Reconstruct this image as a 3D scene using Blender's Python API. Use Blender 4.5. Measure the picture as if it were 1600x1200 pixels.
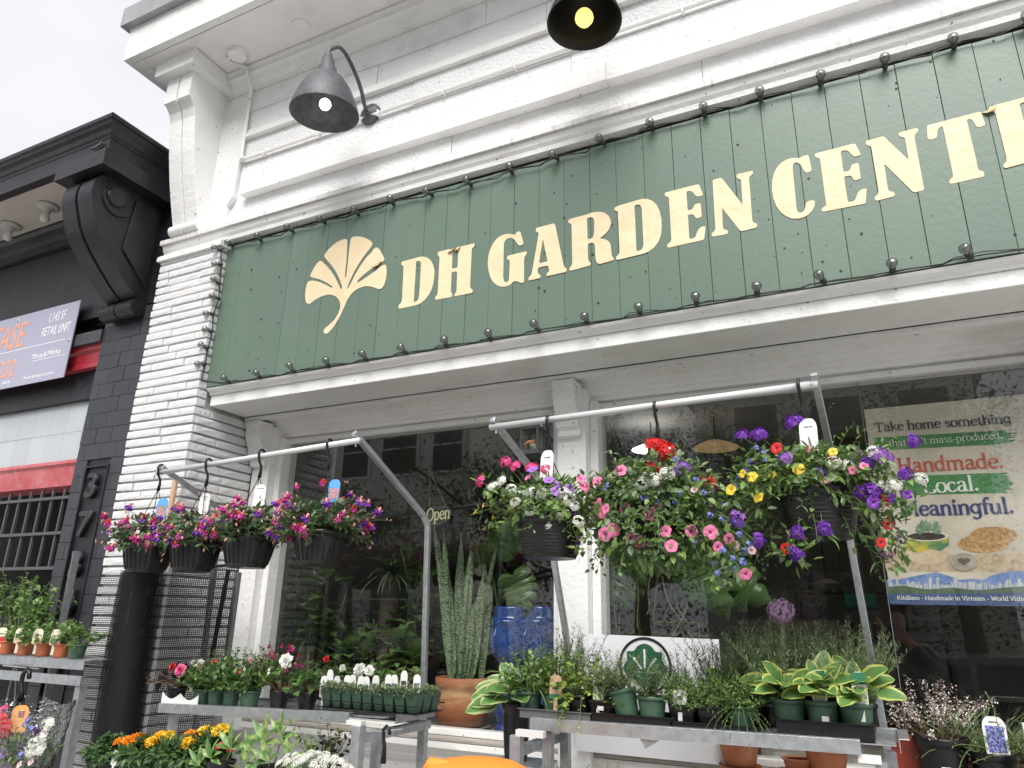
import bpy, math, random
import numpy as np
from mathutils import Vector, Matrix
from mathutils.geometry import tessellate_polygon

random.seed(11)
S = bpy.context.scene
for o in list(bpy.data.objects):
    bpy.data.objects.remove(o)
COL = S.collection
V = Vector
PI = math.pi

# ---------------------------------------------------------------- camera
# world axes: x along the shop front, y into the building (sign face at y = 0), z up
F_PX = 1115.0
CAM = V((0.0, -3.0, 1.6))
U_ = V((65, -3375, 1115)).normalized()
R_ = V((2400, -330, -1115)); R_ = (R_ - U_ * R_.dot(U_)).normalized()
N_ = U_.cross(R_)
if N_.z < 0: N_ = -N_
ROT = Matrix((R_, N_, U_))                      # camera (right, down, forward) -> world
cam_d = bpy.data.cameras.new('camera')
cam_d.sensor_width = 36.0
cam_d.lens = F_PX * 36.0 / 1600.0
cam_d.clip_start = 0.02
cam_d.clip_end = 400
cam = bpy.data.objects.new('camera', cam_d)
COL.objects.link(cam)
c0, c1, c2 = ROT.col[0], -ROT.col[1], -ROT.col[2]
cam.matrix_world = Matrix(((c0.x, c1.x, c2.x, CAM.x), (c0.y, c1.y, c2.y, CAM.y), (c0.z, c1.z, c2.z, CAM.z), (0, 0, 0, 1)))
S.camera = cam

# ---------------------------------------------------------------- overcast sky and soft sun
SUN_EL, SUN_AZ = 51, 162
w = bpy.data.worlds.new('World'); S.world = w; w.use_nodes = True
nt = w.node_tree; nt.nodes.clear()
out = nt.nodes.new('ShaderNodeOutputWorld'); bg = nt.nodes.new('ShaderNodeBackground')
sky = nt.nodes.new('ShaderNodeTexSky'); sky.sky_type = 'NISHITA'; sky.sun_disc = False
sky.sun_elevation = math.radians(SUN_EL); sky.sun_rotation = math.radians(SUN_AZ)
mulc = nt.nodes.new('ShaderNodeMix'); mulc.data_type = 'RGBA'; mulc.blend_type = 'MULTIPLY'; mulc.inputs['Factor'].default_value = 1
mulc.inputs['B'].default_value = (0.07, 0.07, 0.07, 1)
cl = nt.nodes.new('ShaderNodeMix'); cl.data_type = 'RGBA'
noi = nt.nodes.new('ShaderNodeTexNoise'); noi.inputs['Scale'].default_value = 2.2; noi.inputs['Detail'].default_value = 4
cr = nt.nodes.new('ShaderNodeValToRGB')
cr.color_ramp.elements[0].position = .3; cr.color_ramp.elements[0].color = (.70, .73, .81, 1)
cr.color_ramp.elements[1].position = .7; cr.color_ramp.elements[1].color = (.98, .98, 1.0, 1)
tc = nt.nodes.new('ShaderNodeTexCoord')
L = nt.links.new
L(tc.outputs['Generated'], noi.inputs['Vector']); L(noi.outputs['Fac'], cr.inputs['Fac'])
L(sky.outputs['Color'], mulc.inputs['A']); L(mulc.outputs['Result'], cl.inputs['A']); L(cr.outputs['Color'], cl.inputs['B'])
cl.inputs['Factor'].default_value = .93
L(cl.outputs['Result'], bg.inputs['Color']); L(bg.outputs['Background'], out.inputs['Surface'])
bg.inputs['Strength'].default_value = .33
sun_d = bpy.data.lights.new('sun', 'SUN'); sun_d.energy = 1.5; sun_d.angle = math.radians(38); sun_d.color = (1, .97, .93)
sun = bpy.data.objects.new('sun', sun_d); COL.objects.link(sun)
sd = V((math.sin(math.radians(SUN_AZ)) * math.cos(math.radians(SUN_EL)), math.cos(math.radians(SUN_AZ)) * math.cos(math.radians(SUN_EL)), math.sin(math.radians(SUN_EL))))
sun.location = sd * 30
sun.rotation_euler = (-sd).to_track_quat('-Z', 'Y').to_euler()
S.view_settings.view_transform = 'Standard'; S.view_settings.look = 'None'
S.view_settings.gamma = 1; S.view_settings.exposure = 1.72
S.view_settings.use_curve_mapping = False
S.render.engine = 'CYCLES'
S.render.resolution_x, S.render.resolution_y = 1024, 768

# ---------------------------------------------------------------- measuring helpers (a sight line met with a real plane)
def ray(px, py): return ROT @ V(((px - 800) / F_PX, (py - 600) / F_PX, 1))
def P(px, py, y=0.0):
    d = ray(px, py); return CAM + d * ((y - CAM.y) / d.y)
def PX(px, py, x):
    d = ray(px, py); return CAM + d * ((x - CAM.x) / d.x)
def PZ(px, py, z):
    d = ray(px, py); return CAM + d * ((z - CAM.z) / d.z)

# ---------------------------------------------------------------- mesh helpers
class MB:
    def __init__(s): s.v = []; s.f = []; s.m = []
    def add(s, vs, fs, mi=0):
        o = len(s.v); s.v.extend(tuple(p) for p in vs)
        s.f.extend(tuple(i + o for i in f) for f in fs); s.m.extend([mi] * len(fs))
    def box(s, x0, x1, y0, y1, z0, z1, mi=0):
        s.add([(x0, y0, z0), (x1, y0, z0), (x1, y1, z0), (x0, y1, z0), (x0, y0, z1), (x1, y0, z1), (x1, y1, z1), (x0, y1, z1)],
              [(0, 3, 2, 1), (4, 5, 6, 7), (0, 1, 5, 4), (1, 2, 6, 5), (2, 3, 7, 6), (3, 0, 4, 7)], mi); return s
    def bar(s, a, b, w, h, up=(0, 0, 1), mi=0):
        a, b = V(a), V(b); d = (b - a).normalized(); u = V(up)
        if abs(d.dot(u)) > .95: u = V((0, 1, 0))
        x = d.cross(u).normalized() * (w / 2); y = x.cross(d).normalized() * (h / 2)
        vs = [p + q for p in (a, b) for q in (-x - y, x - y, x + y, -x + y)]
        s.add(vs, [(0, 1, 2, 3), (7, 6, 5, 4), (0, 4, 5, 1), (1, 5, 6, 2), (2, 6, 7, 3), (3, 7, 4, 0)], mi); return s
    def tube(s, pts, r, n=8, mi=0, cap=True):
        pts = [V(p) for p in pts]; k = len(pts)
        rs = r if isinstance(r, (list, tuple)) else [r] * k
        t = [(pts[min(i + 1, k - 1)] - pts[max(i - 1, 0)]).normalized() for i in range(k)]
        u = t[0].orthogonal().normalized(); vs = []
        for i in range(k):
            u = (u - t[i] * u.dot(t[i]))
            u = u.normalized() if u.length > 1e-6 else t[i].orthogonal().normalized()
            b = t[i].cross(u)
            vs += [pts[i] + (u * math.cos(2 * PI * j / n) + b * math.sin(2 * PI * j / n)) * rs[i] for j in range(n)]
        fs = [(i * n + j, i * n + (j + 1) % n, (i + 1) * n + (j + 1) % n, (i + 1) * n + j) for i in range(k - 1) for j in range(n)]
        if cap: fs += [tuple(range(n - 1, -1, -1)), tuple(range((k - 1) * n, k * n))]
        s.add(vs, fs, mi); return s
    def lathe(s, prof, c=(0, 0, 0), n=24, mi=0, mat=None):
        k = len(prof); vs = []
        for r, z in prof:
            for j in range(n):
                p = V((r * math.cos(2 * PI * j / n), r * math.sin(2 * PI * j / n), z))
                if mat is not None: p = mat @ p
                vs.append(p + V(c))
        fs = [(i * n + j, i * n + (j + 1) % n, (i + 1) * n + (j + 1) % n, (i + 1) * n + j) for i in range(k - 1) for j in range(n)]
        s.add(vs, fs, mi); return s
    def prism(s, loops, fn, w0, w1, mi=0, smooth_r=0):
        if smooth_r: loops = [rounded(l, smooth_r) for l in loops]
        tri = tessellate_polygon([[V((a, b, 0)) for a, b in l] for l in loops])
        flat = [p for l in loops for p in l]; n = len(flat)
        vs = [fn(a, b, w0) for a, b in flat] + [fn(a, b, w1) for a, b in flat]
        fs = [tuple(t) for t in tri] + [tuple(i + n for i in t[::-1]) for t in tri]
        o = 0
        for l in loops:
            k = len(l)
            fs += [(o + i, o + (i + 1) % k, n + o + (i + 1) % k, n + o + i) for i in range(k)]; o += k
        s.add(vs, fs, mi); return s
    def extr(s, prof, x0, x1, mi=0):
        return s.prism([prof], lambda a, b, w: (w, a, b), x0, x1, mi)
    def sweep(s, prof, path, mi=0, closed=True):
        """moulding: profile of (outward, z), swept along a plan path; outward = to the left of travel"""
        k = len(path); m = len(prof); vs = []
        for i, p in enumerate(path):
            p = V(p)
            a = (p - V(path[i - 1])).normalized() if i > 0 else None
            b = (V(path[i + 1]) - p).normalized() if i < k - 1 else None
            na = V((-a.y, a.x)) if a else None; nb = V((-b.y, b.x)) if b else None
            if na is None: n_ = nb
            elif nb is None: n_ = na
            else:
                n_ = (na + nb).normalized(); n_ = n_ / max(.2, n_.dot(na))
            vs += [(p.x + n_.x * q[0], p.y + n_.y * q[0], q[1]) for q in prof]
        mm = m if closed else m - 1
        fs = [(i * m + j, i * m + (j + 1) % m, (i + 1) * m + (j + 1) % m, (i + 1) * m + j) for i in range(k - 1) for j in range(mm)]
        if closed:
            tri = tessellate_polygon([[V((a, b, 0)) for a, b in prof]])
            fs += [tuple(t) for t in tri] + [tuple(i + (k - 1) * m for i in t[::-1]) for t in tri]
        s.add(vs, fs, mi); return s
    def mesh(s, name, mats, smooth=False):
        me = bpy.data.meshes.new(name); me.from_pydata(s.v, [], s.f)
        for m in (mats if isinstance(mats, (list, tuple)) else [mats]): me.materials.append(m)
        if any(s.m): me.polygons.foreach_set('material_index', s.m)
        if smooth: me.polygons.foreach_set('use_smooth', [True] * len(s.f))
        me.update(); return me

def rounded(pts, r, n=3):
    out = []; k = len(pts)
    for i in range(k):
        p = V(pts[i]); a = V(pts[i - 1]); b = V(pts[(i + 1) % k])
        la, lb = (a - p).length, (b - p).length
        if la < 1e-9 or lb < 1e-9: continue
        d = min(r, la * .45, lb * .45)
        q0 = p + (a - p) * (d / la); q1 = p + (b - p) * (d / lb)
        for j in range(n + 1):
            t = j / n; out.append(tuple(q0 * (1 - t) ** 2 + p * 2 * t * (1 - t) + q1 * t * t))
    return out

def crom(p, n=5):
    if len(p) < 3: return p
    out = []; q = [p[0]] + list(p) + [p[-1]]
    for i in range(1, len(q) - 2):
        for j in range(n):
            t = j / n; out.append(tuple(.5 * ((2 * q[i][k]) + (-q[i - 1][k] + q[i + 1][k]) * t + (2 * q[i - 1][k] - 5 * q[i][k] + 4 * q[i + 1][k] - q[i + 2][k]) * t * t + (-q[i - 1][k] + 3 * q[i][k] - 3 * q[i + 1][k] + q[i + 2][k]) * t ** 3) for k in range(2)))
    return out + [p[-1]]
def fix_normals(me):
    import bmesh
    b = bmesh.new(); b.from_mesh(me); bmesh.ops.recalc_face_normals(b, faces=b.faces); b.to_mesh(me); b.free()

def tag(o, label=None, cat=None, group=None, kind=None):
    if label: o['label'] = label
    if cat: o['category'] = cat
    if group: o['group'] = group
    if kind: o['kind'] = kind
    return o
def thing(name, label, cat, loc=(0, 0, 0), group=None, rz=0):
    o = bpy.data.objects.new(name, None); o.empty_display_size = .05; COL.objects.link(o)
    o.location = loc; o.rotation_euler = (0, 0, rz); o['_l'] = tuple(loc)
    return tag(o, label, cat, group)
def link(name, me, parent=None, loc=None, rot=None, scale=None, world=False, kind=None, label=None):
    o = bpy.data.objects.new(name, me); COL.objects.link(o)
    if loc is not None: o.location = loc
    if rot is not None:
        if isinstance(rot, Matrix): o.rotation_mode = 'QUATERNION'; o.rotation_quaternion = rot.to_quaternion()
        else: o.rotation_euler = rot
    if scale is not None: o.scale = (scale,) * 3 if isinstance(scale, (int, float)) else scale
    if parent is not None:
        o.parent = parent
        if world:
            p = parent; off = V((0, 0, 0))
            while p is not None: off += p.location; p = p.parent
            o.location = o.location - off
    if kind: o['kind'] = kind
    if label: o['label'] = label
    return o
def obj(name, mb, mats, parent=None, smooth=False, world=True, bevel=0, kind=None, label=None, fix=True):
    me = mb.mesh(name, mats, smooth)
    if fix: fix_normals(me)
    o = link(name, me, parent, world=world, kind=kind, label=label)
    if bevel:
        b = o.modifiers.new('bevel', 'BEVEL'); b.width = bevel; b.segments = 2; b.limit_method = 'ANGLE'; b.angle_limit = .6
    return o

# ---------------------------------------------------------------- materials (procedural)
MATS = {}
def M(name, col, rough=.5, metal=0, col2=None, scale=6, lo=.35, hi=.65, bump=0, bscale=60, island=0, objrand=0, spec=.5, coat=0, trans=0, emit=0, detail=6, stretch=None, dirt=None, dirt_amt=.5, dirt_scale=3, specks=0):
    if name in MATS: return MATS[name]
    m = bpy.data.materials.new(name); m.use_nodes = True; n = m.node_tree.nodes; l = m.node_tree.links.new
    b = n['Principled BSDF']
    b.inputs['Roughness'].default_value = rough; b.inputs['Metallic'].default_value = metal
    b.inputs['Specular IOR Level'].default_value = spec
    c4 = (*col, 1); b.inputs['Base Color'].default_value = c4
    if coat: b.inputs['Coat Weight'].default_value = coat; b.inputs['Coat Roughness'].default_value = .08
    last = None
    if col2 or bump or dirt:
        t = n.new('ShaderNodeTexCoord'); vec = t.outputs['Object']
        if stretch:
            mp = n.new('ShaderNodeMapping'); mp.inputs['Scale'].default_value = stretch; l(vec, mp.inputs['Vector']); vec = mp.outputs['Vector']
    def mix(fac, A, B, blend='MIX'):
        x = n.new('ShaderNodeMix'); x.data_type = 'RGBA'; x.blend_type = blend
        if isinstance(fac, (int, float)): x.inputs['Factor'].default_value = fac
        else: l(fac, x.inputs['Factor'])
        for s_, q in (('A', A), ('B', B)):
            if isinstance(q, tuple): x.inputs[s_].default_value = q
            else: l(q, x.inputs[s_])
        return x.outputs['Result']
    if col2:
        if island:
            g = n.new('ShaderNodeNewGeometry'); last = mix(g.outputs['Random Per Island'], c4, (*col2, 1))
        elif objrand:
            g = n.new('ShaderNodeObjectInfo'); last = mix(g.outputs['Random'], c4, (*col2, 1))
        else:
            no = n.new('ShaderNodeTexNoise'); no.inputs['Scale'].default_value = scale; no.inputs['Detail'].default_value = detail
            l(vec, no.inputs['Vector'])
            r = n.new('ShaderNodeMapRange'); r.inputs['From Min'].default_value = lo; r.inputs['From Max'].default_value = hi
            l(no.outputs['Fac'], r.inputs['Value']); last = mix(r.outputs['Result'], c4, (*col2, 1))
    if dirt:
        no = n.new('ShaderNodeTexNoise'); no.inputs['Scale'].default_value = dirt_scale; no.inputs['Detail'].default_value = 8; no.inputs['Roughness'].default_value = .65
        l(vec, no.inputs['Vector'])
        r = n.new('ShaderNodeMapRange'); r.inputs['From Min'].default_value = .52; r.inputs['From Max'].default_value = .75; r.inputs['To Max'].default_value = dirt_amt
        l(no.outputs['Fac'], r.inputs['Value']); last = mix(r.outputs['Result'], last if last is not None else c4, (*dirt, 1))
    if specks:
        no = n.new('ShaderNodeTexNoise'); no.inputs['Scale'].default_value = 38; no.inputs['Detail'].default_value = 2; l(vec, no.inputs['Vector'])
        r = n.new('ShaderNodeMapRange'); r.inputs['From Min'].default_value = .715; r.inputs['From Max'].default_value = .75; r.inputs['To Max'].default_value = specks
        l(no.outputs['Fac'], r.inputs['Value']); last = mix(r.outputs['Result'], last if last is not None else c4, (.07, .065, .06, 1))
    if last is not None: l(last, b.inputs['Base Color'])
    if bump:
        no = n.new('ShaderNodeTexNoise'); no.inputs['Scale'].default_value = bscale; no.inputs['Detail'].default_value = 5
        l(vec, no.inputs['Vector'])
        bp = n.new('ShaderNodeBump'); bp.inputs['Strength'].default_value = bump; bp.inputs['Distance'].default_value = .01
        l(no.outputs['Fac'], bp.inputs['Height']); l(bp.outputs['Normal'], b.inputs['Normal'])
    if trans:     # thin leaf: some light comes through
        o = n['Material Output']; tr = n.new('ShaderNodeBsdfTranslucent'); mx = n.new('ShaderNodeMixShader'); mx.inputs['Fac'].default_value = trans
        if last is not None: l(last, tr.inputs['Color'])
        else: tr.inputs['Color'].default_value = c4
        l(b.outputs['BSDF'], mx.inputs[1]); l(tr.outputs['BSDF'], mx.inputs[2]); l(mx.outputs['Shader'], o.inputs['Surface'])
    if emit:
        b.inputs['Emission Color'].default_value = c4; b.inputs['Emission Strength'].default_value = emit
    MATS[name] = m; return m

def glass_mat(name, f0=.045, tint=(.97, .98, .975), rough=0.0):
    m = bpy.data.materials.new(name); m.use_nodes = True; n = m.node_tree.nodes; l = m.node_tree.links.new
    n.remove(n['Principled BSDF']); o = n['Material Output']
    tr = n.new('ShaderNodeBsdfTransparent'); tr.inputs['Color'].default_value = (*tint, 1)
    gl = n.new('ShaderNodeBsdfGlossy'); gl.inputs['Roughness'].default_value = rough
    g = n.new('ShaderNodeNewGeometry'); d = n.new('ShaderNodeVectorMath'); d.operation = 'DOT_PRODUCT'
    l(g.outputs['Incoming'], d.inputs[0]); l(g.outputs['Normal'], d.inputs[1])
    a = n.new('ShaderNodeMath'); a.operation = 'ABSOLUTE'; l(d.outputs['Value'], a.inputs[0])
    s1 = n.new('ShaderNodeMath'); s1.operation = 'SUBTRACT'; s1.inputs[0].default_value = 1; l(a.outputs[0], s1.inputs[1])
    pw = n.new('ShaderNodeMath'); pw.operation = 'POWER'; pw.inputs[1].default_value = 5; l(s1.outputs[0], pw.inputs[0])
    ma = n.new('ShaderNodeMath'); ma.operation = 'MULTIPLY_ADD'; ma.inputs[1].default_value = 1 - f0; ma.inputs[2].default_value = f0; l(pw.outputs[0], ma.inputs[0])
    mx = n.new('ShaderNodeMixShader'); l(ma.outputs[0], mx.inputs['Fac']); l(tr.outputs[0], mx.inputs[1]); l(gl.outputs[0], mx.inputs[2])
    l(mx.outputs[0], o.inputs['Surface']); MATS[name] = m; return m

white = M('white_paint', (.83, .83, .82), .45, col2=(.78, .78, .76), scale=3, bump=.4, bscale=38, dirt=(.42, .40, .36), dirt_amt=.42, dirt_scale=2.5, specks=.7)
white_rough = M('white_rough_paint', (.84, .84, .84), .6, col2=(.79, .79, .79), scale=5, bump=1.0, bscale=52, dirt=(.45, .43, .40), dirt_amt=.42, dirt_scale=4, specks=.6)
white_grime = M('white_grimy_paint', (.80, .80, .79), .6, col2=(.74, .73, .71), scale=4, bump=.6, bscale=40, dirt=(.30, .28, .24), dirt_amt=.8, dirt_scale=3.5, stretch=(9, 1, 1.2), specks=.6)
brick_m = M('white_painted_brick', (.84, .84, .84), .65, col2=(.78, .78, .79), objrand=1, bump=.6, bscale=90, dirt=(.4, .38, .35), dirt_amt=.4, dirt_scale=14, specks=.7)
mortar_m = M('white_mortar_shaded', (.50, .50, .50), .8, bump=.5, bscale=80)  # white mortar greyed: shade of the recessed joints put into the colour
green = M('green_paint', (.118, .172, .134), .40, col2=(.104, .156, .120), objrand=1, bump=.07, bscale=42, dirt=(.10, .17, .09), dirt_amt=.7, dirt_scale=3)
cream = M('cream_vinyl', (.76, .62, .41), .5, col2=(.72, .58, .37), scale=9, bump=.6, bscale=13, dirt=(.6, .46, .28), dirt_amt=.5, dirt_scale=5)
black_paint = M('black_paint', (.008, .008, .011), .42, col2=(.012, .012, .016), scale=5, bump=.3, bscale=40, dirt=(.08, .08, .085), dirt_amt=.25, dirt_scale=7)
black_tile = M('black_tile_paint', (.026, .027, .034), .38, col2=(.034, .035, .043), objrand=1, bump=.15, bscale=60, dirt=(.2, .2, .21), dirt_amt=.2, dirt_scale=12)
galv = M('galvanised_steel', (.52, .54, .56), .42, metal=.75, col2=(.40, .42, .44), scale=35, bump=.1, bscale=120, dirt=(.3, .3, .29), dirt_amt=.4, dirt_scale=9)
lightgrey = M('grey_tube_paint', (.62, .63, .64), .35, metal=.2, bump=.05, bscale=90, dirt=(.35, .35, .33), dirt_amt=.3, dirt_scale=12)
blackplastic = M('black_plastic', (.007, .007, .008), .36, bump=.12, bscale=90, dirt=(.045, .042, .04), dirt_amt=.35, dirt_scale=9)
dark_metal = M('dark_grey_metal', (.06, .062, .068), .5, metal=.3, col2=(.09, .09, .10), scale=20, bump=.2, bscale=70)
glass = glass_mat('window_glass', .06)
clear_glass = glass_mat('bulb_glass', .13, (.55, .56, .55), .25)
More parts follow.
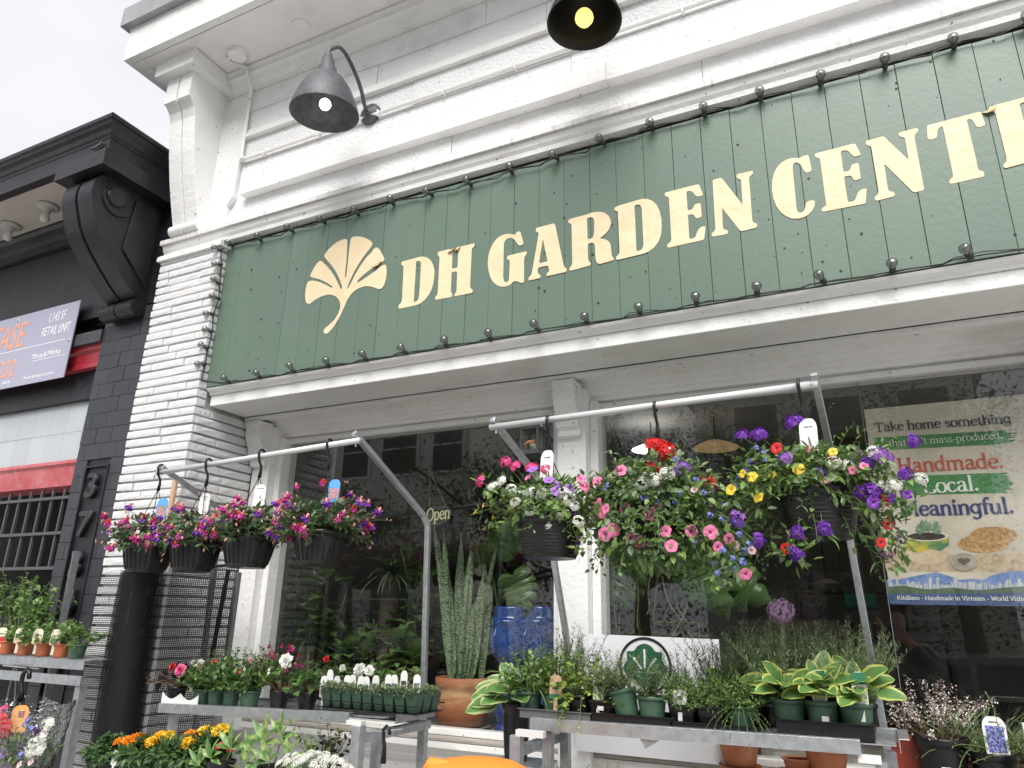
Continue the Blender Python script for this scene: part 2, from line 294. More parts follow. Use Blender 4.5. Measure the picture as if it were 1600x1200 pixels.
GLYPHS = {
    'ginkgo': [[(-2.709, 3.185), (-2.705, 3.200), (-2.673, 3.219), (-2.638, 3.243), (-2.614, 3.277), (-2.602, 3.313), (-2.606, 3.347), (-2.622, 3.377), (-2.651, 3.402), (-2.691, 3.419), (-2.736, 3.421), (-2.781, 3.412), (-2.818, 3.397), (-2.839, 3.385), (-2.859, 3.388), (-2.875, 3.408), (-2.884, 3.443), (-2.887, 3.490), (-2.882, 3.529), (-2.868, 3.543), (-2.837, 3.540), (-2.788, 3.522), (-2.732, 3.491), (-2.683, 3.461), (-2.675, 3.464), (-2.681, 3.471), (-2.727, 3.504), (-2.777, 3.534), (-2.819, 3.552), (-2.857, 3.566), (-2.863, 3.580), (-2.847, 3.615), (-2.825, 3.648), (-2.804, 3.665), (-2.787, 3.663), (-2.750, 3.629), (-2.704, 3.579), (-2.665, 3.525), (-2.634, 3.474), (-2.612, 3.439), (-2.603, 3.437), (-2.606, 3.457), (-2.628, 3.507), (-2.664, 3.565), (-2.710, 3.623), (-2.747, 3.663), (-2.767, 3.685), (-2.768, 3.700), (-2.748, 3.725), (-2.712, 3.752), (-2.675, 3.770), (-2.637, 3.776), (-2.611, 3.774), (-2.602, 3.765), (-2.597, 3.723), (-2.592, 3.635), (-2.592, 3.556), (-2.591, 3.513), (-2.586, 3.508), (-2.581, 3.511), (-2.579, 3.575), (-2.579, 3.661), (-2.578, 3.736), (-2.575, 3.767), (-2.560, 3.777), (-2.521, 3.770), (-2.481, 3.755), (-2.441, 3.730), (-2.414, 3.707), (-2.408, 3.691), (-2.417, 3.673), (-2.451, 3.638), (-2.489, 3.590), (-2.521, 3.541), (-2.547, 3.490), (-2.565, 3.438), (-2.564, 3.430), (-2.557, 3.434), (-2.538, 3.466), (-2.513, 3.517), (-2.481, 3.566), (-2.442, 3.614), (-2.407, 3.637), (-2.400, 3.652), (-2.385, 3.663), (-2.370, 3.661), (-2.346, 3.635), (-2.325, 3.599), (-2.311, 3.569), (-2.315, 3.561), (-2.350, 3.549), (-2.403, 3.527), (-2.455, 3.499), (-2.489, 3.473), (-2.497, 3.461), (-2.491, 3.455), (-2.464, 3.465), (-2.417, 3.486), (-2.365, 3.508), (-2.348, 3.524), (-2.310, 3.536), (-2.297, 3.530), (-2.288, 3.487), (-2.289, 3.438), (-2.298, 3.402), (-2.314, 3.384), (-2.332, 3.383), (-2.360, 3.398), (-2.398, 3.415), (-2.435, 3.423), (-2.471, 3.420), (-2.507, 3.408), (-2.536, 3.386), (-2.557, 3.354), (-2.572, 3.318), (-2.591, 3.273), (-2.617, 3.229), (-2.644, 3.193), (-2.672, 3.168), (-2.691, 3.166), (-2.705, 3.173)]],
    'D': [[(-2.189, 3.527), (-2.169, 3.529), (-2.062, 3.532), (-2.036, 3.527), (-2.010, 3.513), (-1.987, 3.488), (-1.973, 3.461), (-1.963, 3.423), (-1.962, 3.384), (-1.966, 3.346), (-1.976, 3.309), (-1.994, 3.278), (-2.018, 3.255), (-2.046, 3.239), (-2.083, 3.235), (-2.180, 3.234), (-2.187, 3.240), (-2.187, 3.257), (-2.170, 3.270), (-2.166, 3.283), (-2.172, 3.499), (-2.182, 3.502), (-2.189, 3.511)], [(-2.089, 3.508), (-2.077, 3.511), (-2.064, 3.505), (-2.055, 3.491), (-2.054, 3.458), (-2.053, 3.339), (-2.054, 3.281), (-2.060, 3.263), (-2.072, 3.257), (-2.087, 3.257), (-2.088, 3.326), (-2.088, 3.425)]],
    'H': [[(-1.948, 3.537), (-1.898, 3.537), (-1.874, 3.539), (-1.848, 3.519), (-1.852, 3.508), (-1.851, 3.412), (-1.815, 3.412), (-1.815, 3.512), (-1.832, 3.527), (-1.825, 3.539), (-1.805, 3.537), (-1.715, 3.538), (-1.713, 3.522), (-1.729, 3.508), (-1.731, 3.495), (-1.732, 3.280), (-1.727, 3.270), (-1.715, 3.260), (-1.716, 3.242), (-1.826, 3.243), (-1.826, 3.257), (-1.816, 3.265), (-1.814, 3.274), (-1.816, 3.390), (-1.852, 3.392), (-1.850, 3.273), (-1.840, 3.260), (-1.840, 3.243), (-1.947, 3.244), (-1.950, 3.260), (-1.936, 3.270), (-1.933, 3.285), (-1.934, 3.504), (-1.949, 3.519)]],
    'G': [[(-1.451, 3.548), (-1.440, 3.544), (-1.432, 3.515), (-1.421, 3.471), (-1.425, 3.462), (-1.442, 3.462), (-1.451, 3.468), (-1.472, 3.502), (-1.484, 3.515), (-1.499, 3.522), (-1.518, 3.520), (-1.531, 3.509), (-1.536, 3.493), (-1.536, 3.406), (-1.535, 3.293), (-1.529, 3.272), (-1.520, 3.264), (-1.507, 3.266), (-1.500, 3.275), (-1.498, 3.383), (-1.502, 3.391), (-1.513, 3.396), (-1.517, 3.407), (-1.510, 3.417), (-1.408, 3.420), (-1.401, 3.415), (-1.401, 3.403), (-1.413, 3.390), (-1.416, 3.372), (-1.414, 3.247), (-1.420, 3.242), (-1.431, 3.243), (-1.446, 3.253), (-1.461, 3.260), (-1.475, 3.261), (-1.490, 3.247), (-1.512, 3.241), (-1.538, 3.242), (-1.568, 3.256), (-1.595, 3.283), (-1.613, 3.317), (-1.624, 3.357), (-1.629, 3.395), (-1.627, 3.441), (-1.617, 3.481), (-1.598, 3.515), (-1.572, 3.540), (-1.538, 3.550), (-1.504, 3.546), (-1.469, 3.533), (-1.462, 3.545)]],
    'A': [[(-1.347, 3.544), (-1.249, 3.547), (-1.242, 3.538), (-1.196, 3.296), (-1.190, 3.282), (-1.179, 3.271), (-1.181, 3.255), (-1.285, 3.253), (-1.290, 3.258), (-1.286, 3.270), (-1.274, 3.276), (-1.274, 3.287), (-1.281, 3.312), (-1.335, 3.311), (-1.339, 3.281), (-1.322, 3.266), (-1.322, 3.250), (-1.386, 3.248), (-1.391, 3.257), (-1.384, 3.270), (-1.375, 3.276), (-1.370, 3.289), (-1.333, 3.511), (-1.349, 3.522), (-1.351, 3.534)], [(-1.310, 3.471), (-1.283, 3.334), (-1.331, 3.335)]],
    'R': [[(-1.167, 3.547), (-1.150, 3.551), (-1.064, 3.554), (-1.038, 3.558), (-1.005, 3.554), (-0.976, 3.541), (-0.954, 3.518), (-0.943, 3.490), (-0.943, 3.466), (-0.953, 3.441), (-0.971, 3.422), (-1.004, 3.402), (-0.979, 3.393), (-0.958, 3.377), (-0.948, 3.355), (-0.944, 3.297), (-0.941, 3.287), (-0.934, 3.278), (-0.934, 3.267), (-1.004, 3.261), (-1.016, 3.265), (-1.025, 3.281), (-1.027, 3.304), (-1.029, 3.366), (-1.034, 3.383), (-1.044, 3.388), (-1.066, 3.387), (-1.066, 3.301), (-1.062, 3.287), (-1.052, 3.277), (-1.054, 3.264), (-1.160, 3.256), (-1.166, 3.263), (-1.164, 3.274), (-1.152, 3.283), (-1.149, 3.300), (-1.151, 3.513), (-1.156, 3.523), (-1.167, 3.528), (-1.171, 3.538)], [(-1.068, 3.531), (-1.049, 3.534), (-1.036, 3.528), (-1.030, 3.511), (-1.031, 3.437), (-1.037, 3.418), (-1.048, 3.411), (-1.066, 3.410)]],
    'D2': [[(-0.917, 3.558), (-0.903, 3.561), (-0.803, 3.568), (-0.779, 3.569), (-0.755, 3.561), (-0.732, 3.545), (-0.712, 3.519), (-0.699, 3.483), (-0.692, 3.439), (-0.693, 3.387), (-0.698, 3.350), (-0.712, 3.316), (-0.733, 3.291), (-0.760, 3.275), (-0.791, 3.269), (-0.917, 3.264), (-0.924, 3.270), (-0.920, 3.283), (-0.905, 3.296), (-0.903, 3.311), (-0.906, 3.528), (-0.909, 3.532), (-0.921, 3.539), (-0.925, 3.550)], [(-0.821, 3.541), (-0.804, 3.545), (-0.791, 3.535), (-0.785, 3.517), (-0.784, 3.318), (-0.790, 3.297), (-0.800, 3.289), (-0.820, 3.289), (-0.820, 3.448)]],
    'E': [[(-0.669, 3.573), (-0.511, 3.577), (-0.504, 3.572), (-0.490, 3.515), (-0.497, 3.510), (-0.518, 3.512), (-0.524, 3.519), (-0.536, 3.541), (-0.547, 3.551), (-0.566, 3.553), (-0.566, 3.447), (-0.545, 3.449), (-0.538, 3.456), (-0.533, 3.472), (-0.504, 3.475), (-0.503, 3.403), (-0.509, 3.397), (-0.528, 3.397), (-0.534, 3.407), (-0.540, 3.422), (-0.566, 3.426), (-0.567, 3.297), (-0.551, 3.295), (-0.538, 3.301), (-0.528, 3.328), (-0.516, 3.344), (-0.499, 3.349), (-0.489, 3.344), (-0.499, 3.285), (-0.504, 3.278), (-0.667, 3.274), (-0.672, 3.281), (-0.669, 3.293), (-0.654, 3.303), (-0.650, 3.313), (-0.650, 3.543), (-0.670, 3.556)]],
    'N': [[(-0.441, 3.582), (-0.402, 3.582), (-0.395, 3.572), (-0.318, 3.415), (-0.314, 3.546), (-0.320, 3.552), (-0.333, 3.562), (-0.332, 3.581), (-0.262, 3.580), (-0.259, 3.575), (-0.261, 3.563), (-0.277, 3.552), (-0.279, 3.540), (-0.283, 3.327), (-0.280, 3.313), (-0.267, 3.307), (-0.264, 3.294), (-0.269, 3.285), (-0.335, 3.282), (-0.341, 3.291), (-0.409, 3.423), (-0.413, 3.319), (-0.408, 3.309), (-0.395, 3.304), (-0.391, 3.292), (-0.395, 3.283), (-0.461, 3.285), (-0.466, 3.294), (-0.464, 3.304), (-0.452, 3.310), (-0.446, 3.320)]],
    'C': [[(-0.025, 3.595), (-0.020, 3.589), (-0.015, 3.519), (-0.017, 3.508), (-0.032, 3.504), (-0.042, 3.509), (-0.047, 3.520), (-0.055, 3.550), (-0.064, 3.565), (-0.075, 3.571), (-0.085, 3.567), (-0.090, 3.553), (-0.092, 3.501), (-0.095, 3.341), (-0.093, 3.321), (-0.084, 3.313), (-0.070, 3.315), (-0.062, 3.326), (-0.055, 3.355), (-0.046, 3.362), (-0.030, 3.363), (-0.021, 3.360), (-0.019, 3.349), (-0.022, 3.333), (-0.032, 3.315), (-0.048, 3.299), (-0.068, 3.289), (-0.090, 3.287), (-0.114, 3.292), (-0.137, 3.307), (-0.160, 3.334), (-0.176, 3.369), (-0.185, 3.413), (-0.187, 3.458), (-0.182, 3.502), (-0.172, 3.538), (-0.155, 3.568), (-0.136, 3.586), (-0.109, 3.597), (-0.084, 3.597), (-0.056, 3.587), (-0.047, 3.593)]],
    'E2': [[(0.008, 3.592), (0.162, 3.596), (0.170, 3.592), (0.184, 3.536), (0.179, 3.531), (0.162, 3.530), (0.155, 3.534), (0.144, 3.556), (0.135, 3.569), (0.125, 3.574), (0.109, 3.573), (0.108, 3.466), (0.128, 3.467), (0.137, 3.475), (0.144, 3.495), (0.166, 3.496), (0.171, 3.491), (0.170, 3.421), (0.167, 3.416), (0.148, 3.414), (0.142, 3.420), (0.137, 3.438), (0.130, 3.443), (0.107, 3.445), (0.108, 3.316), (0.129, 3.316), (0.137, 3.321), (0.151, 3.353), (0.163, 3.363), (0.176, 3.366), (0.186, 3.362), (0.174, 3.298), (0.170, 3.294), (0.008, 3.296), (0.003, 3.301), (0.003, 3.311), (0.011, 3.318), (0.022, 3.321), (0.024, 3.334), (0.024, 3.563), (0.008, 3.571), (0.005, 3.581)]],
    'N2': [[(0.212, 3.594), (0.278, 3.598), (0.284, 3.590), (0.356, 3.454), (0.357, 3.563), (0.351, 3.569), (0.339, 3.577), (0.336, 3.592), (0.340, 3.597), (0.403, 3.599), (0.410, 3.593), (0.409, 3.580), (0.395, 3.571), (0.391, 3.556), (0.391, 3.300), (0.354, 3.299), (0.348, 3.307), (0.265, 3.465), (0.263, 3.345), (0.265, 3.329), (0.282, 3.321), (0.285, 3.308), (0.281, 3.300), (0.214, 3.296), (0.209, 3.303), (0.211, 3.316), (0.224, 3.324), (0.228, 3.339), (0.228, 3.558), (0.224, 3.566), (0.212, 3.572), (0.209, 3.585)]],
    'T': [[(0.443, 3.599), (0.632, 3.605), (0.637, 3.599), (0.641, 3.543), (0.637, 3.534), (0.619, 3.534), (0.611, 3.539), (0.605, 3.568), (0.597, 3.582), (0.583, 3.582), (0.586, 3.387), (0.585, 3.345), (0.589, 3.336), (0.600, 3.331), (0.603, 3.319), (0.600, 3.306), (0.487, 3.303), (0.481, 3.308), (0.483, 3.321), (0.497, 3.332), (0.499, 3.344), (0.498, 3.579), (0.487, 3.577), (0.478, 3.568), (0.471, 3.537), (0.465, 3.529), (0.443, 3.528), (0.437, 3.536)]],
}
# ---------------------------------------------------------------- text made of mesh
def text_mesh(s, size, thick, mats, name='lettering', sx=1.0, shear=0.0, align='LEFT', bevel=0):
    c = bpy.data.curves.new('txt', 'FONT'); c.body = s; c.size = size; c.extrude = thick / 2; c.shear = shear; c.align_x = align
    c.resolution_u = 3; c.bevel_depth = bevel
    o = bpy.data.objects.new('txt', c); COL.objects.link(o)
    dg = bpy.context.evaluated_depsgraph_get(); me = bpy.data.meshes.new_from_object(o.evaluated_get(dg))
    bpy.data.objects.remove(o); bpy.data.curves.remove(c)
    co = np.empty(len(me.vertices) * 3); me.vertices.foreach_get('co', co); co = co.reshape(-1, 3); co[:, 0] *= sx
    me.vertices.foreach_set('co', co.ravel()); me.materials.clear(); me.materials.append(mats); me.name = name; me.update()
    return me
FRONT = Matrix(((1, 0, 0), (0, 0, -1), (0, 1, 0)))     # text lying in xz, facing -y
def text_obj(s, size, pos, mat, parent, name='lettering', world=True, **k):
    me = text_mesh(s, size, k.pop('thick', .002), mat, **k)
    return link(name, me, parent, loc=pos, rot=FRONT, world=world)

# ---------------------------------------------------------------- ground and street (setting)
asphalt = M('asphalt', (.05, .05, .052), .9, col2=(.07, .07, .072), scale=30, bump=.4, bscale=150)
concrete = M('concrete', (.46, .45, .43), .85, col2=(.38, .37, .36), scale=4, bump=.3, bscale=90)
tag(obj('road', MB().box(-60, 60, -60, -5.6, -.3, -.12), asphalt), kind='structure')
kb = MB(); kb.box(-60, 60, -5.6, .6, -.3, 0); tag(obj('pavement', kb, concrete), kind='structure')
tag(obj('kerb', MB().box(-60, 60, -5.75, -5.605, -.3, .004), concrete, bevel=.02), kind='structure')
tag(obj('far_pavement', MB().box(-60, 60, -30, -16, -.299, 0.0), concrete), kind='structure')
tag(obj('ground', MB().box(-150, 150, -150, 60, -.6, -.31), concrete), kind='structure')

# ---------------------------------------------------------------- white shop building
shop = thing('shop_building', 'white painted shop building with green signboard, brick pier and bracketed cornice', 'building', (-1.2, .6, 0))
XR = 3.2
obj('wall', MB().box(-4.19, XR, .022, .34, 2.95, 5.37), white_rough, shop)
obj('wall', MB().box(-4.19, -3.642, -.040, .5, 0, 3.93), mortar_m, shop, label='mortar backing of the white brick pier')
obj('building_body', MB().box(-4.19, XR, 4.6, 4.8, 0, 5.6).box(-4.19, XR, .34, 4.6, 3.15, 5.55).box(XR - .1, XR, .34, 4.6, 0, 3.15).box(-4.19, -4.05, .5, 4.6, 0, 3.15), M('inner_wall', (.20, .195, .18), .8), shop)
# bricks: long thin split-faced courses
bvar = []
for q in range(9):
    rr = random.Random(q); nx, nz = 6, 3; b = MB(); vs = []
    for k in range(nz + 1):
        for i in range(nx + 1):
            edge = i in (0, nx) or k in (0, nz)
            d = 0 if edge else rr.uniform(-.0025, .0015)
            vs.append((-.5 + i / nx, -.012 + (0.0015 if edge else 0) + d, -.5 + k / nz))
    fs = [(k * (nx + 1) + i, k * (nx + 1) + i + 1, (k + 1) * (nx + 1) + i + 1, (k + 1) * (nx + 1) + i) for k in range(nz) for i in range(nx)]
    b.add(vs, fs)
    rim = [i for i in range(nx + 1)] + [k * (nx + 1) + nx for k in range(1, nz + 1)] + [nz * (nx + 1) + i for i in range(nx - 1, -1, -1)] + [k * (nx + 1) for k in range(nz - 1, 0, -1)]
    o_ = len(b.v); b.v += [(b.v[i][0], .03, b.v[i][2]) for i in rim]; kk = len(rim)
    b.f += [(rim[j], o_ + j, o_ + (j + 1) % kk, rim[(j + 1) % kk]) for j in range(kk)]; b.m = [0] * len(b.f)
    me = b.mesh('brick', brick_m); fix_normals(me); bvar.append(me)
rb = random.Random(3)
CH = .0565; z = .62; row = 0
while z < 3.90:
    x = -4.2; off = rb.uniform(.10, .34)
    x1 = x + off
    while x < -3.625:
        x1 = min(x1, -3.62)
        if -3.62 - x1 < .09: x1 = -3.62
        h = CH - rb.uniform(.012, .016)
        link('brick', rb.choice(bvar), shop, loc=((x + x1) / 2, -.05 + rb.uniform(-.006, .006), z + CH / 2), scale=((x1 - x) - .006, 1, h), world=True, rot=(0, rb.uniform(-.0015, .0015), 0))
        x = x1; x1 = x + rb.uniform(.2, .42)
    if z < 2.80:
        y = -.035; y1 = y + rb.uniform(.06, .3)
        while y < .455:
            y1 = min(y1, .46)
            if .46 - y1 < .08: y1 = .46
            h = CH - rb.uniform(.012, .016)
            link('brick', rb.choice(bvar), shop, loc=(-3.632 + rb.uniform(-.004, .004), (y + y1) / 2, z + CH / 2), scale=((y1 - y) - .006, 1, h), rot=(0, 0, PI / 2), world=True)
            y = y1; y1 = y + rb.uniform(.18, .36)
    else:
        link('brick', rb.choice(bvar), shop, loc=(-3.632, -.012, z + CH / 2), scale=(.05, .8, CH - .013), rot=(0, 0, PI / 2), world=True)
    z += CH; row += 1
# pier cap and the mouldings between sign and cornice
def mould(name, prof, x0, x1, m=white, lab=None):
    return obj(name, MB().extr(prof, x0, x1), m, shop, label=lab)
mould('sign_head_moulding', [(.03, 3.975), (-.028, 3.985), (-.032, 4.012), (-.045, 4.03), (-.055, 4.062), (.03, 4.063)], -4.225, XR)
mould('drip_edge', [(.03, 4.064), (-.072, 4.066), (-.072, 4.098), (-.02, 4.11), (.03, 4.11)], -4.235, XR, white_grime)
mould('pier_cap', [(.03, 3.925), (-.085, 3.925), (-.085, 3.955), (-.07, 3.972), (.03, 3.9745)], -4.215, -3.605)
random.seed(21)
def boards(name, z0, z1, y, xs, m=white_rough):
    for a, b in zip(xs[:-1], xs[1:]):
        dy = random.uniform(-.004, .004)
        obj(name, MB().box(a + .0012, b - .0012, y + dy, .03, z0, z1), m, shop, bevel=.002)
boards('frieze_board', 4.112, 4.295, .0, [-3.62, -1.9, -.45, 1.1, XR])
boards('ledge_board', 4.297, 4.412, -.06, [-3.53, -.93], white); boards('ledge_board', 4.292, 4.416, -.066, [-.93, 1.6, XR], white)
boards('siding_board', 4.413, 4.60, .004, [-3.62, -2.35, -1.15, .2, 1.5, XR])
boards('siding_board', 4.603, 4.795, .0, [-3.62, -2.2, -.9, .4, 1.7, XR])
mould('wall_moulding', [(.02, 4.797), (-.035, 4.80), (-.035, 4.828), (-.022, 4.835), (-.018, 4.868), (.02, 4.875)], -3.62, XR)
boards('siding_board', 4.877, 5.04, .003, [-3.62, -2.5, -1.3, -.1, 1.1, XR])
boards('siding_board', 5.043, 5.215, -.002, [-3.62, -1.7, -.5, .6, XR])
mould('bed_moulding', [(.02, 5.2175), (-.02, 5.22), (-.022, 5.245), (-.04, 5.262), (-.065, 5.30), (-.085, 5.318), (-.085, 5.345), (-.1, 5.372), (.02, 5.378)], -4.19, XR)
obj('corner_board', MB().box(-4.19, -3.69, -.012, .03, 4.112, 5.215).prism([[(-3.69, 4.28), (-3.64, 4.34), (-3.62, 5.215), (-3.69, 5.215)]], lambda a, b, w: (a, w, b), -.02, .03), white, shop, bevel=.003)
# cornice: soffit, fascia, crown, metal cap, with a return at the left end
PATH = [(XR, -.46), (-4.35, -.46), (-4.35, 1.2)][::-1]
obj('soffit', MB().box(-4.27, XR, -.38, .02, 5.38, 5.42).box(-4.347, XR, -.457, -.383, 5.374, 5.42).box(-4.347, -4.273, -.38, 1.2, 5.374, 5.42), M('white_soffit_paint', (.82, .81, .79), .55, col2=(.77, .76, .74), scale=2, bump=.15, bscale=25, dirt=(.45, .43, .4), dirt_amt=.3, dirt_scale=2), shop)
obj('cornice_fascia', MB().sweep([(-.05, 5.38), (0, 5.38), (0, 5.515), (.008, 5.52), (.008, 5.53), (-.05, 5.53)], PATH), white, shop)
obj('cornice_crown', MB().sweep([(-.05, 5.531), (.012, 5.531), (.018, 5.56), (.03, 5.585), (.05, 5.605), (.056, 5.635), (.075, 5.645), (.078, 5.662), (-.05, 5.665)], PATH), white, shop)
obj('metal_roof_cap', MB().sweep([(-.1, 5.667), (.092, 5.667), (.088, 5.675), (.075, 5.80), (-.1, 5.83)], PATH), M('cap_flashing', (.42, .42, .43), .45, metal=.4, col2=(.34, .34, .35), scale=6), shop)
# console bracket under the cornice
def console(name, parent, x0, x1, prof, m, groove=.006, gw=.016, roll=None):
    xm = (x0 + x1) / 2; b = MB()
    b.extr(prof, x0, xm - gw / 2); b.extr(prof, xm + gw / 2, x1)
    b.extr([(min(y + .014, 0.05), zz) for y, zz in prof], xm - gw / 2, xm + gw / 2)
    if roll:
        yy, zz, r = roll
        b.tube([(x0 - .012, yy, zz), (xm - .006, yy, zz)], r, 20); b.tube([(xm - .006, yy, zz), (xm + .006, yy, zz)], r * .86, 20); b.tube([(xm + .006, yy, zz), (x1 + .012, yy, zz)], r, 20)
    return obj(name, b, m, parent, bevel=.004)
prof = [(.01, 5.25), (-.325, 5.25), (-.325, 5.04), (-.30, 5.03), (-.268, 4.99), (-.248, 4.93), (-.235, 4.83), (-.21, 4.68), (-.17, 4.5), (-.12, 4.32), (-.075, 4.17), (.01, 4.13)]
console('console_bracket', shop, -4.125, -3.875, prof, white, roll=(-.062, 4.145, .042))
obj('bracket_cap', MB().sweep([(-.06, 5.25), (.012, 5.25), (.015, 5.275), (.04, 5.30), (.055, 5.33), (.06, 5.373), (-.06, 5.373)], [(-3.87, .0), (-3.87, -.33), (-4.13, -.33), (-4.13, .0)][::-1][::-1][::-1]), white, shop)
# junction box and conduit under the soffit
cj = P(371, 85, -.2); cj = PZ(371, 85, 5.36)
obj('junction_box', MB().lathe([(0, -.02), (.062, -.02), (.062, .015), (.066, .018)], cj, 22), white, shop, smooth=False, bevel=.002)
obj('blank_cover', MB().lathe([(0, -.006), (.06, -.006), (.062, .004)], PZ(471, 40, 5.377), 22), white, shop)
obj('blank_cover', MB().lathe([(0, -.006), (.06, -.006), (.062, .004)], PZ(587, 0, 5.377), 22), white, shop)
c_pts = [(cj.x - .05, cj.y, 5.36), (cj.x - .10, cj.y, 5.36), (cj.x - .10, cj.y + .03, 5.36), (-3.60, -.105, 5.345), (-3.60, -.105, 5.30), (-3.60, -.04, 5.18), (-3.605, -.03, 4.66), (-3.60, -.03, 4.625), (-3.56, -.03, 4.62)]
obj('conduit', MB().tube(c_pts, .013, 8), white, shop, smooth=True)
cb = MB().tube([(-3.62, -.022, 4.62), (-1.0, -.022, 4.625), (XR, -.022, 4.63)], .012, 8)
for i in range(14):
    x = -3.4 + i * .48; cb.box(x - .004, x + .004, -.037, .0, 4.6, 4.642)
obj('conduit', cb, white, shop)
# fascia under the sign, stepped soffit, window head
obj('sign_sill_moulding', MB().extr([(.03, 2.955), (-.004, 2.948), (.004, 2.935), (.022, 2.925), (.03, 2.91), (.05, 2.91), (.05, 2.955)], -3.615, XR), white, shop)
obj('fascia_board', MB().box(-3.615, XR, .04, .34, 2.842, 2.9095), white, shop, bevel=.004)
soff = [(.32, 2.9), (.32, 2.842), (.335, 2.842), (.337, 2.822), (.36, 2.818), (.362, 2.83), (.47, 2.83), (.472, 2.812), (.497, 2.808), (.50, 2.79), (.525, 2.786), (.53, 2.768), (.555, 2.764), (.56, 2.746), (.585, 2.742), (.588, 2.728), (.63, 2.724), (.63, 2.9)]
obj('window_head_moulding', MB().extr(soff, -3.615, XR), white, shop)
# posts with small ogee brackets beside the windows
def post(x0, x1, side, brk=True):
    obj('window_post', MB().box(x0, x1, .46, .64, .95, 2.80), white, shop, bevel=.004)
    xm = (x0 + x1) / 2; hw = min(.062, (x1 - x0) / 2)
    if brk:
        og = [(.462, 2.815), (.335, 2.815), (.335, 2.785), (.35, 2.775), (.35, 2.725), (.357, 2.70), (.372, 2.675), (.388, 2.64), (.392, 2.60), (.40, 2.575), (.425, 2.56), (.425, 2.53), (.462, 2.525)]
        obj('post_bracket', MB().extr(og, xm - hw, xm + hw), white, shop, bevel=.003)
post(-3.615, -3.47, 1); post(-1.425, -1.262, 1); post(.80, .96, 1)
def frame(x0, x1, nm='window_frame'):
    for (a, b) in ((x0, x0 + .045), (x1 - .045, x1)):
        obj(nm, MB().box(a, b, .52, .66, 1.0, 2.735), white, shop, bevel=.004)
    for z0, z1 in ((2.70, 2.73), (1.02, 1.05)): obj(nm, MB().box(x0 + .045, x1 - .045, .565, .66, z0, z1), white, shop, bevel=.003)
frame(-3.469, -1.426); frame(-1.261, .799)
panes = [(-3.424, -1.471), (-1.216, .056), (.060, .754)]
for a, b in panes:
    obj('window_pane', MB().box(a, b, .600, .606, 1.052, 2.699), glass, shop)
obj('pane_seal', MB().box(.0565, .0595, .5985, .6075, 1.052, 2.699), M('clear_seal', (.16, .16, .155), .4), shop)
# sill and bulkhead
sill_wood = M('worn_sill', (.42, .38, .34), .7, col2=(.30, .27, .24), scale=9, stretch=(1, 8, 8), bump=.3, bscale=40)
obj('window_sill', MB().box(-3.615, XR, .50, .72, 1.0, 1.018), sill_wood, shop, bevel=.004)
obj('sill_moulding', MB().extr([(.72, .998), (.50, .998), (.50, .968), (.525, .965), (.53, .94), (.55, .936), (.553, .912), (.575, .908), (.578, .885), (.6, .88), (.72, .88)], -3.615, XR), white, shop)
obj('bulkhead_wall', MB().box(-3.615, XR, .6, .72, 0, .879), white, shop)

# ---------------------------------------------------------------- signboard of upright planks with letters
sign = thing('shop_sign', 'long green plank signboard with cream lettering and a ginkgo leaf', 'sign', (-1.2, 0, 2.95))
random.seed(5); x = -3.62; k = 0
while x < XR:
    wd = .1425 * random.uniform(.97, 1.03); x1 = min(x + wd, XR)
    d = random.uniform(-.0015, .0015); b = MB()
    b.prism([[(x + .0004, -.0015), (x + .002, -.0045 + d), (x1 - .002, -.0045 + d), (x1 - .0004, -.0015), (x1 - .0008, .02), (x + .0008, .02)]], lambda a, c, ww: (a, c, ww), 2.956, 3.946)
    obj('plank', b, green, sign); x = x1; k += 1
def glyph(name, key, dx=0, dz=0, lab=None, wob=.0012):
    loops = [[(a + dx, c + dz) for a, c in l] for l in GLYPHS[key]]
    b = MB(); b.prism(loops, lambda a, c, ww: (a, ww, c), -.0072, -.0048, smooth_r=.009)
    return obj('letter' if name != 'leaf_emblem' else name, b, cream, sign, label=lab)
glyph('leaf_emblem', 'ginkgo', lab='cream ginkgo leaf emblem')
for kx in ('D', 'H', 'G', 'A', 'R', 'D2', 'E', 'N', 'C', 'E2', 'N2', 'T'):
    glyph('letter', kx, lab='cream letter ' + kx[0])
glyph('letter', 'R', 1.834, .067, lab='cream letter R'); glyph('letter', 'E2', .96, .02, lab='cream letter E')
# peeling vinyl corners
peel = M('peeled_vinyl', (.50, .38, .20), .6)
for (ppx, ppy, s_) in ((706, 391, .035), (716, 389, .03), (1548, 172, .04), (590, 413, .05)):
    c = P(ppx, ppy, -.008); b = MB()
    pts = [(c.x - s_ * .8, -.008, c.z - s_ * .1), (c.x + s_ * .5, -.0085, c.z + s_ * .35), (c.x + s_ * .3, -.02, c.z - s_ * .25), (c.x - s_ * .4, -.018, c.z - s_ * .4)]
    b.add(pts + [(q[0], q[1] - .0015, q[2]) for q in pts], [(0, 1, 2, 3), (7, 6, 5, 4), (0, 4, 5, 1), (1, 5, 6, 2), (2, 6, 7, 3), (3, 7, 4, 0)])
    obj('peeled_corner', b, peel, sign)
# nail holes and old screws in the boards
nb = MB(); random.seed(9)
for i in range(150):
    xx, zz = random.uniform(-3.5, 1.5), random.uniform(3.0, 3.93); r = random.choice([.0025, .003, .004, .006])
    nb.lathe([(0, 0), (r, 0), (r, .002)], (xx, -.0062, zz), 7, mat=Matrix(((1, 0, 0), (0, 0, 1), (0, -1, 0))))
obj('nail_head', nb, M('rust_dark', (.03, .035, .03), .8), sign, kind='stuff')

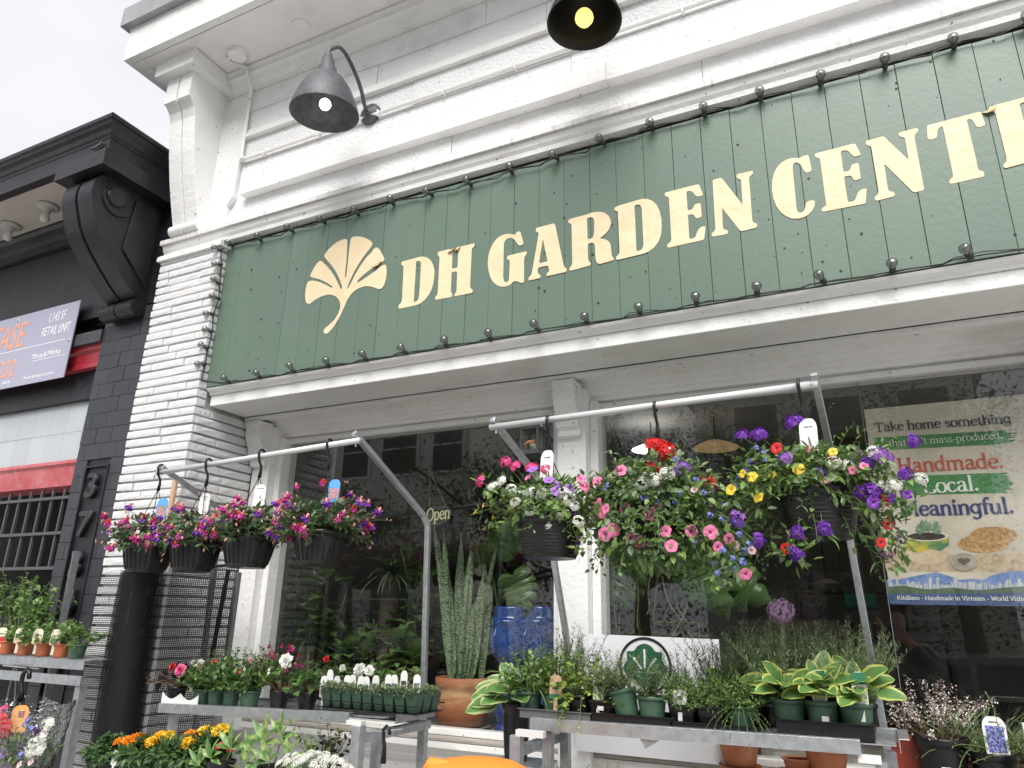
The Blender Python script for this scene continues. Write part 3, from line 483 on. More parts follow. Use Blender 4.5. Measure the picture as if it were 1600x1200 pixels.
# ---------------------------------------------------------------- string of bulbs round the sign
strl = thing('string_light', 'black cable with clear round bulbs strung around the green signboard', 'string light', (-1.2, -.02, 2.95))
cable = M('black_cable', (.012, .014, .012), .5)
sock_m = M('bulb_socket', (.03, .035, .03), .5)
bulb_core = M('bulb_inner', (.45, .46, .42), .3)
bb = MB(); bb.lathe([(.0, .046), (.010, .0455), (.018, .041), (.0215, .033), (.022, .026), (.019, .016), (.013, .007), (.011, 0)], n=14); bulb_me = bb.mesh('bulb', clear_glass, True)
fb = MB(); fb.lathe([(0, .038), (.006, .036), (.007, .02), (.004, 0)], n=8); fil_me = fb.mesh('filament_stem', bulb_core, True)
sb = MB(); sb.lathe([(.0, -.026), (.010, -.026), (.012, -.018), (.013, .002), (.0, .002)], n=12); sock_me = sb.mesh('socket', sock_m, True)
def sbulb(p, d):
    m = d.normalized().to_track_quat('Z', 'Y').to_matrix()
    b = link('bulb', bulb_me, strl, loc=p, rot=m, world=True)
    link('socket', sock_me, b); link('filament_stem', fil_me, b)
random.seed(2)
top = [-3.57 + .26 * i for i in range(20)]
zt = lambda x: 3.935 + (.012 if x > -1 else -.018 * (1 - abs(x + 2) / 1.6)) + random.uniform(-.008, .008)
pts = []
for i, x in enumerate(top):
    z_ = zt(x); pts += [V((x - .05, -.025, z_ - .004)), V((x + .04, -.026, z_ + .002)), V((x + .17, -.022, z_ - .012))]
    sbulb(V((x, -.035, z_)), V((-.15 + random.uniform(-.3, .3), -1, .25 + random.uniform(-.3, .3))))
bot = [-3.41 + .26 * i for i in range(19)]; ptb = []
for i, x in enumerate(bot):
    z_ = 2.952 + .006 * (x + 3) / 3 + random.uniform(-.004, .004); ptb += [V((x - .05, -.022, z_)), V((x + .05, -.024, z_)), V((x + .17, -.02, z_ - .004))]
    sbulb(V((x, -.034, z_ + .01)), V((random.uniform(-.5, .2), -1, .55 + random.uniform(-.2, .3))))
left = []
for i in range(9):
    z_ = 3.90 - .115 * i; left.append(V((-3.612 + random.uniform(-.02, .02), -.035 + random.uniform(-.02, .01), z_)))
    if i % 1 == 0 and i < 8: sbulb(left[-1] + V((-.005, -.02, 0)), V((-.7 + random.uniform(-.3, .5), -1, random.uniform(-.3, .5))))
obj('cable', MB().tube(pts[::-1] + left + ptb, .0032, 6), cable, strl, smooth=True)
tw = [p + V((random.uniform(-.006, .006), random.uniform(-.006, .002), random.uniform(-.012, .012))) for p in pts[::-1] + left + ptb]
obj('cable', MB().tube(tw, .0022, 5), cable, strl, smooth=True)
obj('gap_shade_strip', MB().box(-3.6, XR, .012, .02, 3.947, 3.974), M('dark_gap', (.006, .006, .006), .9), sign)  # black strip coloured as the shade in the gap above the planks

# ---------------------------------------------------------------- gooseneck lamps
def lamp(name, label, base, sc, sr, tilt, bulbcol, estr, mat, neck_h):
    t = thing(name, label, 'wall lamp', tuple(base), 'gooseneck lamps on the shop front')
    A = Matrix(((1, 0, 0), (0, 0, -1), (0, 1, 0)))
    obj('base', MB().lathe([(0, .05), (.022, .05), (.03, .035), (.06, .03), (.072, .02), (.075, 0), (0, 0)], base, 28, mat=A), mat, t, smooth=True)
    ax = V((math.sin(tilt[0]), math.sin(tilt[1]), 1)).normalized(); q = ax.to_track_quat('Z', 'Y').to_matrix()
    h = sr * 1.4
    prof = [(sr, 0), (sr * 1.0, .005), (sr * .9, h * .26), (sr * .74, h * .55), (sr * .52, h * .80), (sr * .30, h * .93), (sr * .27, h * .95), (sr * .27, h * 1.07), (sr * .21, h * 1.09), (sr * .19, h * 1.28), (sr * .13, h * 1.30), (sr * .12, h * 1.42), (sr * .07, h * 1.46)]
    inner = [(r - .004, z_ - .003) for r, z_ in prof[1:6]]
    obj('shade', MB().lathe(inner[::-1] + prof, sc, 40, mat=q), mat, t, smooth=True)
    topp = V(sc) + ax * h * 1.44; b = V(base) + V((0, -.05, 0))
    pts = [b, b + V((0, -.03, .03)), b.lerp(topp, .18) + V((0, 0, neck_h * .55)), b.lerp(topp, .45) + V((0, 0, neck_h * .92)), b.lerp(topp, .75) + V((0, 0, neck_h * 1.0)), topp + V((0, .02, .055)), topp + V((0, 0, .02)), topp - ax * .02]
    # smooth the neck
    for _ in range(3):
        new = [pts[0]]
        for a, c in zip(pts[:-1], pts[1:]): new += [a.lerp(c, .25), a.lerp(c, .75)]
        pts = new + [pts[-1]]
    obj('gooseneck', MB().tube(pts, .0125, 10), mat, t, smooth=True)
    bm_ = M('lit_bulb_' + str(estr), bulbcol, .3, emit=estr)
    bc = V(sc) + ax * h * (.22 if estr > 2 else .12); r = sr * (.17 if estr > 2 else .25)
    obj('bulb', MB().lathe([(0, -r), (r * .6, -r * .8), (r * .95, -r * .3), (r, 0), (r * .92, r * .4), (r * .7, r * .75), (r * .45, r * .95), (0, r)], bc, 18, mat=q), bm_, t, smooth=True)
grey_lamp = M('grey_weathered_lamp', (.06, .06, .07), .5, col2=(.10, .098, .11), scale=25, bump=.3, bscale=90)
black_lamp = M('black_lamp', (.004, .004, .005), .5)
s1 = P(507, 178, -.40); s2 = P(913, 36, -.40)
lamp('wall_lamp', 'grey gooseneck wall lamp with white lit bulb above the ginkgo leaf', P(580, 180, 0), s1, .198, (.03, -.10), (1, .97, .92), 2.2, grey_lamp, .17)
lamp('wall_lamp', 'black gooseneck wall lamp with warm yellow bulb cut by the top edge', P(948, 22, 0), s2, .182, (.0, -.02), (1, .72, .22), .42, black_lamp, .17)

# ---------------------------------------------------------------- black neighbour building
blk = thing('neighbour_building', 'black painted building with console bracket, tiled pier and red window frames', 'building', (-5.5, .3, 0))
BX = -4.26
obj('building_body', MB().box(-10, BX, .06, 6, 3.62, 4.6).box(-10, BX, 3, 6, 0, 3.62), black_paint, blk)
BP = [(-10, -.53), (-4.30, -.53), (-4.30, 1.2)]
BPr = BP[::-1]
bc_prof = [(-.06, 4.548), (0, 4.548), (0, 4.672), (.006, 4.676), (.008, 4.69), (.02, 4.70), (.03, 4.73), (.05, 4.752), (.056, 4.775), (.07, 4.78), (.072, 4.805), (.06, 4.822), (-.06, 4.84)]
obj('cornice', MB().sweep([(-a, b) for a, b in bc_prof], BP), black_paint, blk)
beige = M('beige_soffit', (.52, .48, .43), .7, col2=(.45, .42, .38), scale=4, bump=.1)
obj('soffit', MB().box(-10, -4.86, -.47, .06, 4.555, 4.6), beige, blk)
obj('soffit_return', MB().box(-4.858, -4.36, -.47, .06, 4.556, 4.6), black_paint, blk)
obj('cornice_top', MB().box(-10, -4.36, -.47, 1.2, 4.72, 4.838).box(-4.62, -4.40, .35, .6, 4.838, 4.98), black_paint, blk)
obj('frieze_moulding', MB().extr([(.06, 4.553), (-.10, 4.553), (-.10, 4.53), (-.075, 4.51), (-.06, 4.45), (-.04, 4.42), (-.035, 4.36), (.06, 4.35)], -10, -4.77), black_paint, blk)
obj('wall', MB().box(-10, -4.25, .0, .058, 3.66, 4.349), black_paint, blk)
# big scroll console
xr_, xl_ = -4.345, -4.66
fr = [PX(*q, xr_) for q in ((160, 273), (150, 280), (144, 294), (144, 312), (150, 350), (162, 380), (178, 410), (200, 447), (222, 474))]
sm_ = [(fr[0].y, fr[0].z)] + crom([(q.y, q.z) for q in fr], 4)[1:]
prof = [(.01, 4.425)] + sm_ + [(.01, fr[-1].z - .05)]
prof[1] = (prof[1][0] + .02, 4.425)
console('console_bracket', blk, xl_, xr_, prof, black_paint, gw=.03, roll=(fr[-1].y - .03, fr[-1].z - .045, .062))
rc = PX(180, 310, xr_)
RM = Matrix(((0, 0, 1), (0, 1, 0), (-1, 0, 0)))
obj('scroll_boss', MB().lathe([(0, .03), (.062, .03), (.068, .022), (.068, -.004)], (xr_, rc.y, rc.z), 26, mat=RM).lathe([(0, .013), (.108, .013), (.112, -.002)], (xr_, rc.y + .02, rc.z - .015), 30, mat=RM), black_paint, blk)
pl = [PX(*q, xr_) for q in ((212, 313), (249, 333), (225, 450), (190, 390))]
obj('scroll_panel', MB().prism([[(q.y, q.z) for q in pl]], lambda a, b, ww: (ww, a, b), xr_ - .002, xr_ + .018), black_paint, blk, bevel=.003)
obj('bracket_cap', MB().sweep([(-.1, 4.425), (.004, 4.425), (.007, 4.44), (.016, 4.46), (.026, 4.48), (.03, 4.50), (.04, 4.506), (.042, 4.5475), (-.1, 4.5475)], [(xr_, .0), (xr_, -.478), (xl_, -.478), (xl_, 0)][::-1][::-1][::-1]), black_paint, blk)
obj('pier_wall', MB().box(-4.745, BX + .03, -.004, .6, 0, 3.655), black_paint, blk)
# wall behind the console, beam and red transom
obj('wall', MB().box(-4.344, -4.25, -.01, .058, 3.66, 4.40), black_paint, blk, label='flat black strip beside the scroll bracket')
obj('beam', MB().box(-10, -4.75, -.03, .05, 3.44, 3.53), dark_metal, blk)
red = M('red_paint', (.30, .018, .03), .35, col2=(.36, .03, .045), scale=6, bump=.15, bscale=30)
redl = M('red_faded_paint', (.40, .07, .08), .5, col2=(.46, .12, .13), scale=8, bump=.3, bscale=40, dirt=(.5, .4, .38), dirt_amt=.4, dirt_scale=14)
obj('window_frame', MB().extr([(.05, 3.44), (.0, 3.44), (.0, 3.40), (.02, 3.385), (.025, 3.31), (.01, 3.295), (.01, 3.265), (.05, 3.26)], -10, -4.75), red, blk)
obj('window_frame', MB().box(-10, -4.75, .06, .12, 3.05, 3.258), black_paint, blk)
obj('window_frame', MB().extr([(.15, 2.60), (.04, 2.60), (.03, 2.575), (.045, 2.555), (.05, 2.42), (.15, 2.40)], -10, -4.75), redl, blk)
# upper glazing: sky reflection painted as pale panes, reflected grid as white joints
sky_refl = M('painted_sky_pane', (.40, .44, .46), .04, col2=(.45, .49, .51), objrand=1, spec=.8)
wj = M('reflected_grid_white', (.75, .78, .78), .4)
for i in range(9):
    for j, (z0, z1) in enumerate(((2.602, 2.823), (2.825, 3.048))):
        x1 = -4.755 - i * .19
        obj('window_pane', MB().box(x1 - .1885, x1, .10, .112, z0, z1), sky_refl, blk)
obj('reflected_grid_sheet', MB().box(-6.5, -4.752, .114, .13, 2.602, 3.05), wj, blk)  # white sheet behind the panes, its lines imitate a reflected grid
# lower opening: unlit room as a black-coloured sheet, window grid and folding gate
obj('unlit_room_sheet', MB().box(-10, -4.75, .9, .95, 0, 3.62).box(-10, -9.95, .06, .9, 0, 3.62), M('unlit_room_black', (.006, .006, .007), .9), blk)
bars = M('gate_bar', (.10, .10, .105), .5, metal=.3)
for i in range(16):
    x = -4.80 - i * .125; obj('grille_bar', MB().box(x - .008, x + .008, .06, .076, 1.86, 2.40), bars, blk)
for z_ in (1.87, 2.10, 2.34):
    obj('grille_bar', MB().box(-7, -4.75, .05, .059, z_ - .01, z_ + .01), bars, blk)
for i in range(14):
    x = -4.80 - i * .1
    obj('gate_slat', MB().bar((x, .03, 1.0), (x - .22 if i % 2 else x, .03, 1.75), .018, .006, (0, 1, 0)), bars, blk)
# tiles on the pier, number panel and raised house numbers
tile_v = []
for q in range(4):
    b = MB(); b.prism([rounded([(-.5, -.5), (.5, -.5), (.5, .5), (-.5, .5)], .012, 2)], lambda a, c, ww: (a, ww, c), -.006, .01); me = b.mesh('tile', black_tile); fix_normals(me); tile_v.append(me)
random.seed(4)
def tile(x0, x1, z0, z1):
    link('tile', random.choice(tile_v), blk, loc=((x0 + x1) / 2, -.010 + random.uniform(-.0015, .0015), (z0 + z1) / 2), scale=(x1 - x0 - .003, 1, z1 - z0 - .003), world=True)
TH = .108; z = .62; r = 0
NP = (-4.625, -4.39, .70, 2.52)
while z < 3.62:
    z1 = min(z + TH, 3.65); xs = [-4.745, -4.59, -4.43, -4.27, -4.232] if r % 2 else [-4.745, -4.67, -4.51, -4.35, -4.232]
    for a, b in zip(xs[:-1], xs[1:]):
        if z < NP[3] and z1 > NP[2]:
            if a < NP[0] - .01: tile(a, min(b, NP[0]), z, z1)
            if b > NP[1] + .01: tile(max(a, NP[1]), b, z, z1)
        else: tile(a, b, z, z1)
    z = z1; r += 1
pn = MB(); a, b, c, d = NP
pn.box(a, b, -.006, .0, c, d)
obj('number_panel', pn, black_paint, blk)
fr_ = MB()
for (x0, x1, z0, z1) in ((a, a + .014, c, d), (b - .014, b, c, d), (a + .014, b - .014, d - .014, d)): fr_.box(x0, x1, -.024, -.006, z0, z1)
obj('panel_frame', fr_, black_paint, blk, bevel=.003)
num_m = M('number_paint', (.03, .03, .034), .4, bump=.15, bscale=40)
for i, ch in enumerate('37340'):
    zc = [2.385, 2.135, 1.885, 1.645, 1.30][i]
    me = text_mesh(ch, .22, .016, num_m, 'house_number', sx=1.1, align='CENTER', bevel=.006)
    link('house_number', me, blk, loc=(-4.515, -.022, zc - .075), rot=FRONT, world=True)
# lamp holders on the beige soffit
bw = M('old_white_fitting', (.50, .48, .45), .6, col2=(.42, .40, .38), scale=20)
for i, px in enumerate(((75, 322), (17, 352))):
    c = PZ(px[0], px[1], 4.55)
    t = thing('ceiling_bulb', ['old bare bulb fitting on the beige soffit, nearer the scroll bracket', 'old bare bulb fitting on the beige soffit, at the photo\'s left edge'][i], 'light fitting', tuple(c), 'bulb fittings on the black building')
    obj('base', MB().lathe([(0, 0.005), (.075, .005), (.078, -.012), (.06, -.02), (.03, -.028), (.027, -.055), (0, -.055)], c, 20), bw, t, smooth=True)
    obj('bulb', MB().lathe([(.02, -.055), (.026, -.075), (.034, -.10), (.03, -.125), (.015, -.138), (0, -.14)], c, 16), M('dead_bulb', (.62, .60, .57), .25), t, smooth=True)
# bird-proof little metal corner clip on the cornice
obj('corner_clip', MB().bar(P(150, 230, -.545), P(160, 222, -.545), .01, .02).bar(P(143, 233, -.545), P(150, 230, -.545), .01, .012), dark_metal, blk)

# ---------------------------------------------------------------- lease sign
lease = thing('lease_sign', 'lilac grey lease board with orange and white text on the black building', 'sign', (-5.6, -.05, 3.19))
lb = M('lilac_board', (.36, .36, .46), .45)
XL = -6.55
obj('board', MB().box(XL, -5.035, -.055, -.048, 3.195, 3.80), lb, lease)
orange = M('coral_print', (.86, .33, .20), .5); wp = M('white_print', (.86, .86, .88), .5)
def ltext(s, size, x, z, m, **k): return text_obj(s, size, (x, -.0562, z), m, lease, name='lettering', thick=.001, **k)
ltext('FOR LEASE', .30, P(40, 520, -.056).x, 3.525, orange, sx=.66, shear=.12, align='RIGHT')
ltext('1,143 SF', .105, -5.385, 3.675, wp, sx=.58, shear=.12)
ltext('RETAIL UNIT', .105, -5.43, 3.565, wp, sx=.56, shear=.12)
obj('rule_line', MB().box(XL + .05, -5.12, -.0565, -.0555, 3.497, 3.502), wp, lease)
ltext('604.675.5232', .205, P(22, 580, -.056).x, 3.285, orange, sx=.68, shear=.12, align='RIGHT')
ltext('Marcus & Millichap', .060, -5.475, 3.392, wp, sx=.74, shear=.1)
obj('rule_line', MB().box(-5.47, -5.08, -.0565, -.0555, 3.372, 3.376), wp, lease)
ltext('*Personal Real Estate Corporation', .036, -5.53, 3.235, wp, sx=.74, shear=.1)
ltext('brokerage', .038, -5.78, 3.232, wp, sx=.66, shear=.1)
for q in ((28, 501), (108, 531)):
    c = P(*q, -.056); obj('screw', MB().lathe([(0, .006), (.008, .005), (.012, 0)], c, 10, mat=Matrix(((1, 0, 0), (0, 0, -1), (0, 1, 0)))), galv, lease)
# ---------------------------------------------------------------- plant tools
def leafm(name, a, b, rough=.45, trans=.25): return M(name, a, rough, col2=b, island=1, trans=trans)
G_dark = leafm('leaf_dark', (.042, .085, .03), (.075, .135, .05))
G_mid = leafm('leaf_mid', (.07, .145, .04), (.12, .215, .065))
G_light = leafm('leaf_light', (.15, .26, .06), (.24, .36, .10))
G_grey = leafm('leaf_grey', (.13, .19, .10), (.21, .27, .14))
G_lime = leafm('leaf_lime', (.22, .34, .05), (.34, .44, .09))
G_room = leafm('leaf_indoor', (.08, .16, .045), (.15, .25, .075), .3)
stem_m = M('stem_green', (.13, .19, .06), .6); stem_r = M('stem_reddish', (.16, .09, .05), .6)
soil = M('soil', (.025, .018, .012), .95, bump=.8, bscale=90)
pot_green = M('green_plastic', (.045, .10, .062), .42, bump=.05, bscale=90, dirt=(.12, .14, .1), dirt_amt=.3, dirt_scale=14)
terracotta = M('terracotta', (.40, .135, .06), .75, col2=(.48, .19, .09), scale=9, bump=.2, bscale=50, dirt=(.55, .40, .28), dirt_amt=.35, dirt_scale=12)
orange_pot = M('orange_plastic_pot', (.46, .13, .055), .5)
tagw = M('white_tag', (.70, .70, .69), .4)

def rnd_dir(el0=-90, el1=90):
    a = random.uniform(0, 2 * PI); s0, s1 = math.sin(math.radians(el0)), math.sin(math.radians(el1)); s = random.uniform(s0, s1); c = math.sqrt(max(0, 1 - s * s))
    return V((c * math.cos(a), c * math.sin(a), s))
SH = {'ovate': lambda t: math.sin(PI * t ** .72) ** .85, 'lance': lambda t: math.sin(PI * t ** .85) ** 1.1, 'heart': lambda t: math.sin(PI * t ** .5) ** .75, 'round': lambda t: math.sqrt(max(0, 1 - (2 * t - 1) ** 2)), 'hosta': lambda t: math.sin(PI * t ** .66) ** .62, 'sword': lambda t: min(1, 2.2 * t + .5) * max(0, 1 - t ** 3.2), 'strap': lambda t: min(1, 3.5 * t + .35) * (1 if t < .7 else max(0, (1 - t) / .3) ** .7)}
def leaf(mb, p, d, L, W, up=None, curl=.25, fold=.15, shape='ovate', mi=0, k=2, rim=None, wav=0):
    d = d.normalized(); up = up or V((0, 0, 1)); s = d.cross(up)
    if s.length < .05: s = d.cross(V((1, 0, 0)))
    s.normalize(); n = s.cross(d)
    f = SH[shape]; vs = [p]; fs = []
    for i in range(1, k + 1):
        t = i / (k + 1.0) if shape != 'ovate' or k > 2 else (.33, .70)[i - 1]
        c = p + d * (L * t) - n * (curl * L * t * t); w_ = W * .5 * f(t)
        wv = wav * L * math.sin(i * 2.3)
        vs += [c - s * w_ + n * (fold * w_ + wv), c, c + s * w_ + n * (fold * w_ - wv)]
        if rim: vs += [c - s * w_ * 1.5 + n * (fold * w_ * 1.5 + wv), c + s * w_ * 1.5 + n * (fold * w_ * 1.5 - wv)]
    tip = p + d * (L * (1 - .1 * abs(curl))) - n * (curl * L); vs.append(tip); m = 5 if rim else 3
    T = len(vs) - 1
    A = lambda i, j: 1 + (i - 1) * m + j
    fs += [(0, A(1, 1), A(1, 0)), (0, A(1, 2), A(1, 1))]
    for i in range(1, k):
        fs += [(A(i, 0), A(i, 1), A(i + 1, 1), A(i + 1, 0)), (A(i, 1), A(i, 2), A(i + 1, 2), A(i + 1, 1))]
    fs += [(A(k, 0), A(k, 1), T), (A(k, 1), A(k, 2), T)]
    mb.add(vs, fs, mi)
    if rim:
        o = len(mb.v) - len(vs); rf = [(0, A(1, 0), A(1, 3)), (0, A(1, 4), A(1, 2))]
        for i in range(1, k):
            rf += [(A(i, 3), A(i, 0), A(i + 1, 0), A(i + 1, 3)), (A(i, 2), A(i, 4), A(i + 1, 4), A(i + 1, 2))]
        rf += [(A(k, 3), A(k, 0), T), (A(k, 2), A(k, 4), T)]
        mb.f += [tuple(x + o for x in f_) for f_ in rf]; mb.m += [rim] * len(rf)
def grow(p, d, L, n=5, droop=.3, wob=.12):
    pts = [V(p)]; d = V(d).normalized(); st = L / n
    for i in range(n):
        d = (d + V((random.uniform(-wob, wob), random.uniform(-wob, wob), random.uniform(-wob, wob) - droop / n))).normalized()
        pts.append(pts[-1] + d * st)
    return pts
def along(pts, t):
    x = t * (len(pts) - 1); i = min(int(x), len(pts) - 2); f = x - i
    return pts[i].lerp(pts[i + 1], f), (pts[i + 1] - pts[i]).normalized()
def bush(mb, ms, o, n, L, el, droop, lL, lW, per, r0=.03, shape='ovate', mis=(0,), sr=.0015, wob=.15, start=.15, lel=(5, 60), curl=.3, lk=2, az=None):
    """arching leafy stems; returns the tips"""
    tips = []
    for i in range(n):
        a = random.uniform(0, 2 * PI) if az is None else random.uniform(*az); e = math.radians(random.uniform(*el))
        d = V((math.cos(a) * math.cos(e), math.sin(a) * math.cos(e), math.sin(e)))
        q = random.uniform(0, r0); p = V(o) + V((math.cos(a) * q, math.sin(a) * q, 0))
        pts = grow(p, d, random.uniform(*L), 5, droop, wob)
        if ms is not None: ms.tube(pts, [sr, sr, sr * .9, sr * .8, sr * .6, sr * .4], 4, cap=False)
        mi = random.choice(mis)
        for j in range(per):
            t = start + (1 - start) * (j + random.random() * .6) / per
            c, td = along(pts, min(t, 1)); ld = rnd_dir(-20, 50); ld = (ld - td * ld.dot(td)).normalized() + td * random.uniform(.2, .9)
            s_ = random.uniform(.65, 1.1) * (1 - .35 * t)
            leaf(mb, c, ld, lL * s_, lW * s_, V((random.uniform(-.4, .4), random.uniform(-.4, .4), 1)), curl * random.uniform(.2, 1.4), .2, shape, mi if random.random() < .7 else random.choice(mis), lk)
        tips.append((pts[-1], (pts[-1] - pts[-2]).normalized()))
    return tips
def cloud(mb, c, rad, n, lL, lW, shape='ovate', mis=(0,), shell=.55, lo=-1.0, lk=2, curl=.3):
    for i in range(n):
        u = rnd_dir(-90, 90)
        if u.z < lo: u.z = lo
        r = shell + (1 - shell) * random.random() ** .6
        p = V(c) + V((u.x * rad[0], u.y * rad[1], u.z * rad[2])) * r
        d = (u + rnd_dir() * .7 + V((0, 0, random.uniform(-.5, .2)))).normalized(); s_ = random.uniform(.6, 1.15)
        leaf(mb, p, d, lL * s_, lW * s_, (u + V((0, 0, .7)) + rnd_dir() * .35), curl * random.uniform(-.2, 1.3), .2, shape, random.choice(mis), lk)

# ---------------------------------------------------------------- flower meshes (facing +z)
def pm(name, a, b=None, rough=.5, trans=.2): return M(name, a, rough, col2=b or tuple(x * .8 for x in a), island=1, trans=trans)
pink = pm('petal_pink', (.80, .16, .33), (.74, .24, .42)); pinkd = pm('petal_pink_throat', (.42, .03, .12)); hotpink = pm('petal_hot_pink', (.72, .05, .24), (.80, .13, .34))
purple = pm('petal_purple', (.13, .02, .33), (.22, .05, .46)); violet = pm('petal_violet', (.30, .10, .52), (.40, .18, .62)); dpurple = pm('petal_dark_purple', (.05, .008, .075), (.09, .015, .12))
fwhite = pm('petal_white', (.82, .82, .78), (.70, .72, .66)); yellowp = pm('petal_yellow', (.80, .55, .03), (.86, .66, .08)); redp = pm('petal_red', (.60, .012, .02), (.72, .04, .03))
blue = pm('petal_blue', (.14, .18, .62), (.24, .28, .72)); coral = pm('petal_coral', (.78, .26, .30), (.82, .38, .36)); magenta = pm('petal_magenta', (.38, .02, .20), (.55, .05, .30))
orangep = pm('petal_orange', (.85, .27, .01), (.90, .36, .02)); marig = pm('petal_marigold', (.88, .48, .015), (.92, .60, .04)); lilac = pm('petal_lilac', (.55, .34, .58), (.68, .48, .70)); palepink = pm('petal_pale_pink', (.72, .45, .48), (.80, .62, .62))
def fl_petunia(m, throat, lob=5):
    b = MB(); n = lob * 4; vs = [(0, 0, -.28)]
    for ring, (r, z_) in enumerate(((.22, -.05), (.62, .08), (1, .02))):
        for i in range(n):
            a = 2 * PI * i / n; ph = (i % 4) / 4.0; k = 1 if ring < 2 else (.86 + .14 * math.sin(PI * ((i % 4) + .5) / 4)); zz = z_ + (.06 * math.cos(2 * PI * ph) if ring else 0)
            vs.append((math.cos(a) * r * k, math.sin(a) * r * k, zz))
    f0 = [(0, 1 + i, 1 + (i + 1) % n) for i in range(n)]; f1 = [(1 + i, 1 + n + i, 1 + n + (i + 1) % n, 1 + (i + 1) % n) for i in range(n)]; f2 = [(1 + n + i, 1 + 2 * n + i, 1 + 2 * n + (i + 1) % n, 1 + n + (i + 1) % n) for i in range(n)]
    b.add(vs, f0 + f1 + f2); b.m = [1] * len(f0) + [0] * (len(f1) + len(f2))
    b.lathe([(.1, -.9), (.13, -.5), (.24, -.06)], n=8); return b.mesh('flower', [m, throat], True)
def fl_cluster(m, n=28, r=1, fs=.3, cap=-.1, m2=None, flat=.75, skip=0):
    b = MB(); g = PI * (3 - math.sqrt(5))
    for i in range(n):
        if random.random() < skip: continue
        z_ = 1 - (1 - cap) * (i + .5) / n; q = math.sqrt(max(0, 1 - z_ * z_)); a = i * g + random.uniform(-.25, .25)
        u = V((q * math.cos(a), q * math.sin(a), z_)); c = V((u.x * r, u.y * r, u.z * r * flat)) * random.uniform(.78, 1.12)
        s = u.orthogonal().normalized(); t = u.cross(s); ph = random.uniform(0, 2)
        for k in range(5):
            a0 = ph + 2 * PI * k / 5; d = s * math.cos(a0) + t * math.sin(a0); e = u.cross(d)
            b.add([c, c + d * fs * .6 + e * fs * .34 + u * fs * .12, c + d * fs + u * fs * .05, c + d * fs * .6 - e * fs * .34 + u * fs * .12], [(0, 1, 2, 3)])
        b.add([c + u * fs * .1 + s * fs * .12, c + u * fs * .1 + t * fs * .12, c + u * fs * .1 - s * fs * .12, c + u * fs * .1 - t * fs * .12], [(0, 1, 2, 3)], 1)
    b.add([(0, 0, -.6), (.05, 0, .2), (0, .05, .2), (-.05, 0, .2)], [(0, 1, 2), (0, 2, 3), (0, 3, 1)], 2)
    return b.mesh('flower', [m, m2 or m, stem_m])
def fl_fuchsia(sep, skirt):
    b = MB()      # hangs along -z: tube, four swept sepals, ruffled skirt, stamens
    b.lathe([(.04, .5), (.14, .42), (.17, .2), (.13, 0), (.16, -.05)], n=7)
    for k in range(4):
        a = 2 * PI * k / 4 + .3; d = V((math.cos(a), math.sin(a), -.15)); leaf(b, V((d.x * .12, d.y * .12, 0)), d, .52, .36, V((0, 0, 1)), -.45, .2, 'lance', 0, 2)
    for k in range(7):
        a = 2 * PI * k / 7; d = V((math.cos(a) * .55, math.sin(a) * .55, -.8)); leaf(b, V((d.x * .1, d.y * .1, -.03)), d, .78, .70, V((math.cos(a), math.sin(a), .3)), .2 * (-1) ** k, .3, 'round', 1, 2)
    for k in range(4):
        b.tube([(0, 0, -.3), (.1 * math.cos(k * 2.), .1 * math.sin(k * 2.), -1.05 - .1 * k)], .015, 3, 0, False)
    return b.mesh('flower', [sep, skirt], True)
def fl_double(m, layers=((1, 10, .05), (.9, 9, .32), (.76, 8, .6), (.6, 7, .88), (.42, 6, 1.15), (.25, 4, 1.4)), m2=None):
    b = MB()
    for li, (r, n, el) in enumerate(layers):
        for k in range(n):
            a = 2 * PI * (k + .5 * li) / n + random.uniform(-.2, .2); e = el + random.uniform(-.12, .12); d = V((math.cos(a) * math.cos(e), math.sin(a) * math.cos(e), math.sin(e)))
            leaf(b, V((d.x * .06, d.y * .06, .05 * li)), d, r * random.uniform(.82, 1.12), r * .74, V((-d.x, -d.y, 1.2)), random.uniform(-.1, .35), .3, 'round', 0 if li < 2 or not m2 else 1, 3, wav=.05)
    return b.mesh('flower', [m, m2 or m], True)
def fl_marigold(m):
    b = MB(); g = PI * (3 - math.sqrt(5)); N = 120
    for i in range(N):
        z_ = 1 - 1.15 * (i + .5) / N; q = math.sqrt(max(0, 1 - z_ * z_)); u = V((q * math.cos(i * g), q * math.sin(i * g), z_)); c = V((u.x, u.y, u.z * .62)) * .82
        d = (u + rnd_dir() * .5).normalized(); leaf(b, c * .75, d, .36, .30, rnd_dir(), .5, .4, 'round', 0, 2)
    b.lathe([(.06, -.9), (.22, -.35), (.3, 0)], n=8, mi=1); return b.mesh('flower', [m, stem_m])
random.seed(77)
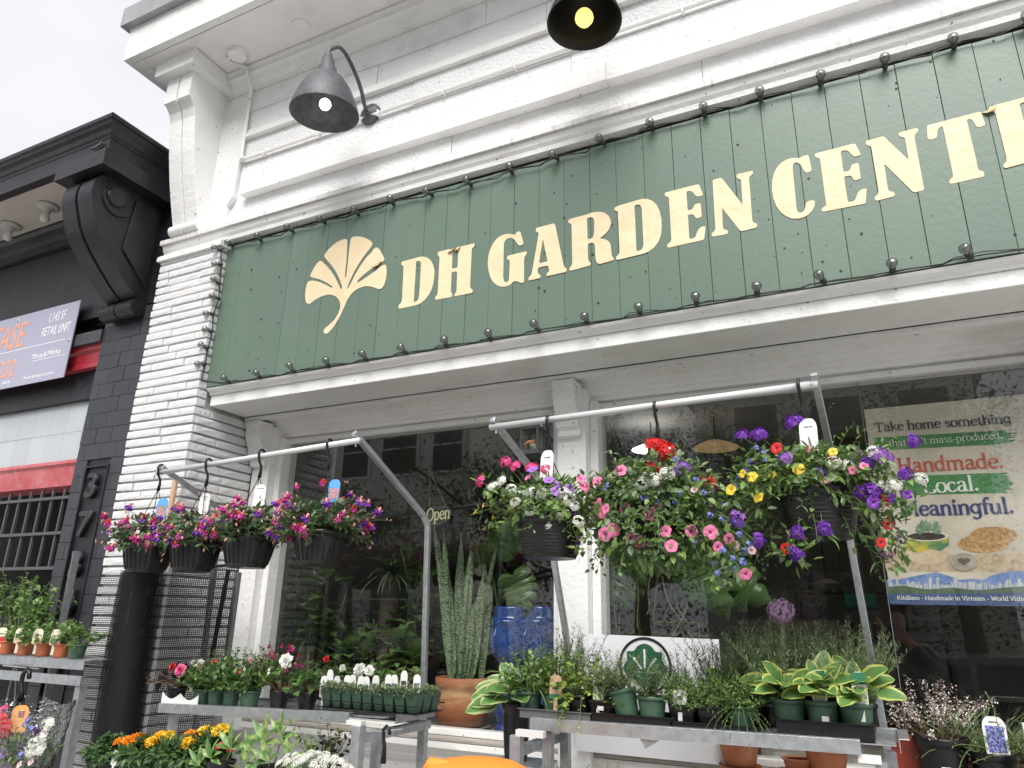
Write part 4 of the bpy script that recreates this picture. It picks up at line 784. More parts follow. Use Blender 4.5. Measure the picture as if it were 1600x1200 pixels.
FL = dict(pet_pink=fl_petunia(pink, pinkd), pet_purple=fl_petunia(violet, dpurple), pet_dark=fl_petunia(purple, dpurple), pet_yellow=fl_petunia(yellowp, orangep), pet_red=fl_petunia(redp, dpurple), pet_pale=fl_petunia(palepink, pinkd), pet_white=fl_petunia(fwhite, violet),
          verb_purple=fl_cluster(purple, 26, 1, .46, .25, violet, .40, .22), verb_violet=fl_cluster(violet, 24, 1, .46, .25, fwhite, .40, .22), verb_white=fl_cluster(fwhite, 20, 1, .48, .2, yellowp, .5, .25), verb_pink=fl_cluster(hotpink, 24, 1, .44, .2, pink, .45, .2), verb_dark=fl_cluster(dpurple, 16, 1, .42, .2, None, .5, .2),
          ger_red=fl_cluster(redp, 26, 1, .48, -.3), lobelia=fl_cluster(blue, 5, .7, .5, .2, fwhite), allium=fl_cluster(lilac, 260, 1, .17, -1, palepink, 1), alyssum=fl_cluster(fwhite, 22, 1, .3, 0, yellowp, .5),
          fuchsia=fl_fuchsia(coral, purple), fuchsia2=fl_fuchsia(coral, magenta), fuchsia3=fl_fuchsia(redp, magenta), beg_pink=fl_double(pink, m2=hotpink), beg_white=fl_double(fwhite), beg_red=fl_double(redp),
          mar_orange=fl_marigold(orangep), mar_yellow=fl_marigold(marig), mar_lemon=fl_marigold(yellowp), mar_red=fl_double(redp, ((1, 9, .05), (.55, 6, .6)), yellowp))
bd = MB(); bd.lathe([(0, -.5), (.18, -.38), (.26, -.1), (.2, .25), (.06, .5), (0, .52)], n=8); bud_me = bd.mesh('bud', pm('bud_coral', (.76, .36, .32)), True)
def put(kind, parent, p, d, size, name='flower'):
    q = V(d).normalized().to_track_quat('Z', 'Y').to_matrix() @ Matrix.Rotation(random.uniform(0, 6.28), 3, 'Z')
    return link(name, FL[kind] if isinstance(kind, str) else kind, parent, loc=p, rot=q, scale=size)

# ---------------------------------------------------------------- pots, tags
def pot_round(b, c, rt, rb_, h, rim=.012, n=28, ribs=0, rings=0, mi=0):
    c = V(c); prof = [(rb_ * .6, .004), (rb_, 0), (rb_ * 1.01, .004)]
    K = 10
    for i in range(1, K + 1):
        t = i / K; r = rb_ + (rt * .95 - rb_) * (t ** .75); prof.append((r, h * .86 * t))
        if rings and i < K: prof.append((r + .0035, h * .86 * t + .002)); prof.append((r + .0015, h * .86 * t + .006))
    prof += [(rt + rim * .3, h * .865), (rt + rim * .4, h * .985), (rt, h), (rt - .006, h * .99), (rt - .01, h * .88)]
    b.lathe(prof, c, n, mi)
    if ribs:
        for k in range(ribs):
            a = 2 * PI * k / ribs; ca, sa = math.cos(a), math.sin(a)
            pts = [c + V((ca * (rb_ + (rt * .95 - rb_) * (t ** .75) + .0005), sa * (rb_ + (rt * .95 - rb_) * (t ** .75) + .0005), h * .86 * t)) for t in (.14, .35, .6, .93)]
            b.tube(pts, .0035, 5, mi)
    return b
def soil_disc(c, r): return MB().lathe([(0, .006), (r * .6, .004), (r, -.002)], c, 20)
def tagm(b, base, tip, wdt, up=(0, -1, 0), mi=0):
    a, c = V(base), V(tip); b.bar(a, c, wdt, .0012, up, mi)
def plant_tag(parent, base, lean, h, wd, m=tagw, pr=None, prc=(.2, .2, .2), world=False, rz=0, name='plant_tag', stick=True):
    """a stake label with printed band, its face turned to the street"""
    t = MB(); o = V(base)
    prof = rounded([(-wd / 2, 0), (wd / 2, 0), (wd / 2, h * .82), (wd * .3, h), (-wd * .3, h), (-wd / 2, h * .82)], wd * .2)
    R3 = Matrix.Rotation(rz, 3, 'Z') @ Matrix.Rotation(lean, 3, 'X')
    t.prism([prof], lambda a, b, w_: o + R3 @ V((a, w_, b)), -.0008, .0008)
    if stick: t.prism([[(-wd * .15, -.05), (wd * .15, -.05), (wd * .15, 0), (-wd * .15, 0)]], lambda a, b, w_: o + R3 @ V((a, w_, b)), -.0007, .0007)
    tg = obj(name, t, m, parent, world=world)
    if pr:
        for (x0, x1, z0, z1, mm) in pr:
            q = MB(); q.prism([[(x0 * wd, z0 * h), (x1 * wd, z0 * h), (x1 * wd, z1 * h), (x0 * wd, z1 * h)]], lambda a, b, w_: o + R3 @ V((a, w_, b)), -.0016, -.0010)
            e = obj('print', q, mm, tg, world=False)
    return tg
dk_print = M('dark_print', (.04, .04, .045), .5, col2=(.5, .46, .48), scale=150, lo=.52, hi=.64); col_print = M('photo_print', (.16, .22, .08), .5, col2=(.62, .22, .42), scale=130, lo=.42, hi=.58); blue_print = M('blue_print', (.08, .32, .70), .45)
green_print = M('green_print', (.03, .17, .08), .5); brown_print = M('kraft_card', (.48, .32, .20), .6)
leaf_print = M('leafy_print', (.10, .22, .05), .5, col2=(.55, .62, .40), scale=120, lo=.42, hi=.58); blue_flower_print = M('blue_flower_print', (.05, .06, .30), .5, col2=(.3, .32, .6), scale=120, lo=.42, hi=.58); tan_print = M('tan_print', (.62, .52, .30), .5, col2=(.5, .36, .3), scale=100)

# ---------------------------------------------------------------- display racks
def rack(name, label, bar, arms, mesh_parts=()):
    t = thing(name, label, 'display rack', (bar[0].x, bar[0].y, 0), 'galvanised display racks')
    obj('hanging_bar', MB().tube(bar, .0145, 14), lightgrey, t, smooth=True)
    for pts in arms:
        b = MB()
        for a, c in zip(pts[:-1], pts[1:]): b.bar(a, c, .026, .026, (1, 0, 0))
        obj('arm', b, galv, t, bevel=.003)
    return t
def Lrail(parent, a, b, h=.042, d=.03, name='shelf_rail'):
    a, b = V(a), V(b); m = MB()
    m.bar(a, b, .003, h); n = (b - a).cross(V((0, 0, 1))).normalized()
    if n.y < 0: n = -n
    m.bar(a + n * d / 2 + V((0, 0, h / 2 - .0015)), b + n * d / 2 + V((0, 0, h / 2 - .0015)), d, .003)
    return obj(name, m, galv, parent, bevel=.001)
LB0, LB1 = P(246, 739, -.35), P(562, 688, -.35)
ub = P(662, 806, .16); 
lrack = rack('display_rack', 'galvanised rack with a hanging bar of four fuchsia baskets beside the brick pier', [LB0, LB1], [
    [P(553, 676, -.36), ub, V((ub.x + .01, ub.y + .03, ub.z - .05)), V((P(669, 1172, .26).x, .26, .0))],
    [P(252, 730, -.36), PX(345, 797, P(252, 730, -.36).x + .01), V((P(252, 730, -.36).x + .02, PX(345, 797, P(252, 730, -.36).x).y + .06, 0))]])
for e, px in ((LB1, (551, 694)), (LB0, (252, 745))):
    obj('bolt', MB().tube([e + V((-.02, 0, -.01)), e + V((-.02, 0, -.03))], .004, 8), galv, lrack)
RB0, RB1 = P(766, 668, -.30), P(1278, 600, -.30)
ra = P(845, 752, .10); rbm = P(1326, 832, .10)
rrack = rack('display_rack', 'galvanised rack with a hanging bar of three mixed flower baskets before the large window', [RB0, RB1], [
    [P(769, 655, -.315), ra, V((P(886, 1000, .30).x, .30, P(886, 1000, .30).z)), V((P(886, 1000, .34).x, .33, .0))],
    [P(1271, 584, -.315), rbm, P(1390, 1190, .16), P(1400, 1260, .16)]])
obj('bolt', MB().tube([RB0 + V((.03, 0, -.01)), RB0 + V((.03, 0, -.03))], .004, 8), galv, rrack)
obj('bolt', MB().tube([RB1 + V((-.02, -.02, 0)), RB1 + V((-.02, -.012, .0))], .006, 8), galv, rrack)
# left table: front rail, side rails, slats, stub posts of the lower tier
LT0, LT1 = P(247, 1106, -.30), P(545, 1122, -.30); ZL = (LT0.z + LT1.z) / 2 + .02
ltab = thing('plant_table', 'galvanised stepped plant table under the fuchsia baskets', 'plant table', (LT0.x, LT0.y, 0), 'galvanised plant tables')
RT0, RT1 = P(828, 1131, -.30), P(1345, 1168, -.30); ZR = (RT0.z + RT1.z) / 2 + .02
rtab = thing('plant_table', 'galvanised stepped plant table full of herbs before the large window', 'plant table', (RT0.x, RT0.y, 0), 'galvanised plant tables')
for t, a, b, dep, xe in ((ltab, LT0, LT1, .42, -1.90), (rtab, RT0, RT1, .36, .02)):
    Lrail(t, a, b); z0 = max(a.z, b.z) + .02
    Lrail(t, V((a.x, a.y + dep, a.z)), V((xe, a.y + dep, b.z + .0)))
    Lrail(t, V((a.x, a.y + .004, a.z)), V((a.x, a.y + dep - .004, a.z))); Lrail(t, V((xe, a.y + .10, b.z)), V((xe, a.y + dep - .004, b.z)))
    for i in range(7):
        y = a.y + .05 + (dep - .07) * i / 6; obj('shelf_slat', MB().bar((a.x + .01, y, a.z + .008), (xe - .01, y, b.z + .008), .03, .004), galv, t)
    for (x, y) in ((a.x + .02, a.y + dep - .05), (xe - .03, a.y + dep - .05), (a.x + .05, a.y + .06), (xe - .06, a.y + .06)):
        obj('leg', MB().bar((x, y, 0), (x, y, a.z - .03), .035, .035), galv, t)
def lower(t, px_post, px_end, y0, y1, z0, xl):
    c = P(px_post[0], px_post[1], y0)
    obj('lower_post', MB().bar((c.x, y0, 0), (c.x, y0, c.z), .042, .042), galv, t, bevel=.003)
    obj('lower_cap', MB().bar((c.x - .055, y0 - .0, c.z + .008), (c.x + .02, y0, c.z + .008), .028, .016), M('white_tape', (.62, .62, .60), .6), t)
    e = PX(px_end[0], px_end[1], c.x)
    obj('lower_beam', MB().bar((c.x, y0 + .022, c.z - .05), (c.x, e.y, c.z - .05), .035, .035), galv, t, bevel=.003)
    Lrail(t, V((xl, y0 - .1, c.z - .26)), V((c.x - .03, y0 - .1, c.z - .25))); Lrail(t, V((xl, y0 + .2, c.z - .26)), V((c.x - .03, y0 + .2, c.z - .25)))
    obj('lower_shelf', MB().box(xl, c.x - .025, y0 - .095, y0 + .195, c.z - .25, c.z - .243), galv, t)
    return c
lowL = lower(ltab, (561, 1133), (668, 1150), -.42, .1, 0, -2.95)
lowR = lower(rtab, (808, 1148), (890, 1160), -.42, .1, 0, -1.0) if False else None
c = P(808, 1148, -.38)
obj('lower_post', MB().bar((c.x, -.38, 0), (c.x, -.38, c.z), .042, .042), galv, rtab, bevel=.003)
obj('lower_cap', MB().bar((c.x, -.38, c.z + .008), (c.x + .11, -.38, c.z + .008), .028, .022), M('white_tape', (.62, .62, .60), .6), rtab)
obj('lower_beam', MB().bar((c.x, -.36, c.z - .055), (c.x, .02, c.z - .055), .035, .035), galv, rtab, bevel=.003)
obj('lower_shelf', MB().box(c.x + .03, -.10, -.62, -.2, c.z - .308, c.z - .30), galv, rtab)
zlowR = c.z - .30
obj('shelf_bracket', MB().prism([[(P(1000, 1155, -.29).x, RT0.z - .02), (P(1030, 1155, -.29).x, RT0.z - .02), (P(1008, 1165, -.29).x, RT0.z - .05)]], lambda a, b, w_: (a, w_, b), -.288, -.284), galv, rtab)
obj('end_tab', MB().box(P(1340, 1180, -.29).x, P(1376, 1180, -.29).x, -.29, -.27, RT1.z - .045, RT1.z - .022), tagw, rtab)

# ---------------------------------------------------------------- hanging baskets
def hanger(parent, top, rim_c, rim_r, rim_z, hook_h=.12, wires=3, ph=.4):
    """black S hook over the bar with wires to the rim; world coords"""
    t = V(top); b = MB(); r = .021
    pts = [t + V((.0, r * math.sin(a) * 1.0 + 0, r * math.cos(a))) + V((0, 0, .004)) for a in [math.radians(x) for x in (130, 90, 45, 0, -45, -90, -120)]]
    pts += [t + V((.002, -.014, -.035)), t + V((.004, .002, -.06)), t + V((.004, .004, -.085)), t + V((.003, .001, -hook_h))]
    b.tube(pts, [.004, .005, .006, .0065, .0065, .0065, .0065, .0065, .006, .0075, .010], 8)
    hk = obj('hook', b, blackplastic, parent, smooth=True)
    e = t + V((.003, 0, -hook_h + .005))
    for k in range(wires):
        a = ph + 2 * PI * k / wires
        obj('hanger_wire', MB().tube([e, e.lerp(V((rim_c.x + rim_r * math.cos(a), rim_c.y + rim_r * math.sin(a), rim_z)), .5) + V((0, 0, -.004)), (rim_c.x + rim_r * math.cos(a), rim_c.y + rim_r * math.sin(a), rim_z)], .0022, 5), blackplastic, hk)
    return hk
def fuchsia_basket(i, label, px, rimy, hook_px, tagc):
    random.seed(100 + i)
    top = P(px, rimy, -.35); t = thing('hanging_basket', label, 'hanging basket', (top.x, top.y, top.z - .15), 'fuchsia baskets on the left bar')
    h = .152; b = MB(); base = V((top.x, top.y, top.z - h))
    pot_round(b, base, .130, .088, h, .012, 40, ribs=26); b.lathe([(0, .002), (.088, .002)], base, 30)
    obj('pot', b, blackplastic, t, smooth=True); obj('soil', soil_disc(top + V((0, 0, -.02)), .12), soil, t)
    hp = P(hook_px[0], hook_px[1], -.35); hanger(t, hp, top, .125, top.z - .008, .12, 3, .5 + i)
    fol = MB(); st = MB(); o = top + V((0, 0, -.015))
    tips = bush(fol, st, o, 44, (.13, .22), (15, 80), .75, .050, .030, 12, .09, 'ovate', (0, 0, 1, 1, 2), .0016)
    tips += bush(fol, st, o, 28, (.14, .20), (12, 42), .55, .054, .032, 11, .10, 'ovate', (0, 0, 1), .0016)
    cloud(fol, top + V((0, 0, .07)), (.17, .17, .07), 230, .050, .030, mis=(0, 1), shell=.3)
    young = bush(fol, st, o, 14, (.22, .30), (30, 70), .5, .022, .012, 12, .08, 'ovate', (2, 3), .0011)
    obj('foliage', fol, [leafm('fuchsia_leaf', (.065, .115, .055), (.10, .165, .075)), leafm('fuchsia_leaf_soft', (.08, .14, .065), (.13, .20, .09)), G_mid, G_light], t, kind='stuff', fix=False)
    obj('stems', st, stem_r, t, kind='stuff', fix=False)
    n = 0
    for p, d in tips + [(o + V((math.cos(a) * .19, math.sin(a) * .19, random.uniform(.03, .11))), V((0, 0, -1))) for a in [random.uniform(0, 6.28) for _ in range(14)]]:
        if random.random() < .54:
            sz = random.uniform(.028, .040); q = p + V(((p.x - o.x) * .08, (p.y - o.y) * .08 - .008, random.uniform(.012, .05)))
            put(random.choice(['fuchsia', 'fuchsia', 'fuchsia2', 'fuchsia2', 'fuchsia3']), t, q - V(t.location), V((random.uniform(-.6, .6), random.uniform(-.3, .6), 1)), sz); n += 1
        elif random.random() < .7:
            put(bud_me, t, p + V((0, 0, -.01)) - V(t.location), rnd_dir(40, 90), random.uniform(.014, .022), 'bud')
    for p, d in young:
        for k in range(2): put(bud_me, t, p + rnd_dir() * .012 - V(t.location), rnd_dir(40, 90), random.uniform(.009, .015), 'bud')
    if tagc:
        c = P(tagc[0], tagc[1], -.36)
        pr = [(-.5, .5, .62, .82, blue_print), (-.42, .42, .12, .60, col_print)] if tagc[2] == 'pic' else [(-.3, .3, .80, .83, dk_print)]
        plant_tag(t, c - V((0, 0, .05)), -.1, .11, .055, blue_print if tagc[2] == 'pic' else tagw, pr, world=True, name='plant_tag', rz=.55 - .2 * (i % 2), stick=False)
    return t
fb_lab = ['fuchsia basket at the left end of the bar, beside the black tiled pier', 'second fuchsia basket from the black tiled pier', 'third fuchsia basket from the black tiled pier, with a red bloom hanging low', 'fuchsia basket hanging alone before the left window pane, picture tag above it']
for i, a in enumerate([(234, 850, (252, 733), (252, 795, 'pic')), (307, 846, (326, 724), (318, 788, 'w')), (391, 838, (409, 710), (405, 775, 'w')), (503, 831, (515, 694), (521, 768, 'pic'))]):
    fuchsia_basket(i, fb_lab[i], a[0], a[1], a[2], a[3])

def mixed_basket(i, label, px, rimy, hook_px, rt, h, fol_fn, blooms, tag_):
    random.seed(200 + i)
    top = P(px, rimy, -.30); t = thing('hanging_basket', label, 'hanging basket', (top.x, top.y, top.z - h), 'mixed flower baskets on the right bar')
    b = MB(); base = V((top.x, top.y, top.z - h)); pot_round(b, base, rt, rt * .74, h, .01, 40, rings=1); b.lathe([(0, .002), (rt * .74, .002)], base, 30)
    obj('pot', b, blackplastic, t, smooth=True); obj('soil', soil_disc(top + V((0, 0, -.02)), rt * .93), soil, t)
    hp = P(hook_px[0], hook_px[1], -.30); hanger(t, hp, top, rt * .95, top.z - .008, .14, 4, .3)
    fol = MB(); st = MB(); fol_fn(fol, st, top, rt)
    obj('foliage', fol, [G_mid, G_light, G_grey, G_dark], t, kind='stuff', fix=False); obj('stems', st, stem_m, t, kind='stuff', fix=False)
    L0 = V(t.location); st2 = MB(); fo2 = MB()
    for kind, size, lst, yy in blooms:
        for q in lst:
            p = P(q[0], q[1], yy + random.uniform(-.03, .03)); d = (p - (top + V((0, 0, -.05)))); d.y -= .12 if d.y < .05 else 0
            put(kind, t, p - L0, d.normalized() + rnd_dir() * .45 + V((0, -.5, .1)), size * random.uniform(.8, 1.1) * (.84 if kind.startswith('verb') else 1))
            if abs(p.x - top.x) < rt * 2.1 and p.z < top.z + .16: cloud(fo2, p + V((0, .035, -.012)), (.05, .04, .045), 15, .040 if i else .036, .021 if i != 2 else .017, 'ovate' if i != 2 else 'lance', (0, 1, 1, 2), .2)
            s0 = top + V(((p.x - top.x) * .3, (p.y - top.y) * .3, .0)); md = s0.lerp(p, .55) + V((0, 0, .035)); st2.tube([s0, md, p - d.normalized() * size * .5], .0013, 4, cap=False)
    # the same kinds of bloom on the sides the photo sees less of
    for kind, size, lst, yy in blooms:
        for k in range(max(1, len(lst) // 3)):
            a = random.uniform(0, PI); u = V((math.cos(a) * rt * 1.35, math.sin(a) * rt * 1.2, random.uniform(-.02, .13)))
            put(kind, t, top + u - L0, u + V((0, 0, .1)), size)
    obj('flower_stems', st2, stem_m, t, kind='stuff', fix=False); obj('foliage', fo2, [G_mid, G_light, G_grey], t, kind='stuff', fix=False)
    if tag_: 
        c = P(tag_[0], tag_[1], -.34); plant_tag(t, c - V((0, 0, .06)), -.12, .13, .06, tagw if tag_[2] == 'w' else brown_print, [(-.25, .25, .74, .77, dk_print)] if tag_[2] == 'w' else [(-.4, .4, .1, .4, col_print), (-.4, .4, .55, .75, redp)], world=True, rz=-.1, stick=False)
    return t
def fol_a(fol, st, top, rt):
    o = top + V((0, 0, -.02)); bush(fol, st, o, 46, (.14, .23), (5, 75), .7, .038, .018, 14, rt * .8, 'lance', (0, 1, 1, 2), .0013)
    cloud(fol, top + V((0, 0, .05)), (rt * 1.4, rt * 1.3, .11), 820, .042, .021, mis=(0, 1, 1, 2), shell=.3)
def fol_b(fol, st, top, rt):
    o = top + V((0, 0, -.02)); bush(fol, st, o, 50, (.18, .33), (5, 85), .85, .036, .021, 14, rt * .8, 'ovate', (0, 1, 1, 2), .0013)
    bush(fol, st, o, 40, (.24, .36), (0, 40), 2.0, .040, .025, 16, rt * .95, 'ovate', (0, 2, 1, 0), .0013)
    cloud(fol, top + V((0, 0, .06)), (rt * 1.75, rt * 1.5, .16), 1300, .040, .023, mis=(0, 1, 2, 2), shell=.3)
    cloud(fol, top + V((0, -.02, -.09)), (rt * 1.6, rt * 1.3, .13), 950, .040, .024, mis=(0, 2, 1), shell=.75)
def fol_c(fol, st, top, rt):
    o = top + V((0, 0, -.02)); bush(fol, st, o, 60, (.16, .27), (5, 75), .7, .046, .016, 14, rt * .85, 'lance', (1, 1, 0, 2), .0013)
    bush(fol, st, o, 10, (.26, .38), (-5, 40), 1.9, .034, .019, 15, rt * .95, 'ovate', (0, 3, 2), .0013, az=(-.9, .9), lk=3)
    bush(fol, st, o, 14, (.30, .45), (-5, 40), 1.8, .034, .019, 15, rt * .95, 'ovate', (1, 0, 2), .0013, az=(2.3, 3.6))
    bush(fol, st, o, 2, (.22, .3), (-5, 15), 2.4, .040, .026, 12, rt * .95, 'ovate', (1, 0), .0013, az=(-1.75, -1.4))
    cloud(fol, top + V((0, 0, .045)), (rt * 1.55, rt * 1.35, .10), 1000, .046, .019, shape='lance', mis=(1, 1, 0, 2), shell=.3)
mixed_basket(0, 'flower basket with white clusters spilling over, nearest the centre post', 860, 812, (857, 660), .138, .155, fol_a, [
    ('verb_white', .030, [(812, 775), (828, 798), (848, 770), (862, 790), (880, 770), (875, 800), (855, 820), (898, 790), (905, 815), (830, 770), (805, 785), (890, 780), (868, 778), (770, 760), (798, 765), (784, 752)], -.42),
    ('verb_pink', .028, [(750, 752), (790, 722), (852, 733), (830, 730), (805, 728)], -.40), ('pet_purple', .022, [(872, 757), (866, 768), (888, 765), (858, 750), (832, 733)], -.42),
    ('pet_pink', .020, [(912, 760), (908, 748), (825, 745)], -.42), ('pet_yellow', .013, [(742, 800), (755, 790), (770, 808)], -.36), ('verb_dark', .02, [(898, 802), (840, 772), (905, 845)], -.42)], (853, 728, 'w'))
mixed_basket(1, 'big trailing flower basket of pink petunias with red blooms in the middle', 1028, 800, (1024, 638), .140, .150, fol_b, [
    ('pet_pink', .025, [(933, 752), (917, 762), (934, 788), (946, 795), (977, 795), (1028, 795), (1018, 805), (958, 828), (985, 840), (1000, 847), (1005, 866), (1040, 830), (1049, 853), (1080, 830), (1110, 832), (1122, 855), (1139, 842), (945, 835), (1165, 897), (970, 735), (940, 800)], -.46),
    ('verb_white', .030, [(1010, 745), (1022, 750), (990, 770), (1028, 768), (1043, 740), (955, 745), (1003, 755)], -.44), ('ger_red', .035, [(1030, 700), (1042, 706), (1015, 735), (1020, 695)], -.36),
    ('lobelia', .016, [(938, 750), (945, 767), (950, 758), (980, 765), (1005, 778), (1030, 785), (1055, 785), (1060, 800), (1100, 770), (1130, 790), (1150, 815), (1155, 835), (1130, 860), (1145, 872), (1085, 845), (955, 812), (978, 808), (1010, 777), (1120, 895), (1150, 890), (1165, 860), (935, 775), (968, 770), (1045, 778), (1062, 772), (1088, 750), (1050, 735), (1056, 718), (1110, 805), (1135, 830), (1115, 880), (1160, 878), (1170, 850), (1128, 812)], -.44),
    ('verb_violet', .026, [(1068, 728), (1060, 735)], -.42), ('verb_purple', .034, [(1152, 813), (1186, 845)], -.45), ('pet_pale', .018, [(1085, 765), (1150, 852), (1175, 860)], -.44)], (1022, 712, 'k'))
mixed_basket(2, 'flower basket with purple verbena balls and yellow blooms, nearest the window poster', 1272, 768, (1248, 604), .146, .165, fol_c, [
    ('verb_purple', .034, [(1281, 740), (1245, 833), (1287, 828), (1245, 865), (1350, 770), (1415, 742), (1365, 768), (1358, 725), (1240, 660), (1185, 678), (1158, 680), (1428, 690)], -.45),
    ('verb_violet', .034, [(1226, 717), (1152, 812), (1385, 715), (1375, 710)], -.44), ('pet_yellow', .020, [(1185, 777), (1175, 745), (1248, 733), (1207, 742), (1142, 765), (1160, 740), (1301, 706)], -.45),
    ('verb_white', .026, [(1302, 722), (1325, 728), (1365, 705), (1440, 748), (1380, 760), (1400, 758)], -.44), ('pet_red', .020, [(1378, 783), (1377, 848), (1388, 818), (1302, 716), (1213, 700), (1228, 857)], -.42), ('pet_dark', .020, [(1393, 778), (1418, 772), (1365, 785)], -.44), ('verb_dark', .024, [(1408, 840), (1385, 868)], -.40), ('pet_pink', .016, [(1332, 735), (1265, 702), (1292, 750), (1350, 728)], -.44),
    ('lobelia', .015, [(1155, 745), (1165, 735), (1193, 707), (1182, 700), (1150, 760), (1195, 720), (1170, 720), (1160, 820), (1145, 800)], -.42)], (1263, 682, 'w'))
# ---------------------------------------------------------------- potted plants on the tables
def shelf(a, b, x): return a.z + (b.z - a.z) * (x - a.x) / (b.x - a.x) + .0115
def at_shelf(px, y, which='L', py=1085):
    x = P(px, py, y).x; a, b = (LT0, LT1) if which == 'L' else (RT0, RT1)
    return V((x, y, shelf(a, b, x)))
def new_pot(label, cat, base, kind='green', rt=.05, h=.085, group=None, square=False, tilt=None, lift=0, name='potted_plant'):
    m = {'green': pot_green, 'black': blackplastic, 'terra': terracotta, 'orange': orange_pot, 'red': M('red_glazed_pot', (.36, .05, .03), .3)}[kind]
    t = thing(name, label, cat, tuple(base + V((0, 0, lift))), group)
    b = MB()
    if square:
        s0, s1 = rt * .78, rt
        for (r0, r1, z0, z1) in ((s0, s1 * .96, 0, h * .78), (s1, s1 * 1.03, h * .78, h)):
            vs = [(sx * r, sy * r, z) for r, z in ((r0, z0), (r1, z1)) for sx, sy in ((-1, -1), (1, -1), (1, 1), (-1, 1))]
            b.add(vs, [(0, 1, 5, 4), (1, 2, 6, 5), (2, 3, 7, 6), (3, 0, 4, 7), (0, 3, 2, 1)])
        obj('pot', b, m, t, world=False, bevel=.004)
        obj('soil', MB().box(-rt * .93, rt * .93, -rt * .93, rt * .93, h * .84, h * .88), soil, t, world=False)
    else:
        pot_round(b, (0, 0, 0), rt, rt * .74, h, .006, 24); b.lathe([(0, .001), (rt * .74, .001)], (0, 0, 0), 20)
        obj('pot', b, m, t, smooth=True, world=False); obj('soil', soil_disc((0, 0, h * .92), rt * .9), soil, t, world=False)
    if tilt: t.rotation_euler = tilt
    return t
def fol(t, fn, mats, stem=stem_m, nm='foliage'):
    f, s = MB(), MB(); r = fn(f, s)
    obj(nm, f, mats, t, world=False, kind='stuff', fix=False)
    if s.v: obj('stems', s, stem, t, world=False, kind='stuff', fix=False)
    return r
def bed(px0, px1, y0, y1, which, label, h=.03, m=None, name='plant_tray', py=1095):
    a = at_shelf(px0, y0, which, py); b = at_shelf(px1, y0, which, py); x0, x1 = a.x, b.x; z0 = max(a.z, b.z) + .001
    t = thing(name, label, 'tray', ((x0 + x1) / 2, (y0 + y1) / 2, z0)); m = m or blackplastic
    k = MB(); k.box(x0, x1, y0, y1, z0, z0 + .003)
    for (p, q, r, s_) in ((x0, x1, y0, y0 + .003), (x0, x1, y1 - .003, y1), (x0, x0 + .003, y0 + .003, y1 - .003), (x1 - .003, x1, y0 + .003, y1 - .003)): k.box(p, q, r, s_, z0 + .003, z0 + h)
    k.box(x0 - .008, x1 + .008, y0 - .008, y0, z0 + h - .003, z0 + h)
    obj('tray', k, m, t); return t, z0 + .004

# --- left table
random.seed(300)
bronze = leafm('leaf_bronze', (.035, .018, .016), (.06, .035, .025), .4)
beg_green = leafm('leaf_begonia', (.07, .15, .04), (.12, .22, .06), .4)
card = thing('card_tray', 'white cardboard plant carrier at the left end of the table', 'tray', tuple(at_shelf(280, -.24)))
cb = MB()
x0, x1 = at_shelf(254, -.27).x, at_shelf(311, -.27).x; zc = at_shelf(280, -.27).z
pr_ = [(x0, zc), (x1, zc), (x1, zc + .03)]
for i in range(10, -1, -1): pr_.append((x0 + (x1 - x0) * i / 10, zc + .055 - .028 * abs(math.sin(i * PI / 5))))
cb.prism([pr_], lambda a, b, w_: (a, w_, b), -.272, -.269); obj('front_panel', cb, tagw, card)
obj('base', MB().box(x0, x1, -.268, -.14, zc, zc + .002), tagw, card)
def begonia(label, base, flowers, bronze_leaf, kind='black', n=22, leafL=.062, gp='begonias on the left table', rt=.045):
    t = new_pot(label, 'begonia', base, kind, rt, .08, gp, name='begonia')
    fol(t, lambda f, s: bush(f, s, (0, 0, .075), n, (.07, .15), (20, 80), .5, leafL, leafL * .72, 4, .03, 'heart', (0,), .003, start=.5, lk=3), [bronze if bronze_leaf else beg_green], stem_r)
    for kind_, p, sz, d in flowers: put(kind_, t, V(p) - base, d, sz)
    return t
b0 = at_shelf(276, -.20); begonia('pink double begonia with dark bronze leaves', b0, [('beg_pink', P(282, 1047, -.27), .034, (.1, -1, .3)), ('beg_red', P(270, 1042, -.25), .022, (-.4, -1, .3))], True)
b0 = at_shelf(316, -.06); begonia('small white begonia behind the pink begonia', b0, [('beg_white', P(313, 1037, -.12), .024, (.2, -1, .4)), ('beg_white', P(302, 1035, -.12), .015, (-.2, -1, .4))], True, n=16)
for i, (px, y) in enumerate(((315, -.22), (338, -.22), (362, -.22), (391, -.21), (352, -.06), (392, -.06))):
    lab = ['small green pot of leafy impatiens beside the white carrier', 'leafy impatiens in a green pot, second from the white carrier', 'leafy impatiens in a green pot, third from the white carrier', 'wide leafy impatiens in the last green pot of the row', 'leafy impatiens in the second row, left', 'tall leafy impatiens in the second row, right'][i]
    t = new_pot(lab, 'impatiens', at_shelf(px, y), 'green', .040 if i < 3 else .048, .075, 'impatiens in green pots', name='impatiens')
    fol(t, lambda f, s: bush(f, s, (0, 0, .07), 24, (.12, .21 if i else .12), (25, 88), .35, .046, .024, 13, .03, 'ovate', (0, 0, 1), .002), [G_mid, G_light])
    for k in range(3):
        put(random.choice(['pet_white', 'pet_red', 'pet_white']), t, rnd_dir(30, 80) * .12 + V((0, -.02, .09)), (0, -1, .6), .008)
t = new_pot('upright red fuchsia at the back of the left table', 'fuchsia', at_shelf(438, .0), 'black', .05, .085, name='fuchsia')
fol(t, lambda f, s: bush(f, s, (0, 0, .08), 26, (.14, .24), (35, 85), .35, .034, .017, 14, .035, 'ovate', (0, 1), .0018), [G_dark, G_mid], stem_r)
